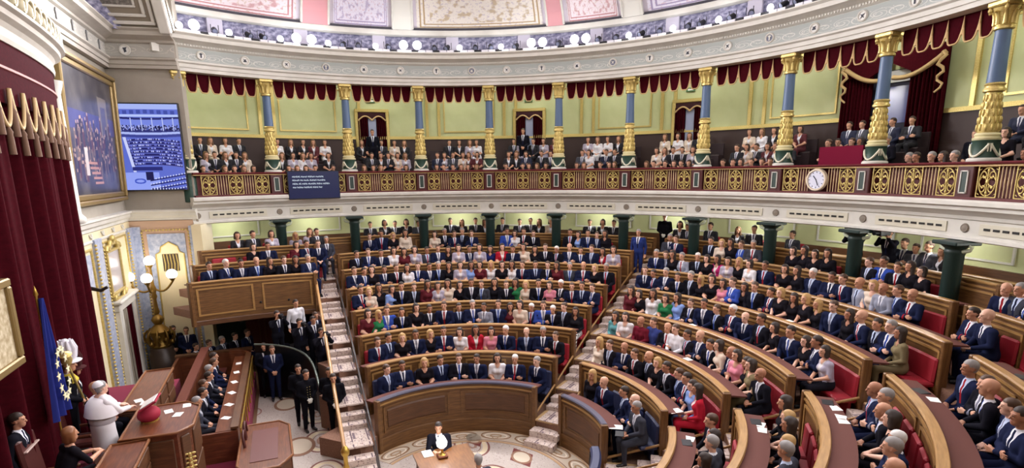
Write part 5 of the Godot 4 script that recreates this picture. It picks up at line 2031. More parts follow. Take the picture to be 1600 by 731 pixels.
	part(ob, "back_panel", wall_slab([3.4, 2.28, 9.3, 2.28, 9.3, 2.36, 3.4, 2.36], 0.48, 1.55).mesh(), mahogany())
	part(ob, "back_rail", wall_slab([3.35, 2.18, 9.35, 2.18, 9.35, 2.4, 3.35, 2.4], 1.55, 1.62).mesh(), mat("back_rail_velvet", c8(104, 62, 52), 0.6))
	part(ob, "seat", wall_slab([3.5, 2.36, 9.25, 2.36, 9.25, 2.85, 3.5, 2.85], 0.8, 0.92).mesh(), mat("brown_leather", c8(78, 34, 30)))
	part(ob, "desk_top", wall_slab([3.4, 3.1, 9.2, 3.1, 9.2, 3.5, 3.4, 3.5], 1.17, 1.21).mesh(), mahogany())
	part(ob, "desk_front", wall_slab([3.4, 3.46, 9.2, 3.46, 9.2, 3.54, 3.4, 3.54], 0.02, 1.24).mesh(), mahogany())
	part(ob, "desk_ledge", wall_slab([3.36, 3.42, 9.24, 3.42, 9.24, 3.58, 3.36, 3.58], 1.24, 1.29).mesh(), oak_dark())
	part(ob, "end_panel", wall_slab([9.18, 2.8, 9.26, 2.8, 9.26, 3.56, 9.18, 3.56], 0.48, 1.2).mesh(), mahogany())
	part(ob, "end_curve", mb().ring(pv([0.55, 0.02, 0.63, 0.02, 0.63, 1.26, 0.55, 1.26]), 0, 0, -20, 70, 8).mesh(), mahogany(), Transform3D(Basis(), atW(3.4, 2.92, 0)))
	for k in 9:
		var s := 3.7 + k * 0.66
		part(ob, "brass_post", mb().tube(PackedVector3Array([atW(s, 3.6, 0.1), atW(s + 0.12, 3.6, 0.7), atW(s, 3.6, 1.2)]), 0.02, 6).mesh(), brass())
	part(ob, "brass_rail", mb().tube(PackedVector3Array([atW(3.5, 3.62, 1.2), atW(9.2, 3.62, 1.2)]), 0.02, 6).mesh(), brass())
	for k in 6:
		var o := part(self, "desk_paper", sheet, white_paper(), Transform3D(wall_basis() * Basis(Vector3.UP, 0.2 * k), atW(4.2 + k * 0.85, 3.26, 1.21)))
		tag(o, "white sheet on the officials' long desk, %s from the passage" % ORD[k + 1], "paper", "sheets on the officials' desk")
	# wooden parapet at the far end with a curved corner
	var pp := thing("passage_parapet", "curved mahogany parapet beside the passage door", "parapet", Transform3D())
	part(pp, "panel", wall_slab([2.2, 1.3, 2.3, 1.3, 2.3, 3.5, 2.2, 3.5], 0.0, 1.08).mesh(), mahogany())
	part(pp, "rail", wall_slab([2.15, 1.25, 2.36, 1.25, 2.36, 3.55, 2.15, 3.55], 1.08, 1.14).mesh(), oak_dark())
	part(pp, "side_panel", wall_slab([2.2, 1.3, 3.4, 1.3, 3.4, 1.38, 2.2, 1.38], 0.0, 1.08).mesh(), mahogany())
	# small pale rug
	var rg := part(self, "floor_rug", wall_slab([3.6, 0.9, 5.2, 0.9, 5.2, 1.75, 3.6, 1.75], 0.0, 0.03).mesh(), mat("rug_pale", Color.WHITE, 0.95, 0.0, noise_tex("rug", 0.06, c8(170, 148, 132), c8(222, 208, 192)), Vector3(2, 2, 1)))
	tag(rg, "small pale patterned rug between the dais and the parapet", "rug")
	# stenographers' desk
	var sg := thing("stenographer_desk", "low curved mahogany stenographer desk on the medallion carpet", "desk", Transform3D())
	panelled_desk(sg, [8.7, 3.75, 9.0, 3.65, 10.6, 3.65, 10.9, 3.8, 10.9, 4.4, 10.5, 4.65, 9.0, 4.6, 8.7, 4.4], 0.02, 1.0)
	part(sg, "inset_top", wall_slab([9.0, 3.85, 10.6, 3.85, 10.6, 4.4, 9.0, 4.4], 1.0, 1.012).mesh(), mat("inset_leather", c8(96, 46, 40), 0.5))
	for k in 2:
		part(sg, "chair_back", mb().tube(PackedVector3Array([atW(8.9 + k * 0.5, 3.72, 1.0), atW(8.92 + k * 0.5, 3.7, 1.24), atW(9.1 + k * 0.5, 3.7, 1.3), atW(9.28 + k * 0.5, 3.7, 1.24), atW(9.3 + k * 0.5, 3.72, 1.0)]), 0.03, 6).mesh(), mat("brown_leather", c8(78, 34, 30)))
	# table in the well
	var tb := thing("clerks_table", "square oak table in the well with a globe lamp on it", "table", Transform3D())
	var tm := mat("table_oak", Color.WHITE, 0.3, 0.0, noise_tex("table_oak", 0.02, c8(108, 68, 34), c8(138, 92, 50)), Vector3(0.5, 2.5, 1))
	part(tb, "table_top", wall_slab([11.15, 7.15, 12.6, 7.15, 12.6, 8.4, 11.15, 8.4], 0.74, 0.79).mesh(), tm)
	part(tb, "apron", wall_slab([11.22, 7.22, 12.53, 7.22, 12.53, 8.33, 11.22, 8.33], 0.62, 0.74).mesh(), oak())
	for q in [[11.25, 7.25], [12.5, 7.25], [11.25, 8.3], [12.5, 8.3]]:
		part(tb, "leg", mb().lathe(pv([0.04, 0.02, 0.05, 0.1, 0.035, 0.2, 0.05, 0.5, 0.045, 0.63]), 10, Transform3D(Basis(), atW(q[0], q[1], 0))).mesh(), oak())
	var lamp := thing("globe_table_lamp", "white globe lamp on a square bronze foot on the table", "lamp", Transform3D(wall_basis(), atW(11.55, 7.72, 0.79)))
	part(lamp, "foot", mb().box(Vector3(0, 0.03, 0), Vector3(0.22, 0.06, 0.22), Basis(), 0.02).mesh(), mat("lamp_bronze", c8(110, 62, 40), 0.35, 0.4))
	part(lamp, "stem", mb().lathe(pv([0.08, 0.06, 0.03, 0.1, 0.025, 0.16, 0.05, 0.2, 0.06, 0.22]), 10).mesh(), brass())
	var gm := mat("lamp_glass", c8(248, 248, 250), 0.25)
	gm.emission_enabled = true
	gm.emission = c8(250, 250, 255)
	gm.emission_energy_multiplier = 1.3
	part(lamp, "globe_bulb", mb().lathe(pv([0.05, 0.21, 0.11, 0.27, 0.125, 0.35, 0.09, 0.43, 0.05, 0.5, 0.0, 0.53]), 16).mesh(), gm)
	var ll := OmniLight3D.new()
	ll.name = "globe_table_light"
	ll.light_energy = 0.35
	ll.light_size = 0.1
	ll.omni_range = 30
	ll.shadow_enabled = true
	ll.position = Vector3(0, 0.36, 0)
	lamp.add_child(ll)
	var pp2 := part(self, "open_notebook", mb().box(Vector3(0, 0.01, 0), Vector3(0.3, 0.02, 0.22), Basis(), 0.004).mesh(), white_paper(), Transform3D(wall_basis(), atW(11.3, 7.45, 0.79)))
	tag(pp2, "open white notebook before the clerk on the oak table", "notebook")
	# dark curved glass screen before the photographers and their stepped stand
	var gs := thing("press_screen", "dark curved panel with a pale rail before the photographers", "screen panel", Transform3D())
	var path := PackedVector3Array()
	var o2 := PackedVector3Array()
	var d2 := PackedVector3Array()
	for i in 13:
		var q := i / 12.0
		var p := atC(lerpf(8.9, 5.6, q), lerpf(-50.5, -50.0, q) + 5.0 * sin(q * PI), 0)
		o2.append(p)
		d2.append(rad(40))
		path.append(p + Vector3(0, lerpf(1.75, 1.05, q * q), 0))
	var gp := MB.new()
	for i in 13:
		gp.put(o2[i] + Vector3(0, 0.03, 0), -rad(40), Vector2(i, 0))
		gp.put(path[i], -rad(40), Vector2(i, 1))
		if i > 0:
			var a := gp.v.size() - 4
			gp.tri(a, a + 2, a + 3)
			gp.tri(a, a + 3, a + 1)
	for i in 13:
		gp.put(o2[i] + Vector3(0, 0.03, 0) + rad(40) * 0.05, rad(40), Vector2(i, 0))
		gp.put(path[i] + rad(40) * 0.05, rad(40), Vector2(i, 1))
		if i > 0:
			var a := gp.v.size() - 4
			gp.tri(a, a + 2, a + 3)
			gp.tri(a, a + 3, a + 1)
	part(gs, "dark_panel", gp.mesh(), mat("press_black", c8(16, 18, 20), 0.3))
	part(gs, "rail", mb().tube(path, 0.035, 6).mesh(), mat("press_rail", c8(96, 104, 96), 0.35, 0.4))
	var ps := thing("press_stand", "black stepped stand under the photographers", "platform", Transform3D())
	for k in 5:
		part(ps, "step", mb().ring(pv([6.2 + k * 0.7, 0.02, 6.95 + k * 0.7, 0.02, 6.95 + k * 0.7, 0.55 + 0.17 * k, 6.2 + k * 0.7, 0.55 + 0.17 * k]), RC.x, RC.y, -46.5, stair_angle(6.6 + k * 0.7, 2.62), 5).mesh(), mat("press_cloth", c8(24, 24, 28), 0.9))


# ---------------------------------------------------------------- spotlights on the cornice
func build_lamps() -> void:
	var body := MB.new()
	body.lathe(pv([0.0, 0.0, 0.07, 0.0, 0.085, 0.02, 0.085, 0.2, 0.1, 0.22, 0.1, 0.25, 0.085, 0.25]), 12)
	var body_m := body.mesh()
	var lens_m := mb().lathe(pv([0.088, 0.235, 0.05, 0.25, 0.0, 0.255]), 12).mesh()
	var yoke := MB.new()
	yoke.tube(PackedVector3Array([Vector3(-0.12, 0.12, 0), Vector3(-0.12, -0.12, 0), Vector3(0.12, -0.12, 0), Vector3(0.12, 0.12, 0)]), 0.014, 5)
	yoke.box(Vector3(0, -0.17, 0), Vector3(0.1, 0.1, 0.1), Basis(), 0.015)
	var yoke_m := yoke.mesh()
	var fx := Transform3D(Basis(Vector3.RIGHT, -PI / 2), Vector3())
	var flood_body := mb().lathe(pv([0.0, -0.12, 0.08, -0.11, 0.14, -0.04, 0.17, 0.06, 0.175, 0.09, 0.15, 0.09]), 18, fx).mesh()
	var flood_lens := mb().lathe(pv([0.15, 0.07, 0.1, 0.09, 0.0, 0.1]), 18, fx).mesh()
	var flood_stand := MB.new()
	flood_stand.box(Vector3(0, -0.25, 0.02), Vector3(0.3, 0.05, 0.24), Basis(), 0.015)
	flood_stand.box(Vector3(0, -0.19, 0.02), Vector3(0.06, 0.1, 0.06))
	var flood_sm := flood_stand.mesh()
	var glow := mat("flood_lens_glow", c8(255, 255, 255), 0.3)
	glow.emission_enabled = true
	glow.emission = c8(246, 246, 255)
	glow.emission_energy_multiplier = 14.0
	var soft := mat("spot_lens_glass", c8(120, 126, 150), 0.15)
	# a long cable tray with stops on the cornice shelf
	var tray := thing("lamp_rail", "black and white lamp rail lying along the cornice shelf", "lamp rail", Transform3D())
	for k in 118:
		var t := -45.0 + k * 1.3
		part(tray, "rail_piece", mb().ring(pv([11.98, 11.5, 12.06, 11.5, 12.06, 11.58, 11.98, 11.58]), 0, 0, t, t + 1.15, 1).mesh(), black_metal() if k % 3 == 2 else mat("rail_white", c8(220, 220, 226), 0.5))
	# bright floods and black spots, counted along the cornice from the big screen
	var floods := [[278, 1.0], [302, 2.4], [356, 1.0], [437, 1.0], [462, 2.4], [486, 2.4], [512, 1.0], [586, 1.0], [630, 2.6], [652, 1.6], [718, 1.2], [783, 1.4], [831, 2.4], [848, 1.6], [898, 2.4], [916, 1.6], [983, 1.2], [1053, 1.2], [1124, 1.2], [1206, 1.0]]
	var spots := [335, 385, 408, 538, 560, 605, 678, 700, 742, 765, 808, 874, 935, 962, 1005, 1030, 1075, 1098, 1145, 1172, 1228, 1250]
	var thetas := []
	for f in floods:
		thetas.append([theta_o(f[0], 12.2, 11.8), f[1], true])
	for q in spots:
		thetas.append([theta_o(q, 12.2, 11.8), 0.0, false])
	# the ring goes on out of the frame
	var t := 66.0
	var i := 0
	while t < 150.0:
		thetas.append([t, 1.1 if i % 3 == 0 else 0.0, i % 3 == 0])
		t += 3.2
		i += 1
	thetas.sort_custom(func(a, b): return a[0] < b[0])
	var nf := 0
	var ns := 0
	for q in thetas:
		var th: float = q[0]
		var xf := oxf(12.2, th, 11.78)
		if q[2]:
			nf += 1
			var l := thing("floodlight", "white floodlight on the cornice, %s floodlight from the big screen" % nth(nf), "spotlight", xf, "floodlights on the cornice")
			var big := Transform3D(Basis().scaled(Vector3.ONE * (1.0 if q[1] > 1.5 else 0.68)), Vector3(0, 0.0 if q[1] > 1.5 else -0.08, 0))
			part(l, "housing", flood_body, mat("flood_white", c8(226, 226, 232), 0.4), big)
			part(l, "lamp_lens", flood_lens, glow, big)
			part(l, "stand", flood_sm, mat("flood_white", c8(226, 226, 232)))
			var li := SpotLight3D.new()
			li.name = "flood_light"
			li.light_energy = 13.0 * q[1]
			li.light_color = Color(1.0, 0.985, 1.0)
			li.spot_angle = 72.0
			li.spot_angle_attenuation = 0.6
			li.spot_range = 60.0
			li.light_size = 0.16
			li.shadow_enabled = true
			li.transform = Transform3D(Basis(Vector3.RIGHT, -0.3), Vector3(0, 0, -0.14))
			l.add_child(li)
			var halo := OmniLight3D.new()          # what spills sideways from the open reflector
			halo.name = "flood_spill_light"
			halo.light_energy = 0.2 * q[1]
			halo.light_color = Color(0.96, 0.97, 1.0)
			halo.light_size = 0.12
			halo.omni_range = 60.0
			halo.shadow_enabled = true
			halo.position = Vector3(0, 0.06, -0.18)
			if th < 66.0:
				l.add_child(halo)
			else:
				halo.free()
		else:
			ns += 1
			var l := thing("spotlight", "black theatre spotlight on the cornice, %s black one from the big screen" % nth(ns), "spotlight", xf, "black spotlights on the cornice")
			var tilt := Basis(Vector3.UP, 0.5 * sin(th * 3.0)) * Basis(Vector3.RIGHT, -PI / 2 - 0.5)
			part(l, "can", body_m, black_metal(), Transform3D(tilt, Vector3(0, 0, 0.1)))
			part(l, "lens", lens_m, soft, Transform3D(tilt, Vector3(0, 0, 0.1)))
			part(l, "yoke", yoke_m, black_metal())
	# lamps under the gallery ceiling and under its floor
	var disc := mb().lathe(pv([0.0, -0.06, 0.1, -0.05, 0.14, -0.02, 0.15, 0.0]), 16).mesh()
	var ring_mesh := mb().lathe(pv([0.15, -0.03, 0.19, -0.02, 0.2, 0.02]), 16).mesh()
	var lg := mat("ceiling_lamp_glow", c8(250, 246, 236), 0.4)
	lg.emission_enabled = true
	lg.emission = c8(255, 248, 232)
	lg.emission_energy_multiplier = 2.0
	for k in 12:
		for level in 2:
			var th2 := COL0 + COLD * (k + 0.5)
			var at := atO(14.0 if level == 0 else 13.4, th2, 10.84 if level == 0 else 5.21)
			var l := thing("ceiling_lamp", "round flush lamp on the %s, %s bay from the big screen" % ["gallery ceiling" if level == 0 else "soffit under the gallery", nth(k + 1)], "lamp", Transform3D(Basis(), at), "flush ceiling lamps")
			part(l, "lamp_glass", disc, lg)
			part(l, "rim", ring_mesh, brass())
			var li := OmniLight3D.new()
			li.name = "ceiling_lamp_light"
			li.light_energy = 2.2 if level == 0 else 1.1
			li.light_color = c8(250, 250, 246)
			li.light_size = 0.12
			li.omni_range = 40.0
			li.shadow_enabled = true
			li.position = Vector3(0, -0.1, 0)
			l.add_child(li)


# ---------------------------------------------------------------- people: one continuous skin over tapered bones
const SKIN := 0
const HAIR := 1
const COAT := 2
const LEGS := 3
const SHIRT := 4
const TIE := 5
const SHOE := 6
const HAND := 7


class Field:
	var o: Vector3
	var h: float
	var nx: int
	var ny: int
	var nz: int
	var d := PackedFloat32Array()
	var raw := PackedFloat32Array()
	var m := PackedByteArray()

	func _init(lo: Vector3, hi: Vector3, step: float) -> void:
		o = lo
		h = step
		nx = int((hi.x - lo.x) / step) + 2
		ny = int((hi.y - lo.y) / step) + 2
		nz = int((hi.z - lo.z) / step) + 2
		d.resize(nx * ny * nz)
		d.fill(1.0)
		raw.resize(nx * ny * nz)
		raw.fill(1.0)
		m.resize(nx * ny * nz)

	func bone(a: Vector3, b: Vector3, ra: float, rb: float, what: int, k := 0.03, flat := Vector3.ONE) -> void:
		var reach := maxf(ra, rb) * maxf(flat.x, maxf(flat.y, flat.z)) + k + h * 2.0
		var lo := (a.min(b) - Vector3.ONE * reach - o) / h
		var hi := (a.max(b) + Vector3.ONE * reach - o) / h
		var x0 := maxi(0, int(lo.x))
		var x1 := mini(nx - 1, int(hi.x) + 1)
		var y0 := maxi(0, int(lo.y))
		var y1 := mini(ny - 1, int(hi.y) + 1)
		var z0 := maxi(0, int(lo.z))
		var z1 := mini(nz - 1, int(hi.z) + 1)
		var inv := Vector3.ONE / flat
		var ab := (b - a) * inv
		var l2 := maxf(ab.length_squared(), 1e-9)
		for z in range(z0, z1 + 1):
			for y in range(y0, y1 + 1):
				var at := x0 + nx * (y + ny * z)
				var p := (Vector3(o.x + x0 * h, o.y + y * h, o.z + z * h) - a) * inv
				for x in range(x0, x1 + 1):
					var t := clampf(p.dot(ab) / l2, 0.0, 1.0)
					var q := (p - ab * t).length() - (ra + (rb - ra) * t)
					if q < raw[at]:
						raw[at] = q
						m[at] = what
					var e := d[at]
					var w := maxf(k - absf(e - q), 0.0) / k
					d[at] = minf(e, q) - w * w * k * 0.25
					p.x += h * inv.x
					at += 1

	func cut(c: Vector3, r: float, k := 0.01) -> void:
		var n := int(r / h) + 3
		var g := (c - o) / h
		for z in range(maxi(0, int(g.z) - n), mini(nz, int(g.z) + n)):
			for y in range(maxi(0, int(g.y) - n), mini(ny, int(g.y) + n)):
				for x in range(maxi(0, int(g.x) - n), mini(nx, int(g.x) + n)):
					var at := x + nx * (y + ny * z)
					var q := r - (Vector3(o.x + x * h, o.y + y * h, o.z + z * h) - c).length()
					var w := maxf(k - absf(d[at] - q), 0.0) / k
					d[at] = maxf(d[at], q) + w * w * k * 0.25

	# surface nets; quads are handed out by material through sort
	func skin(into: Dictionary, sort: Callable, snap: Callable) -> void:
		var id := PackedInt32Array()
		id.resize(nx * ny * nz)
		id.fill(-1)
		var pts := PackedVector3Array()
		var sx := 1
		var sy := nx
		var sz := nx * ny
		var offs := [0, sx, sy, sx + sy, sz, sx + sz, sy + sz, sx + sy + sz]
		var edges := [[0, 1], [2, 3], [4, 5], [6, 7], [0, 2], [1, 3], [4, 6], [5, 7], [0, 4], [1, 5], [2, 6], [3, 7]]
		var cor := [Vector3(0, 0, 0), Vector3(1, 0, 0), Vector3(0, 1, 0), Vector3(1, 1, 0), Vector3(0, 0, 1), Vector3(1, 0, 1), Vector3(0, 1, 1), Vector3(1, 1, 1)]
		var cells := PackedInt32Array()
		for z in nz - 1:
			for y in ny - 1:
				var at := nx * (y + ny * z)
				for x in nx - 1:
					var a := d[at]
					if a < h * 2.0 and a > -h * 2.0:
						var inside := 0
						for c in 8:
							if d[at + offs[c]] < 0.0:
								inside += 1
						if inside > 0 and inside < 8:
							var sum := Vector3()
							var n := 0
							for e in edges:
								var v0 := d[at + offs[e[0]]]
								var v1 := d[at + offs[e[1]]]
								if (v0 < 0.0) != (v1 < 0.0):
									sum += cor[e[0]].lerp(cor[e[1]], v0 / (v0 - v1))
									n += 1
							id[at] = pts.size()
							pts.append(o + (Vector3(x, y, z) + sum / n) * h)
							cells.append(at)
					at += 1
		var nrm := PackedVector3Array()
		nrm.resize(pts.size())
		var quads := []
		for i in cells.size():
			var at := cells[i]
			for ax in 3:
				var step := [sx, sy, sz][ax] as int
				var b := [sy, sz, sx][ax] as int
				var c := [sz, sx, sy][ax] as int
				if at - b - c < 0 or at + step >= d.size():
					continue
				var v0 := d[at]
				var v1 := d[at + step]
				if (v0 < 0.0) == (v1 < 0.0):
					continue
				var q0 := id[at]
				var q1 := id[at - b]
				var q2 := id[at - b - c]
				var q3 := id[at - c]
				if q1 < 0 or q2 < 0 or q3 < 0:
					continue
				var g := (pts[q2] - pts[q0]).cross(pts[q3] - pts[q1])
				if v0 < 0.0:
					quads.append([q0, q1, q2, q3, m[at]])
				else:
					g = -g
					quads.append([q0, q3, q2, q1, m[at + step]])
				nrm[q0] += g
				nrm[q1] += g
				nrm[q2] += g
				nrm[q3] += g
		for i in pts.size():
			pts[i] = snap.call(pts[i], nrm[i])
		for q in quads:
			var mid := (pts[q[0]] + pts[q[1]] + pts[q[2]] + pts[q[3]]) * 0.25
			var w: int = sort.call(q[4], mid, nrm[q[0]])
			if not into.has(w):
				into[w] = {"v": PackedVector3Array(), "n": PackedVector3Array(), "c": PackedColorArray(), "i": PackedInt32Array(), "map": {}}
			var g: Dictionary = into[w]
			var ids := []
			for k in 4:
				var key: int = q[k]
				if not g.map.has(key):
					g.map[key] = g.v.size()
					g.v.append(pts[key])
					g.n.append(nrm[key].normalized())
				ids.append(g.map[key])
			# clockwise front faces
			var t: PackedInt32Array = [ids[0], ids[2], ids[1], ids[0], ids[3], ids[2]]
			var e: Vector3 = (g.v[t[2]] - g.v[t[0]]).cross(g.v[t[1]] - g.v[t[0]])
			if e.dot(nrm[q[0]] + nrm[q[2]]) < 0.0:
				t = [ids[0], ids[1], ids[2], ids[0], ids[2], ids[3]]
			g.i.append_array(t)
		for w in into:
			into[w].map = {}


func hand_bones(f: Field, wrist: Vector3, fw: Vector3, palm: Vector3, side: float, curl: float) -> void:
	palm = (palm - fw * fw.dot(palm)).normalized()
	var across := fw.cross(palm) * side
	var lens := [0.075, 0.082, 0.076, 0.06]
	for k in 4:
		var x := (k - 1.5) * 0.021
		var root := wrist + across * x * 0.6 + fw * 0.012
		var knuckle := wrist + across * x + fw * (0.088 - absf(k - 1.2) * 0.005)
		f.bone(root, knuckle, 0.017, 0.0125, HAND, 0.012)
		var mid: Vector3 = knuckle + (fw * cos(curl) + palm * sin(curl)) * lens[k] * 0.52
		var tip: Vector3 = mid + (fw * cos(curl * 2.2) + palm * sin(curl * 2.2)) * lens[k] * 0.48
		f.bone(knuckle, mid, 0.0105, 0.0095, HAND, 0.004)
		f.bone(mid, tip, 0.0095, 0.0075, HAND, 0.004)
	var tb := wrist + across * -0.022 + fw * 0.02
	var tm := tb + (fw * 0.75 - across * 0.55 + palm * 0.25).normalized() * 0.045
	f.bone(tb, tm, 0.014, 0.011, HAND, 0.008)
	f.bone(tm, tm + (fw * 0.95 - across * 0.12 + palm * 0.3).normalized() * 0.032, 0.0105, 0.0085, HAND, 0.004)


# opt: stand, female, hair, elbow (two), wrist (two), palm, lean, robe
func make_person(opt: Dictionary) -> Dictionary:
	var stand: bool = opt.get("stand", false)
	var fem: bool = opt.get("female", false)
	var robe: bool = opt.get("robe", false)
	var lean: float = opt.get("lean", 0.04)
	var hip := Vector3(0, 0.92 if stand else 0.53, 0)
	var wsh := 0.17 if fem else 0.2
	var chest := hip + Vector3(0, 0.36, lean * 0.7)
	var shl := hip + Vector3(0, 0.485, lean)
	var neck := hip + Vector3(0, 0.565, lean + 0.005)
	var head := hip + Vector3(0, 0.725, lean + 0.035)
	var el: Array = opt.elbow
	var wr: Array = opt.wrist
	var f := Field.new(Vector3(-0.42, -0.02, -0.3), Vector3(0.42, neck.y + 0.06, 0.78 if not stand else 0.62), 0.0135)
	var tr := 0.9 if fem else 1.0
	# trunk
	f.bone(hip + Vector3(-0.07, 0.03, 0), hip + Vector3(0.07, 0.03, 0), 0.125, 0.125, LEGS if not robe else COAT, 0.05)
	f.bone(hip + Vector3(-0.05, 0.1, 0), chest + Vector3(-0.075, 0, 0), 0.118 * tr, 0.125 * tr, COAT, 0.05)
	f.bone(hip + Vector3(0.05, 0.1, 0), chest + Vector3(0.075, 0, 0), 0.118 * tr, 0.125 * tr, COAT, 0.05)
	f.bone(shl + Vector3(-wsh + 0.02, 0, -0.01), shl + Vector3(wsh - 0.02, 0, -0.01), 0.07, 0.07, COAT, 0.06)
	f.bone(shl + Vector3(0, 0.02, -0.005), neck, 0.075, 0.056, COAT, 0.04)
	if fem:
		f.bone(chest + Vector3(-0.06, 0.0, 0.085), chest + Vector3(0.06, 0, 0.085), 0.058, 0.058, COAT, 0.05)
	# legs
	for s in [-1.0, 1.0]:
		var j := Vector3(s * 0.085, hip.y, 0)
		if robe:
			f.bone(hip + Vector3(s * 0.06, 0, 0), Vector3(s * 0.12, 0.06, 0.02), 0.16, 0.19, COAT, 0.08)
		elif stand:
			var kn := Vector3(s * 0.095, 0.5, 0.015)
			var an := Vector3(s * 0.1, 0.09, -0.02)
			f.bone(j, kn, 0.1, 0.068, LEGS, 0.03)
			f.bone(kn, an, 0.068, 0.05, LEGS, 0.03)
			f.bone(an + Vector3(0, -0.04, -0.01), an + Vector3(s * 0.02, -0.045, 0.16), 0.045, 0.038, SHOE, 0.015)
		else:
			var kn := Vector3(s * (0.11 if not fem else 0.075), 0.51, 0.44)
			var an := Vector3(s * (0.11 if not fem else 0.07), 0.1, 0.42)
			f.bone(j, kn, 0.1 * tr, 0.072, LEGS, 0.03)
			f.bone(kn, an, 0.07, 0.046, LEGS, 0.03)
			f.bone(an + Vector3(0, -0.05, -0.02), an + Vector3(0, -0.055, 0.15), 0.044, 0.036, SHOE, 0.015)
	if robe:
		f.bone(hip + Vector3(0, 0.36, 0), shl + Vector3(0, 0.01, 0), 0.2, 0.13, COAT, 0.08, Vector3(1.15, 1, 0.85))
	# arms
	for k in 2:
		var s := -1.0 if k == 0 else 1.0
		var a := shl + Vector3(s * wsh, -0.005, -0.01)
		var e: Vector3 = hip + el[k]
		var w: Vector3 = hip + wr[k]
		f.bone(a, e, 0.072 if not fem else 0.057, 0.057 if not fem else 0.046, COAT, 0.03)
		f.bone(e, e.lerp(w, 0.93), 0.056 if not fem else 0.045, 0.04 if not fem else 0.033, COAT, 0.02)
	var parts := {}
	var bare: bool = opt.get("bare", false)
	var vneck := 0.21
	f.skin(parts, func(w: int, p: Vector3, q: Vector3) -> int:
		if w == COAT:
			var y := p.y - hip.y
			if p.y > neck.y - 0.012 and absf(p.x) < 0.075:
				return SHIRT if not fem and not robe else SKIN
			if q.z > 0.0 and p.z > lean * 0.5 + 0.03 and absf(p.x) < 0.11 and y > 0.12 and not robe:
				var wide := (y - 0.2) * vneck
				if fem:
					if y > 0.46 and absf(p.x) < (y - 0.42) * 0.55:
						return SKIN
					if absf(p.x) < (y - 0.16) * 0.2:
						return SHIRT
				else:
					if y > 0.16 and absf(p.x) < 0.021:
						return TIE
					if absf(p.x) < wide:
						return SHIRT
			if bare:
				for k in 2:
					var e: Vector3 = hip + el[k]
					var w2: Vector3 = hip + wr[k]
					var ab := w2 - e
					var t := (p - e).dot(ab) / ab.length_squared()
					if t > 0.0 and t < 1.2 and ((p - e) - ab * clampf(t, 0, 1)).length() < 0.07:
						return HAND
			return COAT
		return w,
		func(p: Vector3, q: Vector3) -> Vector3:
			# the edges of lapels and tie run straight
			var y := p.y - hip.y
			if robe or q.z <= 0.0 or p.z < lean * 0.5 + 0.02 or y < 0.13 or p.y > neck.y - 0.012:
				return p
			var ax := absf(p.x)
			var lines := [0.021, (y - 0.2) * vneck] if not fem else [(y - 0.16) * 0.2, (y - 0.42) * 0.55]
			for e in lines:
				if e > 0.012 and absf(ax - e) < 0.0072:
					return Vector3(signf(p.x) * e, p.y, p.z)
			return p)
	# hands
	for k in 2:
		var s := -1.0 if k == 0 else 1.0
		var e: Vector3 = hip + el[k]
		var w: Vector3 = hip + wr[k]
		var fw := (w - e).normalized()
		var bend: Vector3 = opt.get("point", Vector3(-s * 0.5, -0.15, 0.35))
		fw = (fw + Vector3(bend.x * (1.0 if not opt.has("point") else -s), bend.y, bend.z)).normalized()
		var c := w + fw * 0.08
		var hf := Field.new(c - Vector3.ONE * 0.12, c + Vector3.ONE * 0.12, 0.0085)
		hf.bone(e.lerp(w, 0.86), w + fw * 0.01, 0.03, 0.026, HAND, 0.012)
		hand_bones(hf, w, fw, opt.get("palm", Vector3(0, -1, 0.1)), s, opt.get("curl", 0.45))
		hf.skin(parts, func(w3: int, _p: Vector3, _q: Vector3) -> int: return w3, func(p: Vector3, _q: Vector3) -> Vector3: return p)
	# head
	var g := Field.new(head - Vector3(0.14, 0.24 if opt.get("hair", "short") == "long" else 0.19, 0.16), head + Vector3(0.14, 0.17, 0.16), 0.0095)
	g.bone(neck + Vector3(0, -0.05, -0.005), head + Vector3(0, -0.06, -0.02), 0.056 if not fem else 0.047, 0.05 if not fem else 0.044, SKIN, 0.02)
	g.bone(head + Vector3(0, 0.03, -0.02), head + Vector3(0, 0.032, -0.005), 0.088, 0.086, SKIN, 0.02, Vector3(0.86, 1, 1.04))
	g.bone(head + Vector3(0, -0.01, 0.03), head + Vector3(0, -0.06, 0.035), 0.066, 0.05, SKIN, 0.03, Vector3(0.95, 1, 1))
	g.bone(head + Vector3(0, -0.088, 0.05), head + Vector3(0, -0.084, 0.055), 0.03, 0.03, SKIN, 0.03)
	g.bone(head + Vector3(-0.04, 0.03, 0.078), head + Vector3(0.04, 0.03, 0.078), 0.013, 0.013, SKIN, 0.015)
	g.bone(head + Vector3(0, 0.014, 0.09), head + Vector3(0, -0.026, 0.11), 0.009, 0.015, SKIN, 0.012)
	g.bone(head + Vector3(-0.018, -0.062, 0.086), head + Vector3(0.018, -0.062, 0.086), 0.009, 0.009, SKIN, 0.01)
	for s in [-1.0, 1.0]:
		g.bone(head + Vector3(s * 0.074, 0.015, -0.01), head + Vector3(s * 0.072, -0.025, 0.0), 0.015, 0.011, SKIN, 0.008, Vector3(0.7, 1, 1.2))
		g.cut(head + Vector3(s * 0.03, 0.012, 0.104), 0.016)
	var style: String = opt.get("hair", "short")
	g.bone(head + Vector3(0, 0.05, -0.03), head + Vector3(0, 0.058, -0.012), 0.092, 0.09, HAIR, 0.012, Vector3(0.9, 0.92, 1.03))
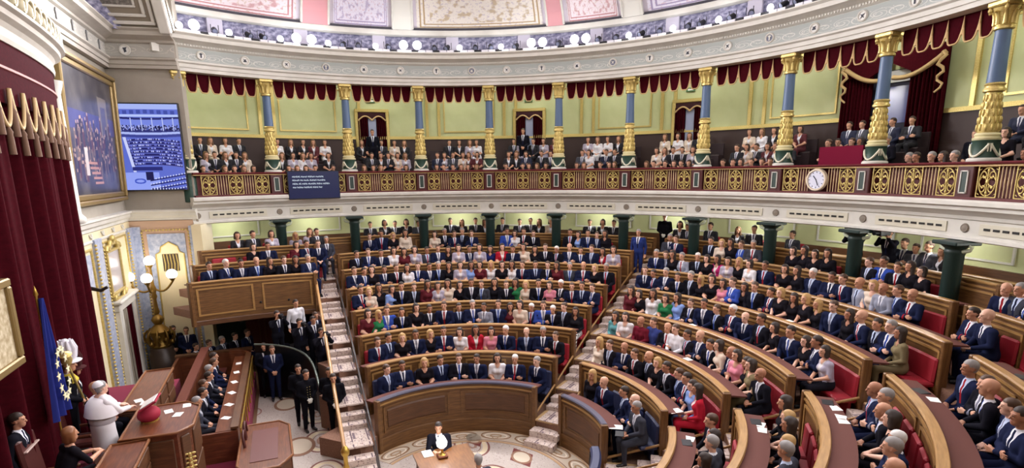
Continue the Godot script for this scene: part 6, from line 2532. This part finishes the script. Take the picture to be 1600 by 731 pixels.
	if style == "short":
		g.bone(head + Vector3(0, -0.02, -0.05), head + Vector3(0, 0.02, -0.05), 0.06, 0.07, HAIR, 0.02)
	else:
		var low := -0.17 if style == "long" else -0.09
		for s in [-1.0, 1.0]:
			g.bone(head + Vector3(s * 0.06, 0.04, -0.02), head + Vector3(s * 0.08, low, -0.01), 0.045, 0.04, HAIR, 0.03)
		g.bone(head + Vector3(0, 0.0, -0.06), head + Vector3(0, low, -0.06), 0.07, 0.06, HAIR, 0.03, Vector3(1.2, 1, 0.8))
	var face := {}
	g.skin(face, func(w: int, p: Vector3, _q: Vector3) -> int:
		var r := p - head
		if w == HAIR and r.z > 0.045 and r.y < 0.068:
			return SKIN
		return w, func(p: Vector3, _q: Vector3) -> Vector3: return p)
	for w in face:
		var a: Dictionary = face[w]
		if not parts.has(w):
			parts[w] = {"v": PackedVector3Array(), "n": PackedVector3Array(), "c": PackedColorArray(), "i": PackedInt32Array()}
		var b: Dictionary = parts[w]
		var first: int = b.v.size()
		b.v.append_array(a.v)
		b.n.append_array(a.n)
		for i in a.i:
			b.i.append(i + first)
	var mesh := ArrayMesh.new()
	var ids := PackedInt32Array()
	var order := parts.keys()
	order.sort()
	for w in order:
		var b: Dictionary = parts[w]
		var arr := []
		arr.resize(Mesh.ARRAY_MAX)
		arr[Mesh.ARRAY_VERTEX] = b.v
		arr[Mesh.ARRAY_NORMAL] = b.n
		arr[Mesh.ARRAY_INDEX] = b.i
		if w == SKIN:
			var col := PackedColorArray()
			for p in b.v:
				var r: Vector3 = p - head
				var c := Color.WHITE
				if r.z > 0.06:
					if absf(absf(r.x) - 0.03) < 0.015 and absf(r.y - 0.011) < 0.0085:
						c = Color(0.16, 0.12, 0.1)
					elif absf(absf(r.x) - 0.032) < 0.02 and absf(r.y - 0.034) < 0.006:
						c = Color(0.4, 0.32, 0.26)
					elif absf(r.x) < 0.025 and absf(r.y + 0.062) < 0.008:
						c = Color(0.72, 0.42, 0.4)
				col.append(c)
			arr[Mesh.ARRAY_COLOR] = col
		mesh.add_surface_from_arrays(Mesh.PRIMITIVE_TRIANGLES, arr)
		ids.append(w)
	return {"mesh": mesh, "ids": ids, "head": head, "hip": hip, "wrists": wr}


func cloth_mat(called: String, c: Color) -> StandardMaterial3D:
	return mat("cloth_" + called, c, 0.88)


func skin_mat(k: int) -> StandardMaterial3D:
	var m := mat("skin_%d" % k, [c8(214, 164, 136), c8(198, 146, 116), c8(226, 180, 156), c8(176, 124, 96)][k % 4], 0.55)
	m.vertex_color_use_as_albedo = true
	return m


const MEN := {"N": ["navy suit", [29, 35, 62]], "K": ["black suit", [26, 26, 34]], "G": ["charcoal suit", [62, 64, 74]], "B": ["bright blue suit", [52, 76, 158]], "L": ["pale grey suit", [146, 150, 166]], "W": ["white shirt", [232, 232, 238]], "U": ["maroon jumper", [112, 32, 48]], "P": ["blue print shirt", [58, 70, 130]]}
const WOMEN := {"k": ["black dress", [28, 26, 32]], "w": ["white jacket", [232, 230, 234]], "r": ["red jacket", [176, 36, 54]], "g": ["green dress", [44, 118, 74]], "p": ["pink top", [222, 140, 158]], "b": ["light blue dress", [136, 164, 222]], "c": ["cream blouse", [222, 206, 188]], "n": ["navy dress", [34, 40, 92]], "m": ["maroon dress", [92, 36, 44]], "l": ["lilac grey jacket", [176, 170, 188]], "t": ["teal top", [92, 148, 152]], "o": ["olive dress", [124, 112, 84]], "f": ["magenta jacket", [176, 44, 104]], "s": ["black top, striped skirt", [30, 30, 36]]}
const TIES := [["blue tie", [52, 76, 150]], ["red tie", [150, 36, 44]], ["grey tie", [128, 130, 146]], ["dark tie", [30, 34, 60]]]
var bodies := {}
var far_crowd := {}     # body name -> [[transform, colour]]


# materials for a code; returns [body name, materials by surface id, words]
func dress(code: String, n: int) -> Array:
	var by := {}
	var words := ""
	var body := ""
	var hair_w := ""
	by[SKIN] = skin_mat(n % 4)
	by[HAND] = skin_mat(n % 4)
	by[SHOE] = mat("shoe_black", c8(22, 20, 22), 0.4)
	if code.begins_with("w") :
		var q: Array = WOMEN[code[1]]
		var fair := code.ends_with("y") and code.length() > 2
		var rgb: Array = q[1]
		by[COAT] = cloth_mat(q[0], c8(rgb[0], rgb[1], rgb[2]))
		by[LEGS] = by[COAT] if code[1] in ["k", "g", "b", "n", "m", "o", "r"] else cloth_mat("dark trousers", c8(36, 36, 46))
		by[SHIRT] = cloth_mat("blouse", c8(214, 208, 206)) if code[1] in ["w", "r", "l", "f"] else by[COAT]
		by[TIE] = by[COAT]
		by[HAIR] = mat("hair_fair", c8(182, 146, 92), 0.6) if fair else mat("hair_dark", c8(46, 33, 26), 0.6)
		hair_w = "fair-haired" if fair else "dark-haired"
		body = "woman_lap" if n % 2 else "woman_clasp"
		if code[1] == "s":
			by[LEGS] = striped()
		words = "%s person in %s" % [hair_w, q[0]]
	else:
		var q: Array = MEN[code[0]]
		var rgb: Array = q[1]
		var suffix := code.substr(1)
		by[COAT] = cloth_mat(q[0], c8(rgb[0], rgb[1], rgb[2]))
		by[LEGS] = by[COAT] if code[0] in ["N", "K", "G", "B", "L"] else cloth_mat("dark trousers", c8(36, 36, 46))
		var tie: Array = TIES[(n / 3) % 4]
		by[SHIRT] = cloth_mat("white shirt front", c8(226, 228, 236)) if n % 3 else cloth_mat("pale blue shirt front", c8(190, 204, 230))
		by[TIE] = cloth_mat(tie[0], c8(tie[1][0], tie[1][1], tie[1][2]))
		if code[0] in ["W", "U", "P"]:
			by[SHIRT] = by[COAT]
			by[TIE] = by[COAT]
		hair_w = "dark-haired"
		by[HAIR] = mat("hair_dark", c8(46, 33, 26), 0.6) if n % 2 else mat("hair_brown", c8(78, 54, 38), 0.5)
		if suffix == "b":
			hair_w = "bald"
			by[HAIR] = by[SKIN]
		elif suffix == "w":
			hair_w = "white-haired"
			by[HAIR] = mat("hair_white", c8(222, 220, 216), 0.6)
		elif suffix == "g":
			hair_w = "grey-haired"
			by[HAIR] = mat("hair_grey", c8(146, 142, 140), 0.6)
		body = ["man_lap", "man_clasp", "man_cross"][n % 3]
		words = "%s person in %s" % [hair_w, q[0]]
	return [body, by, words]


func striped() -> StandardMaterial3D:
	var im := Image.create(32, 32, false, Image.FORMAT_RGB8)
	im.fill(c8(236, 234, 232))
	for y in 32:
		for x in 32:
			if (x + y) % 16 < 8:
				im.set_pixel(x, y, c8(26, 26, 30))
	return mat("striped_skirt", Color.WHITE, 0.85, 0.0, img_tex("stripes", im), Vector3(4, 4, 4), true)


func wear(mi: MeshInstance3D, b: Dictionary, by: Dictionary) -> void:
	for i in b.ids.size():
		mi.set_surface_override_material(i, by.get(b.ids[i], by[COAT]))


func person(body: String, by: Dictionary, at: Vector3, face: Vector3, label: String, group: String, size := 1.0) -> MeshInstance3D:
	var b: Dictionary = bodies[body]
	var o := MeshInstance3D.new()
	o.name = numbered("person")
	o.mesh = b.mesh
	o.transform = Transform3D(Basis(Vector3.UP, atan2(face.x, face.z)).scaled(Vector3.ONE * size), at)
	wear(o, b, by)
	tag(o, label, "person", group)
	add_child(o)
	return o


func build_people() -> void:
	bodies["man_lap"] = make_person({"elbow": [Vector3(-0.245, 0.22, 0.03), Vector3(0.245, 0.22, 0.03)], "wrist": [Vector3(-0.12, 0.1, 0.24), Vector3(0.12, 0.1, 0.24)]})
	bodies["man_clasp"] = make_person({"lean": 0.1, "elbow": [Vector3(-0.24, 0.25, 0.12), Vector3(0.24, 0.25, 0.12)], "wrist": [Vector3(-0.07, 0.16, 0.33), Vector3(0.08, 0.15, 0.32)]})
	bodies["man_cross"] = make_person({"lean": 0.02, "elbow": [Vector3(-0.24, 0.24, 0.08), Vector3(0.24, 0.24, 0.08)], "wrist": [Vector3(0.07, 0.27, 0.21), Vector3(-0.07, 0.22, 0.22)], "palm": Vector3(0, 0, -1)})
	bodies["woman_lap"] = make_person({"female": true, "hair": "long", "elbow": [Vector3(-0.215, 0.21, 0.03), Vector3(0.215, 0.21, 0.03)], "wrist": [Vector3(-0.07, 0.11, 0.24), Vector3(0.08, 0.11, 0.25)]})
	bodies["woman_clasp"] = make_person({"female": true, "hair": "bob", "lean": 0.08, "bare": true, "elbow": [Vector3(-0.21, 0.23, 0.1), Vector3(0.21, 0.23, 0.1)], "wrist": [Vector3(-0.05, 0.15, 0.31), Vector3(0.06, 0.14, 0.3)]})
	bodies["man_stand"] = make_person({"stand": true, "elbow": [Vector3(-0.25, 0.2, 0.0), Vector3(0.25, 0.2, 0.0)], "wrist": [Vector3(-0.06, 0.06, 0.18), Vector3(0.06, 0.05, 0.17)], "point": Vector3(0.3, -0.5, 0.1), "palm": Vector3(0, -0.2, -1)})
	bodies["man_side"] = make_person({"stand": true, "elbow": [Vector3(-0.26, 0.18, -0.03), Vector3(0.26, 0.18, -0.03)], "wrist": [Vector3(-0.26, -0.06, 0.05), Vector3(0.26, -0.06, 0.05)], "point": Vector3(0.0, -0.6, 0.05), "palm": Vector3(0, 0, 1)})
	bodies["man_photo"] = make_person({"stand": true, "lean": 0.06, "elbow": [Vector3(-0.25, 0.4, 0.2), Vector3(0.25, 0.4, 0.2)], "wrist": [Vector3(-0.1, 0.64, 0.27), Vector3(0.1, 0.64, 0.27)], "point": Vector3(0.25, 0.3, 0.3), "palm": Vector3(0, 0.2, -1), "curl": 0.7})
	bodies["woman_desk"] = make_person({"female": true, "hair": "bob", "lean": 0.16, "bare": true, "elbow": [Vector3(-0.22, 0.26, 0.3), Vector3(0.22, 0.26, 0.3)], "wrist": [Vector3(-0.06, 0.27, 0.52), Vector3(0.12, 0.27, 0.52)]})
	bodies["man_desk"] = make_person({"lean": 0.16, "elbow": [Vector3(-0.24, 0.24, 0.24), Vector3(0.24, 0.24, 0.24)], "wrist": [Vector3(-0.1, 0.28, 0.44), Vector3(0.08, 0.28, 0.46)]})
	bodies["robe"] = make_person({"stand": true, "robe": true, "lean": 0.05, "elbow": [Vector3(-0.26, 0.28, 0.2), Vector3(0.26, 0.28, 0.2)], "wrist": [Vector3(-0.16, 0.24, 0.42), Vector3(0.16, 0.24, 0.42)], "point": Vector3(0.1, 0.05, 0.5)})
	seat_people()
	floor_people()
	presidium_people()
	gallery_people()
	spread_far_crowd()


func far(body: String, xf: Transform3D, c: Color) -> void:
	if not far_crowd.has(body):
		far_crowd[body] = []
	far_crowd[body].append([xf, c])


func seat_people() -> void:
	var from := {"M": "the brass stair", "R": "the first aisle", "F": "the far aisle", "L": "the brass stair"}
	var rows := {"M": "middle block", "R": "long block", "F": "end block", "L": "loge"}
	var n := 0
	for key in seats:
		var block: String = key[0]
		var k := int(key.substr(1))
		var list: Array = seats[key]
		var count := 0
		var total := 0
		for q in list:
			if q[1] != "":
				total += 1
		for q in list:
			if q[1] == "":
				continue
			n += 1
			count += 1
			var th: float = q[0]
			var w := dress(q[1], n * 5 + k)
			var jit := 0.04 * sin(n * 2.7)
			var at := atC(row_r(block, k + 1, th) - 0.37, th, floor_of(k) + 0.005)
			var face := (-rad(th)).rotated(Vector3.UP, 0.25 * sin(n * 1.9))
			var size := 1.05 + 0.035 * sin(n * 3.1)
			if key in FAR_ROWS:
				far(w[0], Transform3D(Basis(Vector3.UP, atan2(face.x, face.z)).scaled(Vector3.ONE * size), at), (w[1][COAT] as StandardMaterial3D).albedo_color)
				continue
			var place := total + 1 - count if block == "L" else count
			person(w[0], w[1], at + face * maxf(jit, 0.0), face, "%s, %s from %s, %s row, %s" % [w[2], nth(place), from[block], ORD[k], rows[block]], "people on the %s" % rows[block], size)


func suit(c: Color, called: String, hair: Color, hair_name: String, glove := false) -> Dictionary:
	var by := {}
	by[SKIN] = skin_mat(1)
	by[HAND] = mat("white_glove", c8(234, 232, 222), 0.8) if glove else skin_mat(1)
	by[SHOE] = mat("shoe_black", c8(22, 20, 22), 0.4)
	by[COAT] = cloth_mat(called, c)
	by[LEGS] = by[COAT]
	by[SHIRT] = cloth_mat("white shirt front", c8(226, 228, 236))
	by[TIE] = cloth_mat("dark tie", c8(30, 34, 60))
	by[HAIR] = mat(hair_name, hair, 0.55)
	return by


func floor_people() -> void:
	var dark := suit(c8(26, 26, 34), "black suit", c8(52, 36, 28), "hair_dark")
	var navy := suit(c8(29, 35, 62), "navy suit", c8(78, 54, 38), "hair_brown")
	var grey := suit(c8(62, 64, 74), "charcoal suit", c8(146, 142, 140), "hair_grey")
	var guard := suit(c8(22, 22, 28), "black uniform", c8(52, 36, 28), "hair_dark", true)
	guard[TIE] = cloth_mat("black uniform", c8(22, 22, 28))
	guard[SHIRT] = cloth_mat("black uniform", c8(22, 22, 28))
	var to_cam := Vector3(0.45, 0, 0.9).normalized()
	# ushers in uniform near the foot of the stair
	var spots := [[Vector3(-3.96, 0.012, -3.5), "behind the other ushers"], [Vector3(-3.62, 0.012, -3.05), "standing on a carpet medallion"], [Vector3(-3.02, 0.012, -3.2), "behind the usher at the stair rail"], [Vector3(-2.78, 0.012, -2.7), "beside the brass newel of the stair"]]
	for k in 4:
		var p := person("man_stand", guard, spots[k][0], to_cam.rotated(Vector3.UP, 0.3 * sin(k * 2.0)), "usher in black uniform with white gloves %s" % spots[k][1], "ushers at the stair")
		var bt := MeshInstance3D.new()
		bt.name = "gold_buttons"
		var bm := MB.new()
		for i in 5:
			for s in [-1.0, 1.0]:
				bm.ball(Vector3(s * 0.035, 1.02 + i * 0.07, 0.15), Vector3(0.012, 0.012, 0.008), 6, 4)
		bt.mesh = bm.mesh()
		bt.material_override = gold()
		p.add_child(bt)
	person("man_stand", dark, Vector3(-5.72, 0.012, -5.6), to_cam, "person in black suit standing before the dark press screen", "people standing by the passage")
	person("man_stand", navy, Vector3(-5.35, 0.012, -5.3), to_cam, "person in navy suit standing before the dark press screen", "people standing by the passage")
	person("man_side", dark, Vector3(-5.5, 0.012, -6.4), to_cam, "person in black suit half hidden behind the press screen end", "people standing by the passage")
	# photographers on their stand
	var white := suit(c8(232, 232, 238), "white shirt", c8(52, 36, 28), "hair_dark")
	white[TIE] = white[COAT]
	white[LEGS] = dark[COAT]
	var pale := suit(c8(178, 172, 170), "pale grey jacket", c8(78, 54, 38), "hair_brown")
	pale[LEGS] = dark[COAT]
	var ph := [[Vector3(-5.38, 0.95, -5.95), dark, "in black jacket at the press screen end", true], [Vector3(-4.98, 1.16, -6.55), white, "in white shirt in the press stand", false], [Vector3(-5.2, 1.3, -8.5), dark, "in black jacket highest on the press stand", true], [Vector3(-4.82, 1.2, -7.95), pale, "in pale grey jacket on the press stand", true], [Vector3(-4.55, 0.8, -5.5), dark, "in black crouched beside the white shirt", true], [Vector3(-4.3, 0.8, -6.3), navy, "in navy suit on the press stand by the stair", false], [Vector3(-3.72, 0.65, -4.9), dark, "in black, lowest on the press stand", true], [Vector3(-4.2, 0.8, -5.75), dark, "in dark suit behind the lowest photographer", false]]
	for q in ph:
		var p: Vector3 = q[0]
		var o := person("man_photo" if q[3] else "man_side", q[1], p, to_cam.rotated(Vector3.UP, 0.3), "photographer %s" % q[2], "photographers")
		if q[3]:
			var cam := thing("photo_camera", "black camera of the photographer %s" % q[2], "camera", o.transform, "press cameras")
			part(cam, "camera_body", mb().box(Vector3(0, 1.66, 0.36), Vector3(0.15, 0.11, 0.08), Basis(), 0.015).mesh(), black_metal())
			part(cam, "camera_lens", mb().lathe(pv([0.04, 0.0, 0.045, 0.1, 0.05, 0.18, 0.0, 0.18]), 10, Transform3D(Basis(Vector3.RIGHT, PI / 2), Vector3(0, 1.65, 0.39))).mesh(), black_metal())
	# people at the candelabrum and the passage parapet
	person("man_stand", dark, atW(0.55, 1.0, 0.0), to_cam, "guard in black suit beside the foot of the candelabrum", "guards by the candelabrum")
	person("man_stand", navy, atW(0.95, 1.45, 0.0), to_cam, "guard in navy suit next to the candelabrum and the parapet", "guards by the candelabrum")
	for k in 5:
		var by: Dictionary = [dark, navy, grey, dark, navy][k]
		person("man_lap", by, atW(1.45 - 0.1 * k, 1.7 + 0.4 * k, -0.1 + 0.05 * k), nw.rotated(Vector3.UP, -0.6), "person in dark suit seated behind the passage parapet, %s from the candelabrum" % ORD[k + 1], "people behind the passage parapet")
	# people standing in aisles and at the back
	person("man_side", suit(c8(42, 56, 112), "mid blue suit", c8(146, 142, 140), "hair_grey"), stair_pt(32.5, 10.95, 0.1, floor_of(7) - 0.12), -rad(32), "person in mid blue suit standing at the end of the sixth bench", "")
	var cap_by := guard.duplicate()
	var gd := person("man_stand", cap_by, stair_pt(32.5, 12.75, 0.55, floor_of(8)), -rad(30), "uniformed guard with white gloves standing at the top of the plain aisle", "")
	var cap := MeshInstance3D.new()
	cap.name = "peaked_cap"
	cap.mesh = mb().lathe(pv([0.0, 1.8, 0.13, 1.79, 0.135, 1.76, 0.1, 1.72, 0.1, 1.69]), 14, Transform3D(Basis(), Vector3(0, 0, 0.06))).mesh()
	cap.material_override = cloth_mat("cap navy", c8(26, 28, 44))
	gd.add_child(cap)
	person("man_lap", dark, stair_pt(-20, 12.3, -2.4, floor_of(8) - 0.1), -rad(-25), "person in black suit seated at the head of the carpeted stair", "")
	var w := dress("wly", 3)
	person("woman_lap", w[1], stair_pt(-20, 12.1, -3.0, floor_of(8) - 0.1), -rad(-25), "fair-haired person in lilac grey at the head of the carpeted stair", "")
	person("man_lap", grey, stair_pt(-20, 11.2, -1.95, floor_of(7) + 0.12), -rad(-25), "person in charcoal suit sitting on the top steps of the carpeted stair", "")
	for q in [[1340, 12.9, "filming by an iron column at the back wall"], [1392, 13.0, "standing in the back doorway with a camera"]]:
		var th := theta_o(q[0], q[1], 5.0, 60.0, 110.0)
		var o := person("man_photo", dark, atO(q[1], th, floor_of(8)), -rad(th), "camera operator in black %s" % q[2], "camera operators at the back wall")
		var cam := thing("video_camera", "black video camera of the operator %s" % q[2], "camera", o.transform, "video cameras at the back wall")
		part(cam, "camera_body", mb().box(Vector3(0.05, 1.68, 0.36), Vector3(0.14, 0.17, 0.4), Basis(), 0.02).mesh(), black_metal())
		part(cam, "camera_lens", mb().lathe(pv([0.05, 0.0, 0.06, 0.16, 0.0, 0.16]), 10, Transform3D(Basis(Vector3.RIGHT, PI / 2), Vector3(0.05, 1.68, 0.56))).mesh(), black_metal())
	# clerk at the table and a person with the back to the camera
	var ck := person("man_desk", suit(c8(30, 30, 40), "clerk black suit", c8(60, 50, 46), "hair_bare"), atW(10.85, 7.85, -0.02), (sd * 1.0 - nw * 0.35).normalized(), "clerk in black suit writing at the oak table in the well", "")
	var stool := thing("clerk_chair", "dark red chair under the clerk at the oak table", "chair", Transform3D(wall_basis(), atW(10.78, 7.85, 0.0)))
	part(stool, "seat", mb().box(Vector3(0, 0.4, 0), Vector3(0.42, 0.07, 0.42), Basis(), 0.02).mesh(), red_leather())
	for sx in [-1.0, 1.0]:
		for sz in [-1.0, 1.0]:
			part(stool, "leg", mb().box(Vector3(sx * 0.18, 0.19, sz * 0.18), Vector3(0.04, 0.38, 0.04)).mesh(), mahogany())
	person("man_desk", grey, atW(12.95, 8.15, -0.02), (-sd).normalized(), "grey-haired person seated across the oak table from the clerk", "")


func presidium_people() -> void:
	var dark := suit(c8(26, 26, 34), "black suit", c8(52, 36, 28), "hair_dark")
	var navy := suit(c8(29, 35, 62), "navy suit", c8(78, 54, 38), "hair_brown")
	var grey := suit(c8(62, 64, 74), "charcoal suit", c8(146, 142, 140), "hair_grey")
	# the figure in white
	var wh := {}
	wh[SKIN] = skin_mat(2)
	wh[HAND] = skin_mat(2)
	wh[COAT] = cloth_mat("white wool", c8(236, 232, 236))
	wh[LEGS] = wh[COAT]
	wh[SHIRT] = wh[COAT]
	wh[TIE] = wh[COAT]
	wh[SHOE] = mat("shoe_black", c8(22, 20, 22))
	wh[HAIR] = mat("hair_grey", c8(146, 142, 140))
	var face := (nw * 0.75 - sd * 0.65).normalized()
	var pp := person("robe", wh, atW(10.72, 1.5, 1.42), face, "person in white cassock and skullcap holding a red folder at the presidium", "")
	var hd: Vector3 = bodies["robe"].head
	var cp := MeshInstance3D.new()
	cp.name = "skullcap"
	cp.mesh = mb().lathe(pv([0.0, 0.158, 0.05, 0.148, 0.085, 0.115, 0.098, 0.075]), 16, Transform3D(Basis(Vector3.RIGHT, -0.25), hd + Vector3(0, -0.01, -0.03))).mesh()
	cp.material_override = wh[COAT]
	pp.add_child(cp)
	var cape := MeshInstance3D.new()
	cape.name = "shoulder_cape"
	cape.mesh = mb().lathe(pv([0.34, 1.16, 0.33, 1.19, 0.29, 1.35, 0.2, 1.46, 0.075, 1.5]), 22, Transform3D(Basis().scaled(Vector3(1, 1, 0.8)), Vector3(0, 0, 0.03))).mesh()
	cape.material_override = wh[COAT]
	pp.add_child(cape)
	var sash := MeshInstance3D.new()
	sash.name = "sash"
	sash.mesh = mb().lathe(pv([0.226, 1.0, 0.235, 1.02, 0.235, 1.1, 0.226, 1.12]), 22, Transform3D(Basis().scaled(Vector3(1, 1, 0.86)), Vector3(0, 0, 0.01))).mesh()
	sash.material_override = cloth_mat("sash grey", c8(196, 190, 196))
	pp.add_child(sash)
	# the man beside, the woman at the near desk, the person by the drape
	person("man_lap", dark, atW(9.75, 1.15, 1.5), (nw * 0.9 + sd * 0.3).normalized(), "bald person in black suit seated beside the figure in white", "", 1.02).set_surface_override_material(1, skin_mat(1))
	var wk := dress("wky", 1)
	wk[1][HAIR] = mat("hair_auburn", c8(132, 84, 50), 0.5)
	person("woman_desk", wk[1], atW(12.15, 1.28, 1.5), (nw * 0.75 - sd * 0.65).normalized(), "auburn-haired person in black leaning on the near presidium desk", "", 1.02)
	person("man_side", dark, atW(11.95, 0.7, 1.5), nw, "person in black suit standing by the maroon drape next to the flag", "", 0.98)
	# mace bearer in plumed hat
	var mb_by := suit(c8(24, 24, 30), "mace bearer black", c8(60, 44, 36), "hair_brown")
	mb_by[TIE] = cloth_mat("lace white", c8(226, 224, 220))
	var mp := person("man_stand", mb_by, atW(9.75, 0.75, 1.5), (nw - sd * 0.2).normalized(), "mace bearer in black tunic and tall white plumed hat", "", 1.1)
	var mh: Vector3 = bodies["man_stand"].head
	var hat := MeshInstance3D.new()
	hat.name = "plumed_hat"
	var hm := MB.new()
	hm.lathe(pv([0.2, 0.06, 0.21, 0.075, 0.13, 0.1, 0.12, 0.2, 0.13, 0.3, 0.1, 0.4, 0.04, 0.47, 0.0, 0.48]), 14, Transform3D(Basis(), mh))
	for k in 9:
		var a := TAU * k / 9
		hm.tube(PackedVector3Array([mh + Vector3(cos(a) * 0.1, 0.14, sin(a) * 0.1), mh + Vector3(cos(a) * 0.14, 0.3, sin(a) * 0.14), mh + Vector3(cos(a) * 0.1, 0.45, sin(a) * 0.1)]), 0.05, 6, 0.02)
	hat.mesh = hm.mesh()
	hat.material_override = cloth_mat("plume white", c8(222, 220, 228))
	mp.add_child(hat)
	var collar := MeshInstance3D.new()
	collar.name = "gold_collar"
	collar.mesh = mb().lathe(pv([0.2, 1.34, 0.21, 1.37, 0.12, 1.47, 0.07, 1.5]), 16, Transform3D(Basis().scaled(Vector3(1, 1, 0.75)), Vector3(0, 0, 0.03))).mesh()
	collar.material_override = cloth_mat("collar gold", c8(196, 176, 70))
	mp.add_child(collar)
	var mace := thing("ceremonial_mace", "gilt ceremonial mace resting on the mace bearer's shoulder", "mace", mp.transform)
	part(mace, "staff", mb().tube(PackedVector3Array([Vector3(0.05, 0.95, 0.2), Vector3(-0.32, 1.75, 0.1)]), 0.02, 8).mesh(), gold())
	part(mace, "mace_head", mb().lathe(pv([0.0, -0.12, 0.06, -0.06, 0.09, 0.04, 0.07, 0.12, 0.1, 0.16, 0.0, 0.22]), 12, Transform3D(Basis(Vector3.BACK, 0.43), Vector3(-0.35, 1.8, 0.1))).mesh(), gold())
	# second mace bearer half hidden
	var m2 := person("man_stand", mb_by, atW(9.15, 0.65, 1.42), (nw - sd * 0.2).normalized(), "second mace bearer half hidden behind the plumed one", "", 0.98)
	var h2 := hat.duplicate()
	h2.name = "feather_hat"
	h2.scale = Vector3(1, 0.98, 1)
	(h2 as MeshInstance3D).material_override = cloth_mat("hat dark", c8(70, 40, 40))
	m2.add_child(h2)
	# officials on the long bench
	var codes := [dark, navy, grey, dark, navy, dark, grey, navy]
	for k in 7:
		var fair := k == 2 or k == 3
		var by: Dictionary = codes[k]
		var s := 4.75 + k * 0.6
		person("man_clasp" if k % 2 else "man_lap", by, atW(s, 2.62, 0.46), nw.rotated(Vector3.UP, 0.15 * sin(k)), "official in %s, %s along the long bench from the passage" % [["black suit", "navy suit", "charcoal suit"][[dark, navy, grey].find(by)], ORD[k + 1]], "officials on the long bench", 0.98)


func gallery_people() -> void:
	var g := RandomNumberGenerator.new()
	g.seed = 77
	var n := 0
	# the near bays on the curved end are large enough to tell apart
	var near := {7: "KKwfKbwfwfKb", 8: "KgKKwkKN", 9: "KNGbN", 10: "NGKKb"}
	for k in 12:
		var t := COL0 + COLD * k
		for row in 3:
			var r: float = [12.93, 13.83, 14.83][row]
			var f: float = [5.9, 6.42, 7.0][row]
			var count: int = [6, 6, 5][row]
			for j in count:
				var th := t + 2.1 + (COLD - 4.2) * (j + 0.5 + g.randf_range(-0.15, 0.15)) / count
				n += 1
				if g.randf() < 0.07 and k < 7:
					continue
				if th > 107.0:
					continue
				if k == 9 and row > 0 and j < 3:
					continue
				if k == 8 and row == 0:
					continue
				var pool := ["K", "N", "wk", "wc", "K", "G", "ww", "wl", "Kg", "wm", "wky"]
				if k == 7 and row == 0:
					pool = ["wf", "Kw", "wf", "Kb"]
				elif k > 7:
					pool = ["N", "K", "Kg", "N", "wk", "Gg"]
				var code: String = pool[g.randi_range(0, pool.size() - 1)]
				var w := dress(code, n * 5 + row)
				var face := (-rad(th)).rotated(Vector3.UP, g.randf_range(-0.3, 0.3))
				var at := atO(r, th, f + 0.01)
				if k >= 8 and row < 2:
					person(w[0], w[1], at, face, "%s, %s along %s gallery bench past the %s column" % [w[2], ORD[j + 1], ["the front", "the second", "the back"][row], ORD[k + 1]], "people in the near gallery", 0.98)
				else:
					far(w[0], Transform3D(Basis(Vector3.UP, atan2(face.x, face.z)).scaled(Vector3.ONE * 0.97), at), (w[1][COAT] as StandardMaterial3D).albedo_color)
	# a standing figure at the second gallery door
	var dark := suit(c8(26, 26, 34), "black suit", c8(52, 36, 28), "hair_dark")
	var th := theta_o(817, 14.4, 8.0)
	person("man_stand", dark, atO(14.5, th, 7.0), -rad(th), "person in black suit standing before the second gallery door", "")
	th = theta_o(583, 14.4, 8.0)
	person("man_side", dark, atO(14.5, th, 7.0), -rad(th), "person in black suit standing before the first gallery door", "")


func spread_far_crowd() -> void:
	var root := Node3D.new()
	root.name = "distant_crowd"
	root.set_meta("label", "distant seated audience in the gallery and on the topmost benches")
	root.set_meta("category", "crowd")
	root.set_meta("kind", "stuff")
	add_child(root)
	for body in far_crowd:
		var list: Array = far_crowd[body]
		var b: Dictionary = bodies[body]
		var mesh: ArrayMesh = b.mesh.duplicate()
		var mm := MultiMesh.new()
		mm.transform_format = MultiMesh.TRANSFORM_3D
		mm.use_colors = true
		for i in b.ids.size():
			var id: int = b.ids[i]
			var m := StandardMaterial3D.new()
			m.roughness = 0.8
			m.resource_name = "crowd_%s_%d" % [body, id]
			match id:
				SKIN, HAND: m.albedo_color = c8(206, 156, 128)
				HAIR: m.albedo_color = c8(64, 48, 38) if body != "woman_lap" else c8(104, 76, 50)
				SHIRT: m.albedo_color = c8(222, 224, 232)
				TIE: m.albedo_color = c8(60, 60, 90)
				SHOE: m.albedo_color = c8(22, 20, 22)
				_:
					m.vertex_color_use_as_albedo = true
			mesh.surface_set_material(i, m)
		mm.mesh = mesh
		mm.instance_count = list.size()
		for i in list.size():
			mm.set_instance_transform(i, list[i][0])
			mm.set_instance_color(i, (list[i][1] as Color).srgb_to_linear())
		var mi := MultiMeshInstance3D.new()
		mi.name = "crowd_%s" % body
		mi.multimesh = mm
		mi.set_meta("kind", "stuff")
		root.add_child(mi, true)
